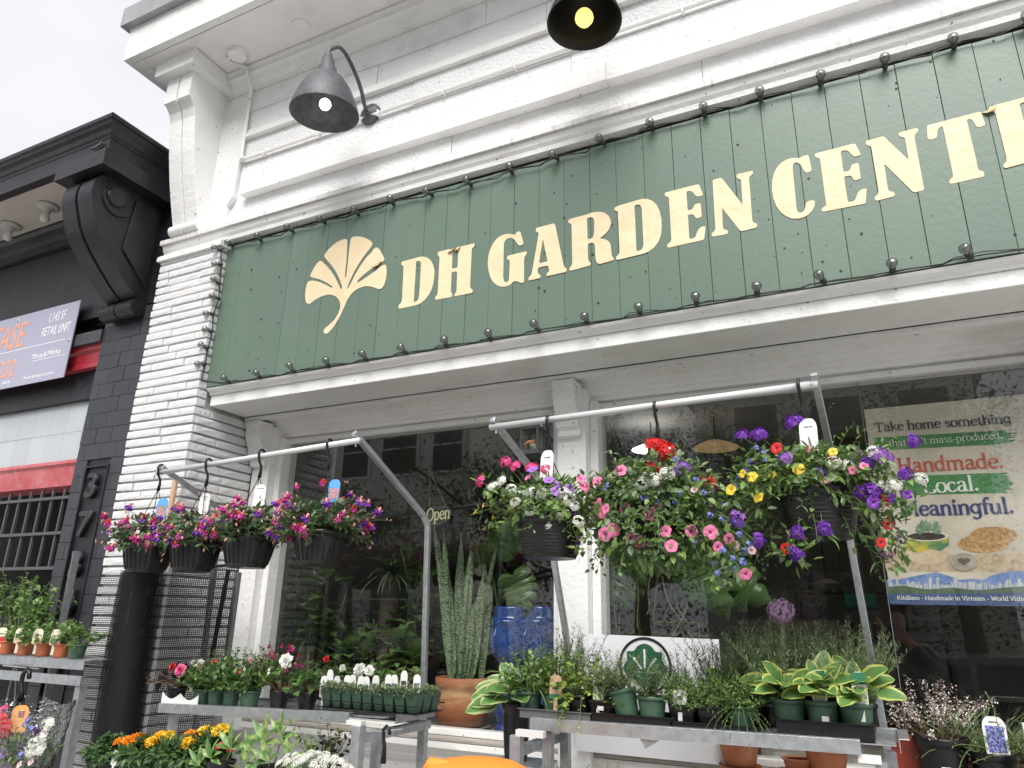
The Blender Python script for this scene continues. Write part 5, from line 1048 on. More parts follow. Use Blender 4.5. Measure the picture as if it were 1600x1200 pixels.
for k in range(26): put(random.choice(['fuchsia3', 'fuchsia3', 'fuchsia2']), t, V((random.uniform(-.09, .11), random.uniform(-.12, .02), random.uniform(.14, .28))), (random.uniform(-.5, .5), 0, 1), random.uniform(.016, .022))
b0 = at_shelf(437, -.20); begonia('cream white begonia with one big bloom in a black pot', b0, [('beg_white', P(447, 1033, -.26), .036, (.1, -1, .25))], False, n=16)
b0 = at_shelf(481, -.20); begonia('begonia with pale green round leaves and brown stems in a black pot', b0, [], False, n=20, leafL=.07)
b0 = at_shelf(520, .0); begonia('begonia with one small red bloom behind the seed tray', b0, [('beg_red', P(510, 1030, -.06), .018, (0, -1, .3)), ('beg_white', P(535, 1044, -.06), .018, (0, -1, .3))], False, n=22, leafL=.066)
b0 = at_shelf(572, .0); begonia('white begonia in full bloom behind the seed tray', b0, [('beg_white', P(562, 1046, -.06), .032, (0, -1, .35)), ('beg_white', P(577, 1048, -.06), .026, (.3, -1, .35))], False, n=24, leafL=.066)
b0 = at_shelf(618, .0); begonia('leafy begonia without bloom behind the right end of the seed tray', b0, [], False, n=20, leafL=.06)
# seed tray with cells, tiny plants and white stake labels
xa, xb = at_shelf(500, -.25).x, at_shelf(650, -.25, py=1080).x; zt_ = max(at_shelf(500, -.25).z, at_shelf(683, -.25).z) + .002
tray = thing('seed_tray', 'green cell tray of seedlings with white stake labels', 'seed tray', ((xa + xb) / 2, -.12, zt_))
nc, nr = 9, 3; cw = (xb - xa) / nc; cd = .07
for i in range(nc):
    for j in range(nr):
        cx, cy = xa + cw * (i + .5), -.25 + cd * (j + .5); b = MB(); r0, r1 = .30, .46
        vs = [(cx + sx * cw * r, cy + sy * cd * r, z_) for r, z_ in ((r0, zt_ + .004), (r1, zt_ + .062)) for sx, sy in ((-1, -1), (1, -1), (1, 1), (-1, 1))]
        b.add(vs, [(0, 1, 5, 4), (1, 2, 6, 5), (2, 3, 7, 6), (3, 0, 4, 7), (0, 3, 2, 1)]); b.box(cx - cw * .48, cx + cw * .48, cy - cd * .48, cy + cd * .48, zt_ + .062, zt_ + .076)
        obj('cell_pot', b, pot_green, tray, bevel=.002)
k = MB(); k.box(xa - .012, xb + .012, -.262, -.25, zt_ + .03, zt_ + .034); k.box(xa - .012, xb + .012, -.25 + cd * nr, -.238 + cd * nr, zt_ + .03, zt_ + .034); k.box(xa - .012, xb + .012, -.25, -.25 + cd * nr, zt_, zt_ + .003)
obj('tray', k, blackplastic, tray)
f = MB()
for i in range(3600):
    p = V((random.uniform(xa, xb), random.uniform(-.27, -.25 + cd * nr), zt_ + .073 + random.uniform(0, .028))); leaf(f, p, rnd_dir(-10, 80), .018, .009, None, .3, .2, 'ovate', random.choice((0, 1)), 1)
obj('seedlings', f, [G_grey, leafm('thyme_leaf', (.14, .19, .10), (.22, .28, .16))], tray, kind='stuff', fix=False)
for (px, py, h_) in ((507, 1056, .09), (517, 1046, .10), (527, 1056, .09), (543, 1055, .085), (552, 1054, .08), (565, 1056, .08), (573, 1057, .08), (588, 1055, .075), (608, 1054, .08), (617, 1054, .08), (632, 1048, .09), (652, 1054, .075)):
    y_ = -.23 + random.random() * .08; c = P(px, py, y_); plant_tag(tray, (c.x, y_, c.z - h_), random.uniform(-.15, .1), h_, .03, tagw, [(-.4, .4, .12, .55, dk_print)], world=True, rz=.55 + random.uniform(-.25, .25))

# --- right table
random.seed(400)
hosta_c = M('hosta_centre', (.09, .20, .05), .42, col2=(.13, .25, .07), scale=30, trans=.2); hosta_r = M('hosta_rim', (.45, .50, .13), .42, trans=.2); hosta_w = M('hosta_pale_rim', (.42, .48, .22), .42, trans=.2)
def hosta(label, base, kind='green', rt=.052, h=.095, L=(.10, .13), n=13, rim=hosta_r, gp=None, spread=(20, 75), lift=0, bias=None):
    t = new_pot(label, 'hosta', base, kind, rt, h, gp, name='hosta', lift=lift)
    for i in range(n):
        a = 2 * PI * i / n + random.uniform(-.3, .3); e = math.radians(random.uniform(*spread)); d = V((math.cos(a) * math.cos(e), math.sin(a) * math.cos(e), math.sin(e)))
        if bias: d = (d + V(bias)).normalized()
        q = MB(); p0 = V((math.cos(a) * .012, math.sin(a) * .012, h * .95)); p1 = p0 + d * random.uniform(.05, .08)
        q.tube([p0, p0.lerp(p1, .5) + V((0, 0, .006)), p1], .0022, 5, 0); l_ = random.uniform(*L); hd = V((d.x, d.y, d.z * .35 - .1))
        leaf(q, p1, hd, l_, l_ * .46, V((-d.x * .2 + .15, -d.y * .2 - 1.0, 1)), .30, .18, 'hosta', 0, 6, rim=1, wav=.015)
        o = obj('leaf', q, [hosta_c, rim], t, world=False, smooth=True, fix=False)
    return t
def herb(label, cat, base, kind, fn, mats, rt=.046, h=.085, square=False, tilt=None, gp=None, stem=stem_m, name='potted_herb', lift=0):
    t = new_pot(label, cat, base, kind, rt, h, gp, square, tilt, lift, name); fol(t, lambda f, s: fn(f, s, h), mats, stem); return t
def rosemary(f, s, h): bush(f, s, (0, 0, h * .9), 24, (.10, .19), (38, 88), .12, .030, .0062, 42, .035, 'lance', (0, 0, 1), .0016, .12, .1, lk=1, curl=.1)
def rosemary_tall(f, s, h): bush(f, s, (0, 0, h * .9), 22, (.17, .27), (50, 88), .12, .032, .0062, 46, .03, 'lance', (0, 0, 1), .0016, .12, .1, lk=1, curl=.1)
def thyme(f, s, h): bush(f, s, (0, 0, h * .9), 60, (.08, .16), (20, 85), .4, .015, .008, 20, .045, 'ovate', (0, 1), .0009, lk=1); cloud(f, (0, 0, h + .03), (.085, .075, .06), 700, .015, .008, mis=(0, 1), lk=1, shell=.2)
def thyme_trail(f, s, h): thyme(f, s, h); bush(f, s, (0, 0, h * .95), 14, (.12, .2), (0, 30), 1.6, .012, .006, 16, .045, 'ovate', (0, 1), .0009, lk=1, az=(-2.4, -.5))
def parsley(f, s, h): bush(f, s, (0, 0, h * .9), 44, (.10, .20), (25, 88), .45, .032, .024, 8, .03, 'ovate', (0, 1), .0012, start=.5)
def chive(f, s, h):
    for i in range(26): 
        d = rnd_dir(40, 88); pts = grow((random.uniform(-.02, .02), random.uniform(-.02, .02), h * .9), d, random.uniform(.14, .26), 6, random.uniform(.8, 2.4), .08); f.tube(pts, [.0022] * 5 + [.0014, .0006], 4, random.choice((0, 1)), False)
def nasturt(f, s, h): bush(f, s, (0, 0, h * .9), 50, (.11, .20), (15, 85), .5, .028, .030, 8, .03, 'round', (0, 0, 1), .0011, start=.3); bush(f, s, (0, 0, h * .95), 4, (.15, .2), (-5, 20), 2.0, .022, .023, 6, .045, 'round', (0,), .0011, az=(-2.2, -.9))
def basil(f, s, h): bush(f, s, (0, 0, h * .9), 16, (.10, .18), (30, 85), .3, .066, .042, 6, .03, 'ovate', (0, 1), .002, lk=3, start=.35)
def lavender(f, s, h): bush(f, s, (0, 0, h * .9), 60, (.18, .30), (48, 88), .1, .038, .0058, 30, .055, 'lance', (0, 0, 1), .0013, .1, .05, lk=1, curl=.05)
lav = [leafm('lavender_leaf', (.18, .25, .14), (.27, .33, .20)), G_grey]; ros = [leafm('rosemary_leaf', (.14, .21, .09), (.22, .29, .14)), G_grey]
thy = [G_mid, G_light]
yF, yB = -.19, -.02
tr1, zt1 = bed(812, 922, -.265, -.11, 'R', 'clear grey tray under the left herb pots', .034, M('smoke_plastic', (.12, .12, .125), .25), py=1120)
tr2, zt2 = bed(925, 1050, -.265, -.10, 'R', 'black tray under the tilted rosemary pot', .034, py=1120)
tr3, zt3 = bed(1048, 1185, -.265, -.10, 'R', 'black tray under the thyme pots', .022, py=1125)
tr4, zt4 = bed(1213, 1365, -.265, -.12, 'R', 'black tray holding three variegated hostas', .05, py=1135)
def spot(px, y, z, py=1110): return V((P(px, py, y).x, y, z))
herb('feathery cilantro with drooping strands at the left end of the herb table', 'cilantro', spot(829, yF, zt1), 'green', lambda f, s, h: (parsley(f, s, h), chive(f, s, h)), [G_mid, G_light])
herb('cilantro in a green pot with a brown kraft tag', 'cilantro', spot(867, yF, zt1), 'green', parsley, [G_mid, G_light], rt=.052, h=.095)
plant_tag(bpy.data.objects[-1] if False else tr1, P(868, 1092, -.25), -.05, .085, .05, brown_print, [(-.5, .5, .0, .2, green_print), (-.3, .3, .4, .48, green_print)], world=True, rz=.1)
herb('lime green parsley trailing from a black pot', 'parsley', spot(908, yF, zt1), 'black', nasturt, [G_lime, G_light])
t = herb('rosemary in a small square black pot with a leafy printed tag', 'rosemary', spot(943, yF - .01, zt2), 'black', rosemary, ros, .043, .07, True)
plant_tag(t, (-.008, -.036, .068), -.1, .05, .04, tagw, [(-.45, .45, .05, .85, leaf_print)]); obj('price_sticker', MB().box(-.008, .016, -.0455, -.0445, .035, .05), tagw, t, world=False)
herb('rosemary in a green pot leaning to the left', 'rosemary', spot(982, yF - .03, zt2 + .014), 'green', rosemary, ros, .052, .10, tilt=(0, -.24, 0))
herb('upright rosemary in a green pot beside the leaning one', 'rosemary', spot(1019, yF - .03, zt2), 'green', rosemary, ros, .053, .095)
t = herb('thyme in a square black pot with a white notched tag', 'thyme', spot(1069, yF, zt3), 'black', thyme, thy, .046, .07, True)
plant_tag(t, (-.005, -.040, .066), -.08, .052, .05, tagw, [(-.2, .2, .35, .6, dk_print)])
herb('thyme in the right square black pot', 'thyme', spot(1113, yF, zt3), 'black', thyme, thy, .046, .07, True)
herb('trailing thyme in a low green pot', 'thyme', spot(1158, yF, zt3), 'green', thyme_trail, thy, .05, .075)
shz = lambda px, y: at_shelf(px, y, 'R', 1110).z
for i, (px, y, fn, mt, cat, lab, r_) in enumerate(((872, -.03, rosemary_tall, ros, 'rosemary', 'tall rosemary in the back row beside the centre post', .05), (905, .0, rosemary_tall, ros, 'rosemary', 'tall rosemary in the back row, left of the logo board', .05), (1062, -.04, rosemary, ros, 'rosemary', 'back row rosemary right of the leaf logo', .05), (1100, -.02, rosemary, ros, 'rosemary', 'back row rosemary below the right end of the logo board', .05),
    (1160, -.07, basil, [G_light, G_mid], 'basil', 'young basil with broad bright leaves behind the trailing thyme', .045), (1140, .0, lavender, lav, 'lavender', 'lavender bush at the left of the lavender row', .055), (1205, -.04, lavender, lav, 'lavender', 'lavender bush beneath the purple allium', .06), (1255, .0, lavender, lav, 'lavender', 'lavender bush in the middle of the lavender row', .06), (1300, -.03, lavender, lav, 'lavender', 'lavender bush third from the allium', .06), (1340, .0, lavender, lav, 'lavender', 'lavender bush beside the galvanised upright', .06), (1230, -.10, lavender, lav, 'lavender', 'short lavender just behind the hostas, left', .05), (1320, -.10, lavender, lav, 'lavender', 'short lavender just behind the hostas, right', .05))):
    herb(lab, cat, V((P(px, 1090, y).x, y, shz(px, y))), 'black', fn, mt, r_, .09, gp='lavender row' if cat == 'lavender' else 'back row rosemary' if cat == 'rosemary' else None)
hs = ['hosta with yellow edged leaves, left pot of the three in a tray', 'hosta with yellow edged leaves and a green printed tag, middle pot of three', 'hosta with yellow edged leaves, right pot of the three in a tray']
for i, px in enumerate((1236, 1288, 1341)):
    t = hosta(hs[i], spot(px, -.195, zt4, 1140), 'green', .054, .105, (.075, .10), 17, gp='hostas in a tray', spread=(20, 85), bias=(0, -.15, .05))
    if i: plant_tag(t, (.0 if i == 1 else .02, -.042, .10), -.05, .10, .045, tagw, [(-.5, .5, .62, .98, green_print), (-.4, .4, .08, .55, leaf_print)])
    if i == 1: obj('price_sticker', MB().box(.0, .022, -.0535, -.0525, .045, .06), tagw, t, world=False)
side = MB(); hx = P(810, 1150, -.12); side.box(hx.x - .09, RT0.x - .005, -.2, -.02, 1.06, 1.065); obj('side_shelf', side, galv, rtab)
hosta('large hosta with pale edged leaves drooping over the table end', V((hx.x - .01, -.12, 1.066)), 'black', .06, .215, (.11, .15), 17, hosta_w, spread=(5, 80), bias=(-.22, -.3, .05))
# allium
t = new_pot('single purple allium globe on a tall stem above the lavender', 'allium', V((P(1232, 1090, .06).x, .06, shz(1232, .06))), 'black', .05, .09, name='allium')
tb = V(t.location); ap = P(1220, 955, .0); obj('stem', MB().tube([(0, 0, .08), (ap - tb) * .5 + V((.004, 0, .03)), ap - tb], .0075, 8), M('allium_stem', (.22, .30, .12), .5), t, world=False, smooth=True)
put('allium', t, ap - tb, (0, 0, 1), .046); fol(t, lambda f, s: [leaf(f, V((0, 0, .08)), rnd_dir(30, 70), .2, .03, None, .6, .2, 'strap', 0, 4) for _ in range(6)], [G_grey])

# --- lower tier, left: marigolds, variegated shrub, alyssum
random.seed(500)
zlow = lowL.z - .242
feath = [leafm('marigold_leaf', (.05, .11, .035), (.085, .16, .05))]
def marigold(label, px, heads, y=-.5, gp='marigolds'):
    base = V((P(px, 1185, y).x, y, zlow)); t = new_pot(label, 'marigold', base, 'black', .05, .07, gp, True, name='marigold')
    ztop = max(P(h_[0], h_[1], y).z for h_ in heads) - zlow
    fol(t, lambda f, s: (bush(f, s, (0, 0, .06), 36, (ztop * .4, ztop * .78), (35, 85), .3, .044, .017, 20, .03, 'lance', (0,), .0018), cloud(f, (0, -.02, ztop * .52), (.10, .09, ztop * .36), 420, .04, .016, 'lance', (0,), .4)), feath)
    s = MB()
    for hx_, hy_, kind_, sz in heads:
        p = P(hx_, hy_, y - .01) - base; s.tube([(p.x * .4, p.y * .4, .06), (p.x * .8, p.y * .8, p.z * .6), p], .002, 5); put(kind_, t, p, (random.uniform(-.2, .2), -.35, 1), sz)
    obj('flower_stems', s, stem_m, t, world=False); return t
m1 = marigold('orange marigold with one low bloom at the far left', 172, [(167, 1178, 'mar_orange', 0.042), (186, 1160, 'mar_orange', 0.031)])
m2 = marigold('marigold with three crowded orange blooms', 225, [(199, 1159, 'mar_orange', 0.036), (214, 1158, 'mar_orange', 0.048), (240, 1160, 'mar_yellow', 0.042), (230, 1163, 'mar_orange', 0.036)])
m3 = marigold('yellow marigold with two golden blooms in front', 275, [(268, 1169, 'mar_yellow', 0.039), (292, 1163, 'mar_yellow', 0.042), (262, 1151, 'mar_lemon', 0.036), (250, 1150, 'mar_yellow', 0.031)])
m4 = marigold('lemon marigold pair at the back with an orange bloom', 330, [(320, 1144, 'mar_lemon', 0.039), (345, 1142, 'mar_lemon', 0.042), (297, 1150, 'mar_orange', 0.036)], -.42)
m5 = marigold('small dark red marigolds beneath the yellow ones', 300, [(266, 1194, 'mar_red', 0.025), (290, 1190, 'mar_red', 0.028), (295, 1171, 'mar_red', 0.022), (345, 1164, 'mar_red', 0.022), (312, 1178, 'mar_red', 0.020), (360, 1172, 'mar_red', 0.017)], -.47)
plant_tag(m1, P(177, 1196, -.56) - V(m1.location), -.1, .06, .04, tagw)
var_c = M('variegated_leaf', (.09, .20, .045), .4, col2=(.32, .42, .14), scale=30, lo=.45, hi=.6, trans=.2)
def fatsia(label, pxs, y, base):
    t = new_pot(label, 'shrub', base, 'black', .06, .07, name='variegated_shrub')
    for (px, py, ang, L_) in pxs:
        c = P(px, py, y + random.uniform(-.05, .03)) - base; s_ = MB(); s_.tube([(c.x * .2, c.y * .2, .06), (c.x * .7, c.y * .7, c.z * .7), c], .0028, 5, 0)
        for k in range(5):
            a = ang + (k - 2) * .62; d = V((math.cos(a), -.35, math.sin(a))); leaf(s_, c, d, L_ * (1 - .12 * abs(k - 2)), L_ * .24, V((0, -.7, .7)), .25, .3, 'lance', 1, 4)
        obj('leaf', s_, [stem_m, var_c], t, world=False, smooth=True, fix=False)
    return t
fatsia('shrub with pale green fan leaves between marigolds and alyssum', [(330, 1185, 1.2, .10), (362, 1170, 1.6, .11), (312, 1196, 2.2, .09), (385, 1192, .6, .09)], -.52, V((P(345, 1195, -.5).x, -.5, zlow)))
fatsia('variegated shrub with long pointed leaves under the table rail', [(415, 1160, 1.5, .13), (440, 1150, .9, .12), (392, 1175, 2.5, .10), (450, 1185, .4, .12), (420, 1190, 1.9, .11)], -.50, V((P(425, 1195, -.48).x, -.48, zlow)))
t = new_pot('mound of white alyssum at the bottom edge', 'alyssum', V((P(488, 1215, -.55).x, -.55, zlow)), 'black', .06, .07, name='alyssum')
fol(t, lambda f, s: cloud(f, (0, 0, .08), (.17, .10, .055), 300, .022, .008, 'lance', (0,), .3, lk=1), [G_grey])
for i in range(64):
    a = random.uniform(0, 2 * PI); r = math.sqrt(random.random()); put('alyssum', t, (math.cos(a) * r * .17, math.sin(a) * r * .10, .10 + .045 * (1 - r * r) + random.uniform(-.005, .01)), (math.cos(a) * r, math.sin(a) * r - .2, 1), random.uniform(.012, .018))
t = new_pot('dark purple leaved herb under the left table', 'basil', V((P(520, 1190, -.30).x, -.30, zlow)), 'black', .05, .08, name='purple_herb')
fol(t, lambda f, s: bush(f, s, (0, 0, .07), 14, (.12, .2), (50, 88), .2, .04, .024, 8, .03, 'ovate', (0,), .002), [leafm('leaf_purple', (.022, .010, .016), (.04, .018, .026))])
t = new_pot('small green tomato seedling under the left table', 'seedling', V((P(492, 1195, -.40).x, -.40, zlow)), 'green', .05, .08, name='seedling')
fol(t, lambda f, s: bush(f, s, (0, 0, .07), 9, (.12, .2), (40, 85), .4, .035, .018, 9, .02, 'ovate', (0,), .0016), [G_light])
# spare hook on a wire
hk = thing('spare_hook', 'black hanger hook dangling from a wire below the seed tray', 'hook', tuple(P(602, 1180, -.42)))
wa, wb = P(573, 1143, -.42), P(630, 1139, -.42); obj('wire', MB().tube([wa, (wa + wb) / 2 + V((0, 0, -.004)), wb], .002, 5), galv, hk)
hp = P(604, 1140, -.42); obj('hook', MB().tube([hp + V((.018, 0, -.018)), hp + V((.012, 0, .004)), hp + V((0, 0, .012)), hp + V((-.014, 0, 0)), hp + V((-.012, 0, -.03)), hp + V((-.004, 0, -.06)), hp + V((-.006, 0, -.12))], [.007, .007, .007, .007, .007, .008, .012], 8), blackplastic, hk, smooth=True)
# lower tier, right
t = herb('young rosemary at the bottom edge below the herb table', 'rosemary', V((P(880, 1225, -.45).x, -.45, zlowR)), 'green', rosemary, ros, .05, .08)
t = herb('second young rosemary at the bottom edge, right of the first', 'rosemary', V((P(925, 1225, -.42).x, -.42, zlowR)), 'green', rosemary, ros, .05, .08)
t = new_pot('dark curly kale below the herb table', 'kale', V((P(985, 1215, -.40).x, -.40, zlowR)), 'black', .06, .09, name='kale')
fol(t, lambda f, s: cloud(f, (0, 0, .12), (.10, .08, .045), 220, .03, .03, 'round', (0,), .4, curl=.8), [leafm('leaf_kale', (.012, .03, .012), (.025, .05, .02))])
# orange tub
ot = P(745, 1186, -.75); tub = thing('orange_tub', 'bright orange rounded tub at the bottom edge', 'tub', (ot.x, ot.y, 0))
om = M('orange_plastic', (.80, .28, .04), .5, bump=.1, bscale=30)
obj('body', MB().lathe([(0, ot.z), (.06, ot.z - .002), (.13, ot.z - .012), (.18, ot.z - .035), (.205, ot.z - .08), (.21, ot.z - .2), (.2, .4), (.17, .3), (0, .3)], (ot.x, ot.y, 0), 40), om, tub, smooth=True)
oh = P(686, 1196, -.8); obj('handle', MB().tube([oh + V((-.05, 0, -.03)), oh + V((-.02, -.01, .0)), oh + V((.03, 0, -.005)), oh + V((.08, .03, -.03))], [.02, .026, .024, .018], 10), om, tub, smooth=True)
obj('stand', MB().box(ot.x - .15, ot.x + .15, ot.y - .15, ot.y + .15, 0, .301), concrete, tub)
# ---------------------------------------------------------------- far left rack with tomato seedlings
random.seed(600)
YT = -.42
a0, a1 = P(-60, 1046, YT), P(131, 1040, YT)
trk = thing('seedling_rack', 'galvanised seedling rack at the left edge before the black pier', 'plant rack', (a1.x, YT, 0), 'galvanised plant tables')
for dz in (0, -.075): Lrail(trk, V((a0.x, YT, a1.z + dz)), V((a1.x, YT, a1.z + dz)), .045)
Lrail(trk, V((a0.x, YT + .3, a1.z)), V((a1.x, YT + .3, a1.z)), .045)
for i in range(5): obj('shelf_slat', MB().box(a0.x, a1.x, YT + .04 + i * .055, YT + .07 + i * .055, a1.z + .022, a1.z + .026), galv, trk)
up = P(97, 975, -.10); b = MB(); b.bar((up.x, -.10, 0), (up.x, -.10, P(103, 862, -.10).z), .045, .004, (1, 0, 0)); b.bar((up.x - .02, -.085, 0), (up.x - .02, -.085, P(103, 862, -.10).z), .004, .035, (1, 0, 0))
obj('slotted_upright', b, galv, trk)
sl = MB(); zz = .5
while zz < P(103, 862, -.1).z - .05: sl.box(up.x - .018, up.x - .002, -.1035, -.1022, zz, zz + .035); zz += .055
obj('upright_slot', sl, M('slot_dark', (.02, .02, .02), .8), trk, kind='stuff')
for (x, y) in ((a1.x - .03, YT + .03), (a1.x - .03, YT + .27)): obj('leg', MB().bar((x, y, 0), (x, y, a1.z - .1), .04, .04), galv, trk)
ztm = a1.z + .027
tom = [leafm('tomato_leaf', (.10, .20, .05), (.17, .28, .09)), G_light]
tl = ['tomato seedling in an orange pot at the left frame edge, red fruit tag', 'tomato seedling in an orange pot, second from the left edge', 'tomato seedling in an orange pot, third from the left edge', 'tomato seedling in an orange pot beside the green pot', 'pepper seedling in a green pot at the rack end']
for i, px in enumerate((10, 38, 67, 95, 121)):
    base = V((P(px, 1015, YT + .06).x, YT + .06, ztm)); t = new_pot(tl[i], 'seedling', base, 'orange' if i < 4 else 'green', .046, .07, 'tomato seedlings', name='seedling')
    fol(t, lambda f, s: bush(f, s, (0, 0, .06), 14, (.09, .15), (25, 85), .5, .050, .028, 10, .02, 'ovate', (0, 0, 1), .002, start=.35), tom)
    if i < 4: plant_tag(t, (0, -.044, .062), -.12, .08, .046, M('cream_tag', (.70, .66, .50), .5), [(-.45, .45, .05, .38, redp if i == 0 else tan_print), (-.4, .4, .55, .62, dk_print)], rz=.85)
for i, (px, y, lab) in enumerate(((22, YT + .2, 'tall leggy tomato plant at the left frame edge'), (52, YT + .22, 'second tall tomato plant leaning right behind the seedlings'), (-12, YT + .18, 'tall tomato plant cut by the left frame edge'))):
    base = V((P(px, 1010, y).x, y, ztm)); t = new_pot(lab, 'tomato plant', base, 'black', .055, .09, 'tall tomato plants', name='tomato_plant')
    fol(t, lambda f, s: bush(f, s, (0, 0, .08), 10, (.30, .42) if i != 1 else (.22, .32), (55, 88), .35, .075, .044, 14, .015, 'ovate', (0, 0, 1), .004, start=.3, curl=.5), tom)
# black tray under the orange pots
tt = thing('plant_tray', 'black tray under the orange tomato pots', 'tray', (a1.x - .4, YT + .06, ztm - .001)); obj('tray', MB().box(a0.x, P(108, 1030, YT).x, YT + .004, YT + .12, ztm - .0005, ztm + .0), blackplastic, tt) if False else bpy.data.objects.remove(tt)
# basket in a clear plastic sleeve hanging from the rack
random.seed(610)
YS = -.62
sc = P(28, 1185, YS); slv = thing('sleeved_basket', 'mixed flower basket in a clear plastic sleeve hanging at the bottom left', 'hanging basket', (sc.x, YS, sc.z - .18))
hw0, hw1 = P(5, 1040, YS + .05), P(60, 1045, YS); obj('hanger_rod', MB().tube([V((hw0.x, YT - .003, hw0.z)), hw0, hw1], .003, 6), galv, slv)
hp = P(42, 1050, YS); obj('hook', MB().tube([hp + V((.028, 0, -.03)), hp + V((.022, 0, -.002)), hp + V((0, 0, .014)), hp + V((-.026, 0, -.01)), hp + V((-.026, 0, -.05)), hp + V((-.006, 0, -.085)), hp + V((-.008, 0, -.13))], [.011, .011, .010, .011, .011, .011, .02], 10), blackplastic, slv, smooth=True)
for dx in (-.07, 0, .09): obj('hanger_wire', MB().tube([hp + V((-.008, 0, -.12)), hp + V((dx, -.02, -.30))], .0035, 6), blackplastic, slv)
obj('pot', pot_round(MB(), (sc.x, YS, sc.z - .18), .13, .095, .15, n=30), blackplastic, slv, smooth=True)
f, s = MB(), MB(); cloud(f, sc + V((0, 0, .02)), (.17, .13, .10), 500, .035, .017, mis=(0, 1, 2), shell=.3); bush(f, s, sc + V((0, 0, -.05)), 22, (.16, .26), (25, 80), .4, .036, .018, 10, .06, 'ovate', (0, 1, 2))
obj('foliage', f, [G_mid, G_light, G_dark], slv, kind='stuff', fix=False); obj('stems', s, stem_m, slv, kind='stuff', fix=False)
L0 = V(slv.location)
for kd, sz, pts_ in (('ger_red', .035, [(2, 1128), (8, 1140), (-8, 1135)]), ('verb_white', .03, [(55, 1160), (68, 1150), (75, 1132), (50, 1172), (62, 1170)]), ('lobelia', .02, [(45, 1125), (40, 1132), (33, 1180), (50, 1138)]), ('pet_purple', .025, [(5, 1178), (12, 1198), (0, 1120)]), ('verb_pink', .024, [(4, 1110)]), ('verb_dark', .02, [(62, 1140), (55, 1145)]), ('pet_pale', .018, [(30, 1195), (48, 1190)])):
    for q in pts_: put(kd, slv, P(q[0], q[1], YS - .10) - L0, (random.uniform(-.3, .3), -1, .4), sz)
plant_tag(slv, P(25, 1145, YS - .03), -.05, .12, .07, M('orange_tag', (.80, .38, .10), .5), [(-.1, .25, .55, .8, M('red_print', (.35, .08, .06), .5)), (.0, .18, .72, .82, tagw)], world=True, rz=.85, stick=False)
film = M('plastic_film', (.75, .78, .78), .12); 
fm = bpy.data.materials.new('clear_film'); fm.use_nodes = True; n = fm.node_tree.nodes; l = fm.node_tree.links.new; n.remove(n['Principled BSDF'])
tr = n.new('ShaderNodeBsdfTransparent'); tr.inputs['Color'].default_value = (.93, .95, .95, 1); gl = n.new('ShaderNodeBsdfGlossy'); gl.inputs['Roughness'].default_value = .12; lw = n.new('ShaderNodeLayerWeight'); lw.inputs['Blend'].default_value = .55
no = n.new('ShaderNodeTexNoise'); no.inputs['Scale'].default_value = 22; bp = n.new('ShaderNodeBump'); bp.inputs['Strength'].default_value = .6; bp.inputs['Distance'].default_value = .02; l(no.outputs['Fac'], bp.inputs['Height']); l(bp.outputs['Normal'], gl.inputs['Normal']); l(bp.outputs['Normal'], lw.inputs['Normal'])
mx = n.new('ShaderNodeMixShader'); l(lw.outputs['Facing'], mx.inputs['Fac']); l(tr.outputs[0], mx.inputs[1]); l(gl.outputs[0], mx.inputs[2]); l(mx.outputs[0], n['Material Output'].inputs['Surface'])
b = MB(); N = 40; K = 9; vs = []
for k in range(K):
    t_ = k / (K - 1); rr = .12 + .10 * t_
    for j in range(N):
        a = 2 * PI * j / N; w_ = 1 + .05 * math.sin(a * 7 + t_ * 5) + .04 * math.sin(a * 13 - t_ * 9); vs.append((sc.x + rr * w_ * math.cos(a), YS + rr * .85 * w_ * math.sin(a), sc.z - .22 + .46 * t_ + .02 * math.sin(a * 3) * t_))
b.add(vs, [(k * N + j, k * N + (j + 1) % N, (k + 1) * N + (j + 1) % N, (k + 1) * N + j) for k in range(K - 1) for j in range(N)])
obj('plastic_sleeve', b, fm, slv, smooth=True, fix=False)

# ---------------------------------------------------------------- black shade netting
net_m = M('black_netting', (.0035, .0035, .004), .6)
random.seed(620)
YN = -.16; nc_ = P(226, 900, YN); nz1 = P(205, 893, YN).z; rN = .118; nz0 = .25
net = thing('shade_netting', 'roll of black shade netting standing before the white brick pier', 'netting', (nc_.x, YN, nz0))
def net_cyl(b, r, nv, dz, ph, wob):
    rings = int((nz1 - nz0) / dz); seg = 36
    rad = lambda a, z: r * (1 + wob * math.sin(3 * a + 2 * z + ph) + wob * .6 * math.sin(5 * a - 4 * z))
    cen = lambda z: (nc_.x + .012 * math.sin(z * 3), YN)
    for k in range(rings):
        z = nz0 + k * dz; c_ = cen(z); vs = []
        for j in range(seg):
            a = 2 * PI * j / seg; q = rad(a, z); vs += [(c_[0] + q * math.cos(a), c_[1] + q * math.sin(a), z - .0016), (c_[0] + q * math.cos(a), c_[1] + q * math.sin(a), z + .0016)]
        b.add(vs, [(2 * j, 2 * ((j + 1) % seg), 2 * ((j + 1) % seg) + 1, 2 * j + 1) for j in range(seg)])
    for v in range(nv):
        a = 2 * PI * v / nv + ph; da = .0018 / r; vs = []; M_ = 24
        for k in range(M_ + 1):
            z = nz0 + (nz1 - nz0) * k / M_; c_ = cen(z); q = rad(a, z); vs += [(c_[0] + q * math.cos(a - da), c_[1] + q * math.sin(a - da), z), (c_[0] + q * math.cos(a + da), c_[1] + q * math.sin(a + da), z)]
        b.add(vs, [(2 * k, 2 * k + 1, 2 * k + 3, 2 * k + 2) for k in range(M_)])
b = MB(); net_cyl(b, rN, 96, .0105, 0, .03); net_cyl(b, rN * .86, 84, .0115, .03, .05); net_cyl(b, rN * .70, 70, .0115, .1, .05)
obj('net_roll', b, net_m, net, kind='stuff', fix=False)
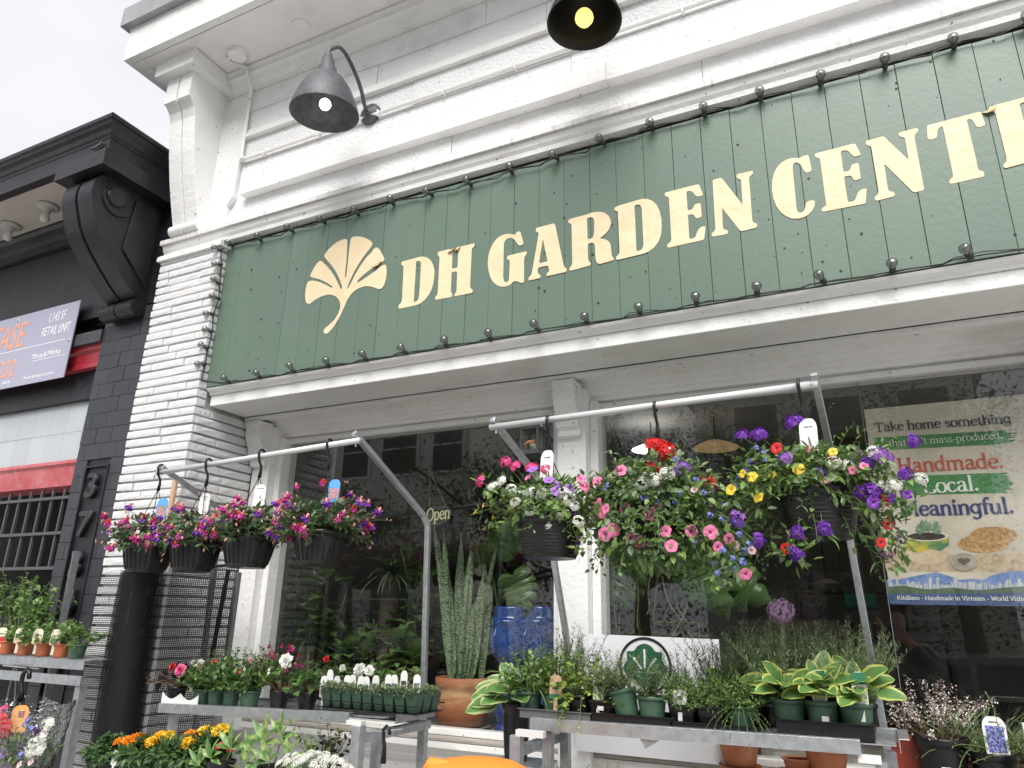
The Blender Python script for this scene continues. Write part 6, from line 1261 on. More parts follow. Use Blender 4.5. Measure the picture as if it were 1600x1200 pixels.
def net_flat(b, x0, y0, x1, y1, z0, z1, d=.0105, sag=.012):
    L_ = math.hypot(x1 - x0, y1 - y0); nv = int(L_ / d); nh = int((z1 - z0) / d); ux, uy = (x1 - x0) / L_, (y1 - y0) / L_
    fx = lambda u, z: (x0 + ux * u - uy * sag * math.sin(u * 14 + z * 3), y0 + uy * u + ux * sag * math.sin(u * 14 + z * 3))
    for k in range(nh):
        z = z0 + k * d; vs = []
        for i in range(21):
            u = L_ * i / 20; q = fx(u, z); zz = z + .004 * math.sin(u * 9 + k * .15); vs += [(q[0], q[1], zz - .0016), (q[0], q[1], zz + .0016)]
        b.add(vs, [(2 * i, 2 * i + 2, 2 * i + 3, 2 * i + 1) for i in range(20)])
    for v in range(nv):
        u = v * d; vs = []
        for k in range(13):
            z = z0 + (z1 - z0) * k / 12; q = fx(u, z); vs += [(q[0] - ux * .0016, q[1] - uy * .0016, z), (q[0] + ux * .0016, q[1] + uy * .0016, z)]
        b.add(vs, [(2 * k, 2 * k + 1, 2 * k + 3, 2 * k + 2) for k in range(12)])
b = MB(); fe = P(372, 890, .10); net_flat(b, nc_.x + .10, YN + .10, fe.x, .10, .35, P(330, 885, .0).z)
net_flat(b, P(160, 893, YN - .05).x, YN - .05, nc_.x - rN * .8, YN - .04, .35, nz1 - .005)
obj('net_sheet', b, net_m, net, kind='stuff', fix=False)
b = MB(); zt_n = P(330, 885, .0).z; b.tube([(nc_.x + .10, YN + .10, zt_n), ((nc_.x + fe.x) / 2, 0, zt_n - .01), (fe.x, .10, zt_n + .02)], .008, 6); e0, e1 = P(357, 890, .06), P(330, 1030, .06)
b.bar(e0, e1, .03, .006, (0, 1, 0)); obj('net_hem', b, net_m, net)
npx = P(372, 900, .12); obj('net_post', MB().bar((npx.x, .12, 0), (npx.x, .12, npx.z + .02), .026, .026), galv, net)
ws = P(272, 765, -.12); obj('wooden_stake', MB().tube([P(274, 752, -.12), V((P(268, 785, -.12).x, -.12, P(268, 785, -.12).z - .4))], .016, 10), M('pale_wood', (.55, .36, .22), .6), net)

# ---------------------------------------------------------------- board with leaf logo
bd0 = P(917, 990, .47); bd1 = P(1123, 999, .47)
lbz = 1.03
logo = thing('logo_board', 'white board with a green leaf in a black ring leaning on the window', 'sign', (bd0.x + .3, .47, 1.02))
wb = M('white_board', (.80, .80, .83), .4)
bb_ = MB(); bb_.prism([[(bd0.x - .05, lbz), (bd1.x + .005, lbz), (bd1.x, bd1.z), (bd0.x - .05, bd0.z)]], lambda a, c_, w_: (a, .47 + w_ + (bd0.z - c_) * -.06, c_), 0, .004); obj('board', bb_, wb, logo)
lc = P(1008, 1040, .465); ly = lambda z: .469 + (bd0.z - z) * -.06
ring = [(lc.x + .125 * math.cos(a), lc.z + .125 * math.sin(a)) for a in [2 * PI * i / 60 for i in range(60)]]; ring2 = [(lc.x + .113 * math.cos(a), lc.z + .113 * math.sin(a)) for a in [2 * PI * i / 60 for i in range(60)]]
obj('logo_ring', MB().prism([ring, ring2], lambda a, c_, w_: (a, ly(c_) + w_, c_), -.0016, -.0004), M('black_ink', (.012, .012, .012), .5), logo)
half = [(0, .098), (.035, .085), (.05, .06), (.085, .062), (.082, .02), (.108, -.01), (.085, -.045), (.055, -.075), (.02, -.085), (0, -.08)]
lf = [(lc.x + a, lc.z + c_) for a, c_ in half] + [(lc.x - a, lc.z + c_) for a, c_ in half[::-1][1:-1]]
obj('logo_leaf', MB().prism([lf], lambda a, c_, w_: (a, ly(c_) + w_, c_), -.0018, -.0006, smooth_r=.014), M('leaf_logo_green', (.012, .11, .05), .5), logo)
vb = MB()
for ang, L_ in ((90, .085), (45, .075), (135, .075), (5, .07), (175, .07)):
    a = math.radians(ang); vb.prism([rounded([(lc.x + math.cos(a) * .02 - math.sin(a) * .004, lc.z - .03 + math.sin(a) * .02 + math.cos(a) * .004), (lc.x + math.cos(a) * .02 + math.sin(a) * .004, lc.z - .03 + math.sin(a) * .02 - math.cos(a) * .004), (lc.x + math.cos(a) * L_ + math.sin(a) * .006, lc.z - .03 + math.sin(a) * L_ * 1.2 - math.cos(a) * .006), (lc.x + math.cos(a) * L_ - math.sin(a) * .006, lc.z - .03 + math.sin(a) * L_ * 1.2 + math.cos(a) * .006)], .005)], lambda p, q, w_: (p, ly(q) + w_, q), -.0032, -.002)
obj('leaf_veins', vb, wb, logo, kind='stuff')

# ---------------------------------------------------------------- hanging lantern by the centre post
lt = P(833, 688, .36); ln = thing('lantern', 'small grey glass lantern hanging from a hook beside the centre post', 'lantern', (lt.x, lt.y, lt.z - .08))
lg = M('lantern_grey', (.05, .052, .056), .5)
def lb_(x0, x1, y0, y1, z0, z1, nm='frame'): return obj(nm, MB().box(lt.x + x0, lt.x + x1, lt.y + y0, lt.y + y1, lt.z + z0, lt.z + z1), lg, ln, bevel=.002)
lb_(-.062, .062, -.062, .062, -.085, -.075, 'base'); lb_(-.055, .055, -.055, .055, -.0745, -.06, 'base'); lb_(-.055, .055, -.055, .055, .05, .062, 'roof'); lb_(-.045, .045, -.045, .045, .0625, .075, 'roof')
for sx in (-1, 1):
    for sy in (-1, 1): lb_(sx * .046 - .006, sx * .046 + .006, sy * .046 - .006, sy * .046 + .006, -.0595, .0495, 'corner_post')
for sx, sy in ((0, -1), (1, 0), (-1, 0), (0, 1)):
    k = MB(); k.box(lt.x + (sx * .046 - .001 if sx else -.039), lt.x + (sx * .046 + .001 if sx else .039), lt.y + (sy * .046 - .001 if sy else -.039), lt.y + (sy * .046 + .001 if sy else .039), lt.z - .059, lt.z + .049); obj('pane', k, glass, ln)
obj('candle', MB().tube([(lt.x, lt.y, lt.z - .058), (lt.x, lt.y, lt.z - .02)], .016, 12), M('candle_wax', (.5, .45, .38), .5), ln)
obj('carved_leaf', MB().tube([(lt.x - .03, lt.y - .044, lt.z - .03), (lt.x - .005, lt.y - .044, lt.z - .018), (lt.x + .02, lt.y - .044, lt.z - .02), (lt.x + .034, lt.y - .044, lt.z - .008)], [.004, .010, .007, .002], 6), M('copper_leaf', (.42, .18, .07), .5), ln)
obj('handle', MB().tube([(lt.x - .05, lt.y, lt.z + .07), (lt.x - .03, lt.y, lt.z + .115), (lt.x, lt.y, lt.z + .13), (lt.x + .03, lt.y, lt.z + .115), (lt.x + .05, lt.y, lt.z + .07)], .002, 5), galv, ln)
hk_ = MB(); q = V((lt.x, lt.y, lt.z + .13)); hk_.tube([q + V((-.008, 0, .035)), q + V((-.006, 0, .01)), q, q + V((.012, 0, .006)), q + V((.016, 0, .03)), q + V((.10, .09, .04))], .005, 6); obj('hook', hk_, white, ln, smooth=True)

# ---------------------------------------------------------------- pots on the ground bench, right of the herb table
random.seed(700)
ZB = P(1470, 1215, .25).z - .06
bench = thing('low_bench', 'low wooden bench carrying pots below the poster', 'bench', (.6, .28, 0))
for i in range(4): obj('plank', MB().box(.06, 1.4, .06 + i * .11, .16 + i * .11, ZB - .03, ZB), sill_wood, bench, bevel=.003)
for x in (.14, 1.3):
    for y in (.1, .44): obj('leg', MB().box(x - .025, x + .025, y - .025, y + .025, 0, ZB - .031), sill_wood, bench)
hp_ = P(1468, 1150, .24); t = new_pot('pink white heather in a black pot below the poster', 'heather', V((hp_.x, .24, ZB)), 'black', .088, hp_.z - ZB, name='heather')
hh = hp_.z - ZB
def heath(f, s):
    tp = bush(f, s, (0, 0, hh * .95), 46, (.12, .22), (30, 85), .25, .012, .003, 30, .06, 'lance', (0, 0, 1), .0013, lk=1); return tp
tp = fol(t, heath, [leafm('heather_leaf', (.07, .12, .035), (.13, .19, .06)), G_light], stem_r)
fb_ = MB()
for p, d in tp:
    if random.random() < .8:
        for k in range(34):
            q = p - d * random.uniform(0, .09) + rnd_dir() * .012; e = rnd_dir(); leaf(fb_, q, e, .009, .006, None, .2, .3, 'round', random.choice((0, 0, 1)), 1)
obj('blossom', fb_, [fwhite, palepink], t, world=False, kind='stuff', fix=False)
obj('price_sticker', MB().box(-.012, .016, -.0855, -.0845, hh * .42, hh * .55), tagw, t, world=False)
rp = P(1408, 1150, .36); t = new_pot('square red glazed pot behind the galvanised upright', 'pot', V((rp.x, .36, ZB)), 'red', .06, rp.z - ZB, square=True, name='square_pot')
t = new_pot('green seedling in the small red pot behind the heather', 'pot', V((P(1398, 1140, .46).x, .46, 1.019)), 'red', .035, .08, name='small_pot'); fol(t, lambda f, s: bush(f, s, (0, 0, .07), 12, (.06, .1), (40, 85), .3, .02, .01, 8, .02), [G_mid])
bp_ = P(1550, 1160, .2); t = new_pot('wiry silver plant with a blue picture tag at the right edge', 'plant', V((bp_.x, .22, ZB)), 'black', .075, bp_.z - ZB - .03, name='wiry_plant')
hb = bp_.z - ZB - .03
def wiry(f, s):
    for i in range(90):
        pts = grow((random.uniform(-.05, .05), random.uniform(-.05, .05), hb * .95), rnd_dir(20, 85), random.uniform(.1, .22), 6, random.uniform(0, .9), .28); s.tube(pts, .0012, 4, cap=False)
        for k in range(9):
            c_, d = along(pts, random.uniform(.2, 1)); leaf(f, c_, rnd_dir(-20, 60), .018, .005, None, .2, .1, 'lance', random.choice((0, 1)), 1)
fol(t, wiry, [G_grey, G_mid]); plant_tag(t, (.01, -.06, hb * .95), -.05, .125, .07, tagw, [(-.38, .38, .1, .76, blue_flower_print), (-.2, .2, .84, .87, dk_print)])
for i, (px, y, lab) in enumerate(((1500, .42, 'grassy plant in a terracotta pot behind the heather'), (1590, .36, 'reddish grass in a terracotta pot at the right edge'))):
    q = P(px, 1150, y); t = new_pot(lab, 'grass plant', V((q.x, y, ZB)), 'terra', .07, .12, name='grass_plant')
    fol(t, lambda f, s: [leaf(f, V((random.uniform(-.03, .03), random.uniform(-.03, .03), .11)), rnd_dir(30, 85), random.uniform(.14, .24), .008, None, random.uniform(.2, .9), .1, 'strap', random.choice((0, 1)), 5) for _ in range(90)], [G_grey, leafm('reddish_grass', (.22, .10, .06), (.30, .16, .10)) if i else G_mid])
# stacked terracotta pots under the herb table
tz = 1.019
for i, (px, lab) in enumerate(((1155, 'upturned terracotta pot on the sill under the herb table, left'), (1290, 'terracotta pot on its saucer under the herb table, below the hostas'), (1245, 'small terracotta saucer stack under the herb table'))):
    q = P(px, 1170, .42); t = thing('terracotta_pot', lab, 'pot', (q.x, .42, tz), 'terracotta pots under the herb table')
    b = MB(); pot_round(b, (q.x, .42, tz + .02), .085 if i < 2 else .06, .06 if i < 2 else .045, .10 if i < 2 else .05, .012, 28); b.lathe([(0, .021), (.06, .021)], (q.x, .42, tz), 20); obj('pot', b, terracotta, t, smooth=True)
    obj('saucer', MB().lathe([(0, 0), (.07, 0), (.09, .022), (.084, .022), (.066, .006), (0, .006)], (q.x, .42, tz), 28), terracotta, t, smooth=True)
cbp = P(1597, 1130, .05); chb = thing('chalkboard', 'white framed chalkboard cut by the right edge', 'sign', (cbp.x + .2, .05, 0))
obj('frame', MB().box(cbp.x, cbp.x + .02, .04, .07, .2, cbp.z + .0).box(cbp.x + .021, cbp.x + .5, .04, .07, cbp.z - .02, cbp.z).box(cbp.x + .50, cbp.x + .52, .04, .07, .2, cbp.z), white, chb)
obj('panel', MB().box(cbp.x + .021, cbp.x + .499, .05, .06, .2, cbp.z - .021), M('chalk_black', (.02, .02, .022), .8), chb)
# ---------------------------------------------------------------- pen-stroke serif lettering for the poster
SER = lambda x, w_=.17: ('S', [(x - w_ / 2, .0), (x + w_ / 2, .0)])
GL = {
 'a': (.46, [('C', [(.07, .36), (.14, .45), (.26, .46), (.33, .36), (.33, .08), (.38, .0), (.45, .05)]), ('C', [(.33, .27), (.16, .24), (.06, .12), (.14, .01), (.26, .03), (.33, .12)])]),
 'c': (.40, [('C', [(.36, .36), (.24, .46), (.09, .38), (.05, .22), (.1, .06), (.24, .0), (.38, .09)])]),
 'd': (.50, [('C', [(.38, .38), (.24, .46), (.08, .36), (.06, .16), (.18, .0), (.3, .03), (.38, .12)]), ('S', [(.38, .74), (.38, .0)]), ('S', [(.30, .73), (.38, .74)]), ('S', [(.38, .0), (.47, .0)])]),
 'e': (.42, [('C', [(.06, .25), (.37, .27), (.33, .41), (.21, .46), (.09, .38), (.05, .22), (.1, .06), (.23, .0), (.38, .08)])]),
 'f': (.32, [('C', [(.36, .67), (.26, .74), (.16, .62), (.15, .4), (.15, .0)]), ('S', [(.03, .45), (.31, .45)]), SER(.15)]),
 'g': (.46, [('C', [(.37, .38), (.22, .46), (.06, .34), (.06, .16), (.2, .04), (.36, .14)]), ('C', [(.37, .46), (.37, .1), (.36, -.12), (.22, -.22), (.06, -.15)]), ('S', [(.36, .45), (.47, .46)])]),
 'h': (.50, [('S', [(.1, .0), (.1, .74)]), ('C', [(.1, .34), (.2, .44), (.3, .46), (.39, .38), (.39, .2), (.39, .0)]), SER(.1), SER(.39), ('S', [(.02, .73), (.1, .74)])]),
 'i': (.24, [('S', [(.12, .0), (.12, .45)]), SER(.12, .2), ('S', [(.03, .44), (.12, .45)]), ('D', [(.12, .63)])]),
 'k': (.47, [('S', [(.1, .0), (.1, .74)]), ('S', [(.1, .2), (.40, .45)]), ('S', [(.2, .28), (.44, .0)]), SER(.1), ('S', [(.02, .73), (.1, .74)])]),
 'l': (.24, [('S', [(.12, .0), (.12, .74)]), SER(.12, .2), ('S', [(.03, .73), (.12, .74)])]),
 'm': (.78, [('S', [(.1, .0), (.1, .45)]), ('C', [(.1, .34), (.2, .44), (.29, .46), (.38, .37), (.38, .2), (.38, .0)]), ('C', [(.38, .34), (.48, .44), (.57, .46), (.66, .37), (.66, .2), (.66, .0)]), SER(.1), SER(.38), SER(.66), ('S', [(.02, .44), (.1, .45)])]),
 'n': (.50, [('S', [(.1, .0), (.1, .45)]), ('C', [(.1, .34), (.2, .44), (.3, .46), (.39, .38), (.39, .2), (.39, .0)]), SER(.1), SER(.39), ('S', [(.02, .44), (.1, .45)])]),
 'o': (.48, [('C', [(.05, .23), (.12, .41), (.24, .46), (.37, .41), (.43, .23), (.37, .05), (.24, .0), (.12, .05), (.05, .23)])]),
 'p': (.50, [('S', [(.1, .45), (.1, -.22)]), ('C', [(.1, .36), (.24, .46), (.4, .36), (.43, .2), (.34, .03), (.2, .0), (.1, .08)]), ('S', [(.02, -.22), (.2, -.22)]), ('S', [(.02, .44), (.1, .45)])]),
 'r': (.36, [('S', [(.1, .0), (.1, .45)]), ('C', [(.1, .3), (.18, .43), (.27, .46), (.33, .42)]), SER(.1), ('S', [(.02, .44), (.1, .45)])]),
 's': (.36, [('C', [(.31, .37), (.2, .46), (.08, .39), (.1, .29), (.2, .24), (.31, .16), (.29, .05), (.17, .0), (.05, .09)])]),
 't': (.32, [('C', [(.14, .6), (.14, .3), (.14, .1), (.2, .0), (.3, .06)]), ('S', [(.03, .45), (.28, .45)])]),
 'u': (.50, [('C', [(.09, .45), (.09, .12), (.18, .0), (.3, .03), (.38, .14)]), ('S', [(.38, .45), (.38, .0)]), ('S', [(.01, .44), (.09, .45)]), ('S', [(.30, .44), (.38, .45)]), ('S', [(.38, .0), (.47, .0)])]),
 'H': (.64, [('S', [(.11, .0), (.11, .68)]), ('S', [(.52, .0), (.52, .68)]), ('S', [(.11, .35), (.52, .35)]), SER(.11, .2), SER(.52, .2), ('S', [(.01, .68), (.21, .68)]), ('S', [(.42, .68), (.62, .68)])]),
 'O': (.66, [('C', [(.06, .33), (.14, .6), (.33, .70), (.52, .6), (.60, .33), (.52, .08), (.33, -.02), (.14, .08), (.06, .33)])]),
 'L': (.54, [('S', [(.12, .0), (.12, .68)]), ('S', [(.02, .0), (.48, .0)]), ('S', [(.48, .0), (.50, .16)]), ('S', [(.02, .68), (.23, .68)])]),
 'M': (.84, [('S', [(.12, .0), (.15, .68)]), ('S', [(.15, .68), (.42, .05)]), ('S', [(.42, .05), (.69, .68)]), ('S', [(.69, .68), (.72, .0)]), SER(.12, .2), SER(.72, .2), ('S', [(.04, .68), (.16, .68)]), ('S', [(.68, .68), (.80, .68)])]),
 'T': (.58, [('S', [(.28, .0), (.28, .68)]), ('S', [(.03, .68), (.53, .68)]), ('S', [(.03, .68), (.02, .54)]), ('S', [(.53, .68), (.55, .54)]), SER(.28, .22)]),
 'K': (.62, [('S', [(.12, .0), (.12, .68)]), ('S', [(.12, .28), (.52, .68)]), ('S', [(.24, .38), (.58, .0)]), SER(.12, .2), ('S', [(.02, .68), (.22, .68)])]),
 'V': (.60, [('S', [(.08, .68), (.31, .0)]), ('S', [(.31, .0), (.54, .68)]), ('S', [(.0, .68), (.18, .68)]), ('S', [(.46, .68), (.62, .68)])]),
 'W': (.88, [('S', [(.08, .68), (.27, .0)]), ('S', [(.27, .0), (.45, .6)]), ('S', [(.45, .6), (.64, .0)]), ('S', [(.64, .0), (.82, .68)]), ('S', [(.0, .68), (.18, .68)]), ('S', [(.74, .68), (.9, .68)])]),
 '.': (.22, [('D', [(.1, .05)])]), "'": (.16, [('S', [(.1, .72), (.06, .55)])]), '-': (.30, [('S', [(.03, .22), (.26, .22)])]), '*': (.36, [('D', [(.18, .24)])]), ' ': (.24, []) }
def pen_text(s, x0, z0, x1, z1, y, m, parent, A=.095, B=.04, em=None):
    """written along the line (x0,z0)-(x1,z1) in the plane y, facing -y"""
    adv = sum(GL[c_][0] for c_ in s); k = (x1 - x0) / adv; ez = em or k; b = MB(); cx = 0; idx = 0
    for c_ in s:
        w_, strokes = GL[c_]
        for typ, pts in strokes:
            yo = y - .0002 - .00008 * (idx % 5); idx += 1
            if typ == 'D':
                px_, pz_ = pts[0]; vs = [(x0 + (cx + px_) * k + .075 * k * math.cos(a), yo, z0 + (z1 - z0) * (cx + px_) / adv + pz_ * ez + .075 * ez * math.sin(a)) for a in [2 * PI * i / 12 for i in range(12)]]
                b.add(vs, [tuple(range(12))]); continue
            pl = crom(pts) if typ == 'C' else pts; L_, R2 = [], []
            for i, p in enumerate(pl):
                a, q = pl[max(i - 1, 0)], pl[min(i + 1, len(pl) - 1)]; dx, dz = q[0] - a[0], q[1] - a[1]; d = math.hypot(dx, dz) or 1; nx, nz = -dz / d, dx / d
                h_ = .5 * math.sqrt((A * nx) ** 2 + (B * nz) ** 2)
                for lst, sg in ((L_, 1), (R2, -1)):
                    u, v = p[0] + nx * h_ * sg, p[1] + nz * h_ * sg; lst.append((x0 + (cx + u) * k, yo, z0 + (z1 - z0) * (cx + u) / adv + v * ez))
            n_ = len(pl); b.add(L_ + R2, [(i, i + 1, n_ + i + 1, n_ + i) for i in range(n_ - 1)])
        cx += w_
    return obj('lettering', b, m, parent, fix=False, label='words ' + s.replace('*', ' ').replace("'", '')[:40] if False else None)

# ---------------------------------------------------------------- poster behind the glass
YP = .616
poster = thing('window_poster', 'large beige shop poster with green brush strokes behind the right window', 'poster', (.37, YP, 1.69))
paper = M('poster_paper', (.62, .56, .46), .6, col2=(.50, .44, .35), scale=5, lo=.4, hi=.7, bump=.0, dirt=(.34, .27, .18), dirt_amt=.35, dirt_scale=9)
tl, tr_, bl = P(1350, 640, YP), P(1592, 612, YP), P(1391, 944, YP)
X0, X1, Z0, Z1 = tl.x, .70, bl.z, tl.z
obj('sheet', MB().box(X0, X1, YP, YP + .002, Z0, Z1), paper, poster)
PP = lambda px, py: (lambda v: (v.x, v.z))(P(px, py, YP))
def ppoly(nm, pts, m, lay, r=0):
    b = MB(); l_ = [PP(*q) for q in pts]
    if r: l_ = rounded(l_, r)
    tri = tessellate_polygon([[V((a, c_, 0)) for a, c_ in l_]]); b.add([(a, YP - .0004 * lay, c_) for a, c_ in l_], [tuple(t_) for t_ in tri]); return obj(nm, b, m, poster, fix=False)
random.seed(800)
gb = M('green_brush', (.045, .20, .06), .6, col2=(.09, .28, .09), scale=40, stretch=(1, 1, 8), lo=.4, hi=.6)
def brush(pa, pb, h, nm='brush_stroke'):
    (xa_, za_), (xb_, zb_) = PP(*pa), PP(*pb); pts_u, pts_d = [], []; N_ = 46
    b = MB(); rows = 14
    for r in range(rows):
        o = (r + .5) / rows - .5; e0, e1 = random.uniform(0, .07) * (abs(o) * 2 + .3), random.uniform(0, .10) * (abs(o) * 2 + .4); w_ = h / rows * 1.06
        ax, bx_ = xa_ + (xb_ - xa_) * e0, xb_ - (xb_ - xa_) * e1; za2, zb2 = za_ + (zb_ - za_) * e0 + o * h * .98, zb_ - (zb_ - za_) * e1 + o * h * .98
        b.add([(ax - .01, YP - .0004, za2), (ax, YP - .0004, za2 + w_ / 2), (bx_, YP - .0004, zb2 + w_ / 2), (bx_ + .012, YP - .0004, zb2), (bx_, YP - .0004, zb2 - w_ / 2), (ax, YP - .0004, za2 - w_ / 2)], [(0, 1, 2, 3, 4, 5)])
    return obj(nm, b, gb, poster, fix=False)
brush((1367, 694), (1587, 682), .062); brush((1410, 759), (1582, 754), .088)
ink = M('navy_black_ink', (.03, .035, .055), .5); lwht = M('pale_ink', (.74, .76, .68), .5); cor = M('coral_ink', (.50, .09, .05), .5); nav = M('navy_ink', (.02, .035, .16), .5)
def pt(s, a, b_, m, A=.1, B=.042, em=None):
    (xa_, za_), (xb_, zb_) = PP(*a), PP(*b_); pen_text(s, xa_, za_, xb_, zb_, YP - .0042, m, poster, A, B, em)
pt('Take home something', (1368, 675), (1580, 661), ink, .105, .05); pt("that isn't mass-produced.", (1389, 698), (1567, 685), lwht, .07, .035)
pt('Handmade.', (1404, 738), (1570, 730), cor, .11, .05); pt('Local.', (1443, 771), (1531, 766), lwht, .12, .05); pt('Meaningful.', (1407, 806), (1586, 801), nav, .12, .055)
# painted sand, mountains, skyline, water, caption band
sandm = M('sand_print', (.52, .42, .30), .7, col2=(.40, .29, .18), scale=50, lo=.4, hi=.65)
ppoly('sand', [(1378, 862), (1420, 858), (1500, 868), (1640, 862), (1640, 895), (1385, 893)], sandm, 1, .01)
mtn = M('mountain_print', (.10, .17, .40), .6, col2=(.20, .28, .50), scale=30); ppoly('mountains', [(1385, 906), (1405, 905), (1440, 898), (1462, 894), (1480, 899), (1500, 906), (1520, 904), (1535, 906), (1550, 899), (1575, 893), (1645, 890), (1645, 925), (1387, 922)], mtn, 2)
sk = MB(); bx = M('tower_print', (.55, .53, .48), .6, col2=(.35, .37, .40), island=1)
for i in range(64):
    px = 1388 + i * 3.9 + random.uniform(-1, 1); h_ = random.uniform(6, 13) + (8 if random.random() < .2 else 0); w_ = random.uniform(2.2, 5); q = [PP(px, 921), PP(px + w_, 921), PP(px + w_, 921 - h_), PP(px, 921 - h_)]
    sk.add([(a, YP - .0012 - .00006 * (i % 6), c_) for a, c_ in q], [(0, 1, 2, 3)])
obj('skyline', sk, bx, poster, kind='stuff', fix=False)
ppoly('tree_line', [(1386, 917), (1410, 915), (1450, 921), (1490, 918), (1530, 923), (1560, 919), (1600, 916), (1645, 914), (1645, 930), (1388, 931)], M('tree_print', (.05, .09, .05), .7, col2=(.10, .14, .09), scale=60), 4)
ppoly('water', [(1388, 928), (1645, 926), (1645, 948), (1391, 944)], M('navy_band', (.035, .06, .15), .5, col2=(.07, .11, .24), scale=40, stretch=(1, 1, 6)), 5)
pt('Kitsilano * Handmade in Vietnam * World Visitors', (1402, 937), (1612, 939), lwht, .10, .05)
YPs = YP; 
def lay(nm, m, l_, lv): YPx = YP - .0004 * lv; tri = tessellate_polygon([[V((a, c_, 0)) for a, c_ in l_]]); b = MB(); b.add([(a, YPx, c_) for a, c_ in l_], [tuple(t_) for t_ in tri]); return obj(nm, b, m, poster, fix=False)
def ell(px, py, rx, ry, n=26, a0=0, a1=2 * PI): return [PP(px + rx * math.cos(a0 + (a1 - a0) * i / n), py + ry * math.sin(a0 + (a1 - a0) * i / n)) for i in range(n)]
potp = [PP(1414, 838), PP(1482, 838), PP(1484, 858), PP(1478, 874), PP(1462, 882), PP(1440, 882), PP(1422, 876), PP(1414, 860)]
lay('printed_pot', M('pot_print', (.62, .50, .36), .6, col2=(.54, .40, .26), scale=40), rounded(potp, .012), 3)
lay('printed_glaze', M('glaze_print', (.06, .20, .09), .6, col2=(.55, .42, .04), scale=14, lo=.45, hi=.6), [PP(1414, 838), PP(1482, 838), PP(1483, 852), PP(1470, 861), PP(1452, 858), PP(1436, 864), PP(1414, 858)], 4)
lay('printed_rim', M('rim_print', (.62, .60, .50), .6), ell(1448, 838, 34, 8), 5); lay('printed_soil', M('soil_print', (.05, .035, .025), .8), ell(1448, 838, 29, 6), 6)
suc = M('succulent_print', (.12, .20, .12), .6, col2=(.22, .32, .20), island=1); b = MB()
for i in range(22):
    a = random.uniform(.15, PI - .15); r_ = random.uniform(8, 26); c_ = PP(1448 + math.cos(a) * r_ * .8, 836 - math.sin(a) * r_ * .55); d = V((math.cos(a) * random.uniform(.5, 1), 0, math.sin(a) * .8 + .2)); leaf(b, V((c_[0], YP - .0030 - .0001 * i, c_[1])), d, .032, .014, V((0, -1, 0)), 0, 0, 'ovate', 0, 2)
obj('printed_succulent', b, suc, poster, fix=False, kind='stuff')
cst = M('rattan_print', (.50, .30, .12), .6, col2=(.34, .18, .06), scale=70, lo=.42, hi=.55); cse = M('rattan_rim_print', (.58, .38, .18), .6, col2=(.42, .24, .10), scale=90, lo=.4, hi=.55)
lay('printed_coaster', cse, ell(1536, 850, 40, 14), 3); lay('printed_coaster', cst, ell(1536, 847, 37, 11), 4); lay('printed_coaster', cse, ell(1552, 837, 38, 14), 5); lay('printed_coaster', cst, ell(1552, 834, 35, 11), 6)
lay('printed_stone', M('stone_print', (.30, .26, .21), .6, col2=(.40, .36, .30), scale=30), ell(1506, 878, 21, 14), 7)
heart = [PP(1506 + 10 * (16 * math.sin(t_) ** 3) / 16, 877 - 7 * (13 * math.cos(t_) - 5 * math.cos(2 * t_) - 2 * math.cos(3 * t_) - math.cos(4 * t_)) / 16) for t_ in [2 * PI * i / 30 for i in range(30)]]; lay('printed_heart', M('heart_print', (.12, .09, .07), .7), heart, 8)

# ---------------------------------------------------------------- shop interior behind the glass
random.seed(900)
room = thing('shop_interior', 'dim shop room with display ledge behind the window panes', 'room', (-1.2, 1.2, 0))
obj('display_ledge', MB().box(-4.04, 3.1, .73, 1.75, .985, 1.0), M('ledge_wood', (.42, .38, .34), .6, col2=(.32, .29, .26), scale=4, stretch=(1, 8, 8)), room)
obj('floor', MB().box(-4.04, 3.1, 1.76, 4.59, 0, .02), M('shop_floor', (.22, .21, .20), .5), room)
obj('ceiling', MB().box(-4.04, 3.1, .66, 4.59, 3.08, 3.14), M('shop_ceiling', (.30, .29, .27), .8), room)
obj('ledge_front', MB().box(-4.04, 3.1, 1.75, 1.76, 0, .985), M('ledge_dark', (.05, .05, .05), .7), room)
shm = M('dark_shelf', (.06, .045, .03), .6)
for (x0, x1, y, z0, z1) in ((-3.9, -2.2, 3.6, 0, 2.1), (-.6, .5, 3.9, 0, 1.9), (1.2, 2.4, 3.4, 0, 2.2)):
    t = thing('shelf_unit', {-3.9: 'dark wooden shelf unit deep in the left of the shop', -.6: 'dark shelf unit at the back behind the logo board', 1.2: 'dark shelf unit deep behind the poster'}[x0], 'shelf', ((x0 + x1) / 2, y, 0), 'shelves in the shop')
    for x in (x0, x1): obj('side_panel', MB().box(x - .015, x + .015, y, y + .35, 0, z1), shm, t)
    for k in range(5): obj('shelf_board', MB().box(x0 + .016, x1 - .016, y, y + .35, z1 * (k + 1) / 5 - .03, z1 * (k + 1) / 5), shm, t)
    st_ = MB()
    for k in range(44):
        xx = random.uniform(x0 + .06, x1 - .06); lv = random.randint(0, 4); h_ = random.uniform(.06, .22); zz = z1 * (lv + 1) / 5 + .001; st_.box(xx - .03, xx + .03, y + .05, y + .2, zz, zz + h_)
    obj('stock', st_, M('mixed_stock', (.12, .06, .03), .6, col2=(.30, .28, .22), island=1), t, kind='stuff')
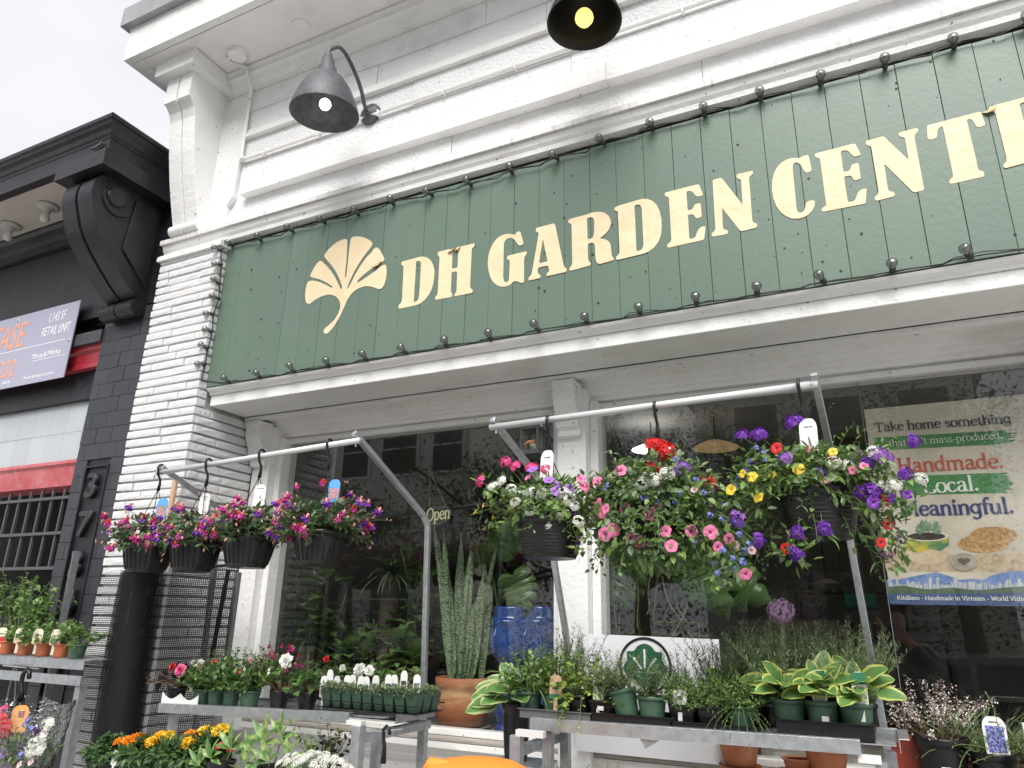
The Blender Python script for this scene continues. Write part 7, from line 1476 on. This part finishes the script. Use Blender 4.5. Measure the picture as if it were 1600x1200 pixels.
# pendant lamps
for i, (px, py, r_, y, em, lab) in enumerate(((1018, 703, .15, 2.3, 1.6, 'white lit pendant lamp inside the shop, left of two'), (1118, 700, .17, 2.3, .10, 'tan pendant lamp inside the shop, right of two'), (1291, 912, .10, 2.9, .0, 'small cone pendant lamp low inside the shop'))):
    c_ = P(px, py, y); t = thing('pendant_lamp', lab, 'pendant lamp', tuple(c_), 'pendant lamps in the shop'); mm = M('pendant_%d' % i, ((.9, .88, .82), (.50, .33, .16), (.45, .42, .38))[i], .5, emit=em)
    obj('shade', MB().lathe([(r_, 0), (r_ * .7, r_ * .16), (r_ * .3, r_ * .32), (.02, r_ * .36), (.018, r_ * .33), (r_ * .68, r_ * .12), (r_ * .97, 0)], c_, 30), mm, t, smooth=True)
    obj('cord', MB().tube([c_ + V((0, 0, r_ * .36)), V((c_.x, c_.y, 3.08))], .005, 6), cable, t)
ex = P(1344, 938, 3.3); exs = thing('exit_sign', 'small green lit sign deep inside the shop', 'sign', tuple(ex)); obj('panel', MB().box(ex.x - .11, ex.x + .11, 3.3, 3.33, ex.z - .05, ex.z + .05), M('exit_green', (.01, .16, .09), .5, emit=.0), exs); obj('housing', MB().box(ex.x - .12, ex.x + .12, 3.331, 3.36, ex.z - .06, 3.075), shm, exs)
wsd = P(1240, 990, 2.6); wsg = thing('seed_sign', 'tan seed stand sign with dark lettering inside the shop', 'sign', (wsd.x, 2.6, 0)); obj('panel', MB().box(wsd.x - .35, wsd.x + .3, 2.6, 2.62, wsd.z - .08, wsd.z + .09), M('seed_panel', (.18, .15, .11), .7), wsg)
text_obj('West Coast Seeds', .09, (wsd.x - .33, 2.598, wsd.z - .03), M('black_ink', (.012, .012, .012), .5), wsg, thick=.001, sx=.8); obj('stand', MB().box(wsd.x - .3, wsd.x + .25, 2.63, 2.9, .02, wsd.z - .09), shm, wsg)
gfr = P(1045, 972, 1.3); gf = thing('gold_frame', 'thin gold picture frame behind the logo board', 'frame', (gfr.x, 1.3, 1.0)); gx0, gx1 = P(1020, 972, 1.3).x, P(1093, 972, 1.3).x
gold = M('gold_metal', (.60, .42, .14), .3, metal=.8)
obj('top_bar', MB().box(gx0 + .009, gx1 - .009, 1.3, 1.312, gfr.z - .004, gfr.z + .004), gold, gf); obj('side_bar', MB().box(gx0, gx0 + .008, 1.3, 1.312, 1.0, gfr.z + .004), gold, gf); obj('side_bar', MB().box(gx1 - .008, gx1, 1.3, 1.312, 1.0, gfr.z + .004), gold, gf)

# snake plant in a big terracotta pot
snake = bpy.data.materials.new('snake_leaf'); snake.use_nodes = True; n = snake.node_tree.nodes; l = snake.node_tree.links.new; bs = n['Principled BSDF']; bs.inputs['Roughness'].default_value = .4
tcx = n.new('ShaderNodeTexCoord'); wv = n.new('ShaderNodeTexWave'); wv.bands_direction = 'Z'; wv.inputs['Scale'].default_value = 16; wv.inputs['Distortion'].default_value = 14; wv.inputs['Detail'].default_value = 4; wv.inputs['Detail Scale'].default_value = 3; l(tcx.outputs['Object'], wv.inputs['Vector'])
rp_ = n.new('ShaderNodeValToRGB'); rp_.color_ramp.elements[0].position = .35; rp_.color_ramp.elements[0].color = (.035, .075, .032, 1); rp_.color_ramp.elements[1].position = .65; rp_.color_ramp.elements[1].color = (.26, .34, .19, 1); l(wv.outputs['Fac'], rp_.inputs['Fac']); l(rp_.outputs['Color'], bs.inputs['Base Color'])
YS2 = .92; sb_ = P(720, 1136, YS2); sp = thing('snake_plant', 'tall snake plant in a swirled terracotta pot behind the left window', 'plant', (sb_.x, YS2, 1.001))
swirl = M('swirled_terracotta', (.42, .15, .07), .6, col2=(.58, .34, .17), scale=3.2, lo=.52, hi=.6, detail=9, stretch=(.7, .7, 2.4), bump=.2, bscale=40)
o_ = V((sb_.x, YS2, 1.001)); obj('pot', MB().lathe([(.0, .02), (.11, .02), (.125, .03), (.15, .08), (.158, .13), (.152, .19), (.148, .215), (.158, .225), (.158, .275), (.145, .278), (.14, .24)], o_, 40), swirl, sp, smooth=True)
obj('soil', soil_disc(o_ + V((0, 0, .25)), .14), soil, sp); obj('saucer', MB().lathe([(0, .0), (.14, .0), (.17, .022), (.165, .024), (.14, .012), (0, .012)], o_, 36), M('clear_saucer', (.35, .33, .30), .2), sp, smooth=True)
for i in range(22):
    a = random.uniform(0, 2 * PI); r_ = random.uniform(.03, .12); p0 = o_ + V((math.cos(a) * r_, math.sin(a) * r_ * .8, .24)); L_ = random.uniform(.45, 1.0); d = V((math.cos(a) * random.uniform(.06, .30), math.sin(a) * .08, 1)); b = MB()
    leaf(b, p0, d, L_, random.uniform(.052, .072), V((random.uniform(-.6, .6), -1, 0)), random.uniform(-.05, .08), .3, 'sword', 0, 10, wav=.004); obj('leaf', b, snake, sp, smooth=True, fix=False)
# blue face planters
bluegl = M('blue_glaze', (.010, .04, .17), .10, col2=(.02, .065, .25), scale=8, coat=.6, bump=.05, bscale=20)
for i, (px, y, lab) in enumerate(((797, .90, 'glossy blue face planter beside the snake plant'), (845, .96, 'glossy blue face planter half hidden by the centre post'))):
    q = P(px, 1140, y); q.z = 1.001; t = thing('face_planter', lab, 'planter', tuple(q), 'blue face planters'); H = P(px, 948, y).z - 1.001; s_ = H / .66
    prof = [(0, .0), (.085, .0), (.088, .02), (.075, .06), (.095, .10), (.108, .16), (.105, .22), (.085, .275), (.068, .30), (.062, .33), (.075, .365), (.105, .40), (.122, .45), (.126, .50), (.118, .56), (.105, .60), (.104, .66), (.096, .66), (.096, .58), (0, .56)]
    dense = [prof[0]]
    for p_, q_ in zip(prof[:-1], prof[1:]): dense += [(p_[0] + (q_[0] - p_[0]) * k / 5, p_[1] + (q_[1] - p_[1]) * k / 5) for k in range(1, 6)]
    prof = dense; b = MB(); N_ = 96; vs = []
    for r_, z_ in prof:
        for j in range(N_):
            a = 2 * PI * j / N_; dd = math.cos(a + PI / 2 + .35 - .0); k = 0
            fz = (z_ - .36) / .24
            if 0 < fz < 1 and r_ > .09:
                ang = math.atan2(math.sin(a + PI / 2 + .25), math.cos(a + PI / 2 + .25)); ang = abs(ang)
                if .25 < fz < .88: k += .042 * math.exp(-(ang / .10) ** 2) * min(1, (1.05 - fz) * 2.0)
                k += .022 * math.exp(-((fz - .92) / .07) ** 2) * math.exp(-(ang / .8) ** 2) - .018 * math.exp(-((fz - .62) / .16) ** 2) * math.exp(-((ang - .42) / .2) ** 2) + .014 * math.exp(-((fz - .16) / .05) ** 2) * math.exp(-(ang / .22) ** 2)
            R0 = (r_ + k) * s_; vs.append((q.x + R0 * math.cos(a), q.y + R0 * math.sin(a), q.z + z_ * s_))
    b.add(vs, [(k * N_ + j, k * N_ + (j + 1) % N_, (k + 1) * N_ + (j + 1) % N_, (k + 1) * N_ + j) for k in range(len(prof) - 1) for j in range(N_)]); obj('body', b, bluegl, t, smooth=True)
    obj('soil', soil_disc(q + V((0, 0, .60 * s_)), .095 * s_), soil, t)
# indoor foliage plants
def big_leaf_mesh(nm, L_, W_, shape, mat, k=7, fold=.2, curl=.3, wav=.02):
    b = MB(); leaf(b, V((0, 0, 0)), V((0, 1, 0)), L_, W_, V((0, 0, 1)), curl, fold, shape, 0, k, wav=wav); return b.mesh(nm, mat, True)
ficus_me = [big_leaf_mesh('leaf', .17, .11, 'ovate', G_room, wav=.03), big_leaf_mesh('leaf', .15, .12, 'heart', G_room, wav=.04), big_leaf_mesh('leaf', .13, .08, 'ovate', G_room)]
def ficus(label, pxs, y, base, n, spread, h, cat='plant'):
    t = thing('foliage_plant', label, cat, tuple(base), 'indoor foliage plants'); b = MB(); pot_round(b, base, .12, .09, .18, n=26); obj('pot', b, blackplastic, t, smooth=True); s = MB(); top_ = V(base) + V((0, 0, .16)); L0 = V(base)
    for i in range(n):
        a = random.uniform(0, 2 * PI); pts = grow(top_ + V((random.uniform(-.03, .03), random.uniform(-.03, .03), 0)), V((math.cos(a) * spread, math.sin(a) * spread * .7, 1)), random.uniform(.5, 1) * h, 6, .15, .12); s.tube(pts, [.008, .007, .006, .005, .004, .003, .002], 6)
        for k in range(8):
            c_, d = along(pts, random.uniform(.25, 1)); e = rnd_dir(-10, 60); e = (e + V((0, -.5, .1))).normalized(); q = e.to_track_quat('Y', 'Z').to_matrix(); link('leaf', random.choice(ficus_me), t, loc=c_ - L0, rot=q, scale=random.uniform(.7, 1.15))
    obj('stems', s, stem_m, t, smooth=True); return t
ficus('broad leaved fig plant behind the left window, centre', None, 1.0, V((P(590, 1140, 1.05).x, 1.05, 1.001)), 9, .22, .62)
ficus('broad leaved plant behind the left window near the left frame', None, 1.0, V((P(500, 1140, 1.25).x, 1.25, 1.001)), 8, .28, .55)
ficus('big leaved plant between the fig and the snake plant', None, 1.0, V((P(655, 1140, 1.3).x, 1.3, 1.001)), 7, .2, .7)
ficus('leafy rubber plant close to the glass in the lower left pane', None, 1.0, V((P(545, 1140, .86).x, .86, 1.001)), 10, .3, .42)
ficus('tall leafy plant close to the glass behind the fuchsia basket', None, 1.0, V((P(470, 1140, .95).x, .95, 1.001)), 11, .2, .85)
ficus('low broad plant at the foot of the left pane', None, 1.0, V((P(630, 1140, .84).x, .84, 1.001)), 9, .3, .40)
ficus('tall fig plant reaching the open sign', None, 1.0, V((P(635, 1140, 1.15).x, 1.15, 1.001)), 10, .14, 1.05)
ficus('broad leaved plant behind the right window above the logo board', None, 1.0, V((P(950, 1140, 1.2).x, 1.2, 1.001)), 7, .3, .5)
ficus('dark leafy plant deep inside below the small pendant lamp', None, 1.0, V((P(1265, 1140, 2.2).x, 2.2, .03)), 10, .25, 1.5)
# dracaena with pale edged arching straps
strap_m = leafm('strap_leaf', (.03, .05, .03), (.10, .12, .08), .4)
for i, (px, py, y, lab, n_) in enumerate(((612, 900, .95, 'spiky strap leaved plant hanging high behind the left window', 60), (480, 1010, .85, 'long grassy plant at the lower left corner of the left window', 40), (1160, 1040, .95, 'fine fan leaved palm right of the logo board', 44))):
    q = P(px, py, y); t = thing('strap_plant', lab, 'plant', (q.x, y, 1.001)); b = MB(); pot_round(b, (q.x, y, 1.001), .07, .055, max(.1, q.z - 1.001), n=22); obj('pot', b, shm, t, smooth=True)
    f = MB()
    for k in range(n_): leaf(f, q, rnd_dir(5, 85), random.uniform(.18, .34), .014, None, random.uniform(.3, 1.1), .2, 'strap', 0, 6)
    obj('foliage', f, strap_m, t, kind='stuff', fix=False)
# monstera leaves on stalks
half = [(0, 0), (.10, -.10), (.26, -.13), (.40, -.05), (.46, .08), (.30, .13), (.47, .14), (.50, .28), (.30, .28), (.48, .33), (.45, .47), (.26, .43), (.40, .53), (.33, .67), (.18, .60), (.22, .75), (.10, .86), (0, .98)]
def monstera(label, base, leaves):
    t = thing('monstera', label, 'plant', tuple(base)); b = MB(); pot_round(b, base, .13, .10, .2, n=26); obj('pot', b, M('slate_pot', (.06, .065, .07), .5), t, smooth=True)
    for (px, py, y, L_, rot, lean) in leaves:
        c_ = P(px, py, y); R3 = Matrix.Rotation(lean, 3, 'X') @ Matrix.Rotation(rot, 3, 'Y'); lp = rounded(half + [(-a, z_) for a, z_ in half[::-1][1:-1]], .03, 2)
        k = MB(); k.prism([lp], lambda a, z_, w_: c_ + R3 @ V((a * L_, w_ + .35 * L_ * (a * a * .8 + (z_ - .3) ** 2 * .5), z_ * L_)), -.001, .001); obj('leaf', k, G_room, t, smooth=True)
        s = MB(); m_ = (V(base) + V((0, 0, .2))).lerp(c_, .6) + V((0, .05, .18)); s.tube([V(base) + V((0, 0, .18)), m_, c_], [.010, .008, .005], 7); obj('leaf_stalk', s, stem_m, t, smooth=True)
    return t
monstera('monstera with a split leaf hanging over the blue planters', V((P(800, 1140, 1.2).x, 1.2, 1.001)), [(800, 900, .82, .26, PI - .35, .1), (775, 860, 1.0, .28, .5, -.3), (830, 850, .95, .24, -.4, -.2), (740, 870, 1.15, .26, 1.2, -.2)])
monstera('monstera with large dark split leaves behind the middle flower basket', V((P(1010, 1140, 1.25).x, 1.25, 1.001)), [(1085, 870, .85, .36, PI - .4, .15), (1120, 900, .9, .30, PI - 1.1, .1), (980, 890, .95, .30, PI + .6, .1), (1040, 840, 1.1, .32, .3, -.3), (940, 870, 1.0, .28, 1.4, -.1), (1150, 860, 1.1, .3, -1.0, -.2)])
# roots and stakes of the monstera
b = MB(); 
for i in range(8):
    q = P(940 + i * 19, 900, .95); pts = grow(q, V((random.uniform(-.5, .5), -.1, -1)), random.uniform(.25, .45), 6, .2, .25); b.tube(pts, .0035, 5)
obj('aerial_roots', b, M('root_tan', (.15, .13, .08), .7), bpy.data.objects['monstera.001'], kind='stuff')
# open sign
oc = P(683, 805, .68); op = thing('open_sign', 'small dark oval sign reading Open hanging by string in the left window', 'sign', (oc.x, .68, oc.z))
ov = [(oc.x + .10 * math.cos(a) * (1 + .12 * math.sin(2 * a)), oc.z + .058 * math.sin(a)) for a in [2 * PI * i / 30 for i in range(30)]]
obj('board', MB().prism([ov], lambda a, c_, w_: (a, .68 + w_, c_), 0, .006), M('sign_dark', (.03, .035, .02), .6), op)
opx, opz = oc.x, oc.z
pen_text('Open', opx - .075, opz - .03, opx + .09, opz - .02, .6795, M('cream_ink', (.72, .70, .38), .5), op, .11, .07, .10)
for sx in (-.06, .06): obj('string', MB().tube([(oc.x + sx, .683, oc.z + .045), (P(671, 735, .68).x, .683, P(671, 735, .68).z)], .0012, 5), M('string_tan', (.4, .34, .22), .7), op)

# ---------------------------------------------------------------- across the street: seen mirrored in the panes
random.seed(950)
clap = M('cream_clapboard', (.76, .74, .69), .7, col2=(.70, .68, .63), scale=2, stretch=(.2, .2, 6)); trimw = M('house_trim', (.74, .74, .72), .5); dgl = M('dark_window', (.03, .035, .04), .05); roofm = M('shingle_roof', (.10, .095, .09), .9)
def house(label, x0, x1, y, h, win):
    t = thing('house', label, 'house', ((x0 + x1) / 2, y, 0), 'houses across the street')
    obj('wall', MB().box(x0, x1, y - 7, y, 0, h), clap, t)
    for k in range(int(h / .16)): obj('clapboard', MB().extr([(y, .16 * k), (y + .025, .16 * k), (y + .008, .16 * k + .157), (y, .16 * k + .157)], x0, x1), clap, t)
    rf = MB(); rf.prism([[(x0 - .4, h), (x1 + .4, h), ((x0 + x1) / 2, h + 2.2)]], lambda a, c_, w_: (a, w_, c_), y - 7.3, y + .4); obj('roof', rf, roofm, t)
    for (wx, wz, ww, wh) in win:
        wn = obj('window', MB().box(wx - ww / 2 - .12, wx + ww / 2 + .12, y + .028, y + .09, wz - wh / 2 - .12, wz + wh / 2 + .12), trimw, t)
        obj('pane', MB().box(wx - ww / 2, wx + ww / 2, y + .091, y + .098, wz - wh / 2, wz - .03), dgl, wn); obj('pane', MB().box(wx - ww / 2, wx + ww / 2, y + .091, y + .098, wz + .03, wz + wh / 2), dgl, wn)
def mir(px, py, y): q = P(px, py, 1.2 - y); return V((q.x, y, q.z))
hA = mir(640, 700, -17.5); hB = mir(1310, 670, -17.5)
house('cream clapboard house across the street, mirrored in the left pane', hA.x - 3.4, hA.x + 2.6, -17.5, hA.z + 1.6, [(hA.x - .4, hA.z, 1.5, 1.9), (hA.x + 1.7, hA.z, 1.2, 1.9), (hA.x - 2.4, hA.z, 1.2, 1.9), (hA.x - .4, 2.2, 1.6, 1.8)])
house('cream clapboard house across the street, mirrored beside the poster', hB.x - 4.0, hB.x + 3.4, -17.5, hB.z + 1.4, [(hB.x, hB.z, 1.3, 1.8), (hB.x + 2.2, hB.z, 1.2, 1.8), (hB.x - 2.2, hB.z, 1.2, 1.8), (hB.x, 2.2, 1.6, 1.8)])
bark = M('bark', (.09, .07, .05), .9, bump=.8, bscale=12)
tree_g = leafm('street_tree_leaf', (.06, .11, .03), (.11, .17, .05))
def tree(label, x, y, h, r_, n=9600):
    t = thing('street_tree', label, 'tree', (x, y, 0), 'trees across the street'); b = MB(); tr_pts = grow((x, y, 0), (0, 0, 1), h * .55, 6, 0, .05); b.tube(tr_pts, [.22, .2, .18, .16, .14, .12, .10], 9); f = MB()
    for i in range(16):
        c_, d = along(tr_pts, random.uniform(.5, 1)); pts = grow(c_, rnd_dir(15, 75), random.uniform(.4, .9) * r_ * 1.3, 5, .0, .2); b.tube(pts, [.07, .06, .045, .03, .02, .01], 6)
        for k in range(n // 16):
            q, _ = along(pts, random.uniform(.3, 1)); p = q + rnd_dir() * random.random() * r_ * .38; leaf(f, p, rnd_dir(-60, 40), random.uniform(.09, .15), .075, None, .2, .15, 'ovate', 0, 1)
    obj('trunk', b, bark, t, smooth=True); obj('crown', f, tree_g, t, kind='stuff', fix=False)
for i, (px, y, h, r_, lab) in enumerate(((790, -12.5, 8.5, 3.0, 'leafy street tree across the road, mirrored left of the centre post'), (1000, -12.5, 8.0, 3.0, 'leafy street tree across the road, mirrored above the middle basket'), (1170, -13.5, 8.5, 2.9, 'leafy street tree across the road, mirrored above the right basket'), (560, -12.0, 7.0, 1.9, 'slim street tree across the road, mirrored at the left pane edge'), (1490, -13, 9.0, 3.2, 'leafy street tree across the road, mirrored over the poster'), (1360, -12.5, 6.6, 1.8, 'low street tree across the road, mirrored beside the poster'))):
    tree(lab, mir(px, 800, y).x, y, h, r_)
hedge = MB(); 
for i in range(14000): leaf(hedge, V((random.uniform(-22, 12), random.uniform(-15.6, -14.6), random.uniform(.1, 2.1))), rnd_dir(-30, 60), .14, .09, None, .2, .1, 'ovate', 0, 1)
tag(obj('hedge', hedge, tree_g, fix=False), 'long clipped hedge across the street', 'hedge', kind='stuff')
# parked car at the kerb
car_p = M('car_paint', (.16, .165, .175), .18, coat=.5); cx, cy = mir(1500, 1060, -6.9).x, -6.9
car = thing('parked_car', 'dark hatchback parked at the kerb, mirrored under the poster', 'car', (cx, cy, -.12))
side_p = [(-2.1, .35), (-2.12, .62), (-1.95, .78), (-1.15, .92), (-.55, 1.38), (.75, 1.42), (1.55, 1.05), (2.0, .95), (2.1, .6), (2.05, .33), (1.75, .30), (-1.75, .30)]
obj('body', MB().prism([rounded(side_p, .12, 4)], lambda a, c_, w_: (cx + a, cy + w_, c_ - .12), -.85, .85), car_p, car, bevel=.06)
for (pl_) in ([(-.98, .95), (-.5, 1.30), (.05, 1.33), (.05, .95)], [(.12, .95), (.12, 1.33), (.72, 1.33), (1.25, 1.0)]):
    for s_ in (-.856, .852): obj('side_window', MB().prism([rounded(pl_, .05)], lambda a, c_, w_: (cx + a, cy + s_ + w_, c_ - .12), 0, .004), dgl, car)
for wx in (-1.35, 1.35):
    for s_ in (-.78, .78):
        wl = obj('wheel', MB().lathe([(0, -.1), (.2, -.1), (.31, -.09), (.33, 0), (.31, .09), (.2, .1), (0, .1)], (cx + wx, cy + s_, .21), 26, mat=Matrix(((1, 0, 0), (0, 0, 1), (0, -1, 0)))), M('tyre', (.015, .015, .015), .8), car, smooth=True)
        obj('rim', MB().lathe([(0, .105), (.19, .102), (.2, .09)], (cx + wx, cy + s_ + (0.0), .21), 20, mat=Matrix(((1, 0, 0), (0, 0, 1 if s_ > 0 else -1), (0, -1, 0)))), galv, wl)
# overhead wire
wr = thing('utility_wire', 'thin utility wire over the street', 'wire', (0, -9, 6)); obj('wire', MB().tube([(-30, -9, 6.6), (-10, -9, 6.1), (10, -9, 6.15), (30, -9, 6.7)], .02, 5), cable, wr)

# ---------------------------------------------------------------- the photographer, mirrored in the right pane
skin = M('skin', (.42, .26, .19), .5); jacket = M('dark_jacket', (.09, .095, .10), .7, bump=.3, bscale=12); trous = M('dark_trousers', (.025, .028, .04), .8); hairm = M('dark_hair', (.015, .012, .010), .6)
PXc, PYc = .17, -3.32
per = thing('person', 'person in a dark jacket raising a phone, mirrored in the right pane', 'person', (PXc, PYc, 0))
def skinned(nm, joints, edges, m, parent, root=0, sub=2):
    me = bpy.data.meshes.new(nm); me.from_pydata([j[0] for j in joints], edges, []); o = link(nm, me, parent, world=True); me.materials.append(m)
    md = o.modifiers.new('skin', 'SKIN'); md.use_smooth_shade = True
    for i, j in enumerate(joints):
        sv = me.skin_vertices[0].data[i]; r_ = j[1]; sv.radius = r_ if isinstance(r_, tuple) else (r_, r_); sv.use_root = (i == root)
    s_ = o.modifiers.new('sub', 'SUBSURF'); s_.levels = sub; s_.render_levels = sub; return o
def J(x, y, z, r_): return ((PXc + x, PYc + y, z), r_)
body = [J(0, 0, .92, (.15, .11)), J(0, 0, 1.12, (.13, .10)), J(0, .0, 1.34, (.15, .11)), J(0, .01, 1.45, (.07, .07)), J(0, .03, 1.52, (.055, .055)), J(0, .05, 1.58, (.06, .075)), J(0, .05, 1.66, (.075, .092)), J(0, .04, 1.74, (.055, .07)),
        J(-.19, 0, 1.40, .055), J(-.27, .06, 1.20, .042), J(-.15, .22, 1.50, .032), J(-.12, .25, 1.57, .028), J(.19, 0, 1.40, .055), J(.28, .06, 1.21, .042), J(.05, .22, 1.50, .032), J(.02, .25, 1.57, .028),
        J(-.10, .01, .86, .085), J(-.11, .03, .48, .058), J(-.11, .0, .09, .04), J(-.12, .13, .035, .035), J(.10, .01, .86, .085), J(.11, .03, .48, .058), J(.11, .0, .09, .04), J(.12, .13, .035, .035)]
ed = [(0, 1), (1, 2), (2, 3), (3, 4), (4, 5), (5, 6), (6, 7), (2, 8), (8, 9), (9, 10), (10, 11), (2, 12), (12, 13), (13, 14), (14, 15), (0, 16), (16, 17), (17, 18), (18, 19), (0, 20), (20, 21), (21, 22), (22, 23)]
skinned('body', body, ed, skin, per)
jk = [J(0, 0, .90, (.19, .145)), J(0, 0, 1.12, (.17, .13)), J(0, 0, 1.34, (.18, .135)), J(0, .01, 1.47, (.085, .085)), J(-.20, 0, 1.40, .075), J(-.28, .06, 1.20, .06), J(-.17, .20, 1.46, .046), J(.20, 0, 1.40, .075), J(.29, .06, 1.21, .06), J(.08, .20, 1.46, .046)]
skinned('jacket', jk, [(0, 1), (1, 2), (2, 3), (2, 4), (4, 5), (5, 6), (2, 7), (7, 8), (8, 9)], jacket, per)
tr3_ = [J(0, 0, .92, (.17, .13)), J(-.10, .01, .84, .10), J(-.11, .03, .48, .078), J(-.11, 0, .10, .062), J(.10, .01, .84, .10), J(.11, .03, .48, .078), J(.11, 0, .10, .062)]
skinned('trousers', tr3_, [(0, 1), (1, 2), (2, 3), (0, 4), (4, 5), (5, 6)], trous, per)
hr = [J(0, .02, 1.69, (.086, .09)), J(0, .01, 1.75, (.07, .08)), J(0, -.03, 1.62, (.07, .06))]; skinned('hair', hr, [(0, 1), (0, 2)], hairm, per, sub=2)
for sx in (-1, 1):
    for k in range(4):
        fx = PXc - .05 + sx * .075; obj('finger', MB().tube([(fx + sx * .012, PYc + .25, 1.555 + k * .016), (fx + sx * .002, PYc + .285, 1.558 + k * .016), (fx - sx * .022, PYc + .288, 1.556 + k * .016)], [.009, .0085, .007], 6), skin, per, smooth=True)
    obj('thumb', MB().tube([(PXc - .05 + sx * .07, PYc + .25, 1.56), (PXc - .05 + sx * .05, PYc + .26, 1.59), (PXc - .05 + sx * .02, PYc + .265, 1.60)], [.011, .010, .008], 6), skin, per, smooth=True)
ph = thing('phone', 'black phone held up sideways by the mirrored person', 'phone', (.04, -3.045, 1.56))
obj('case', MB().box(-.03, .13, -3.055, -3.045, 1.555, 1.632), M('phone_black', (.01, .01, .012), .2), ph, bevel=.004)
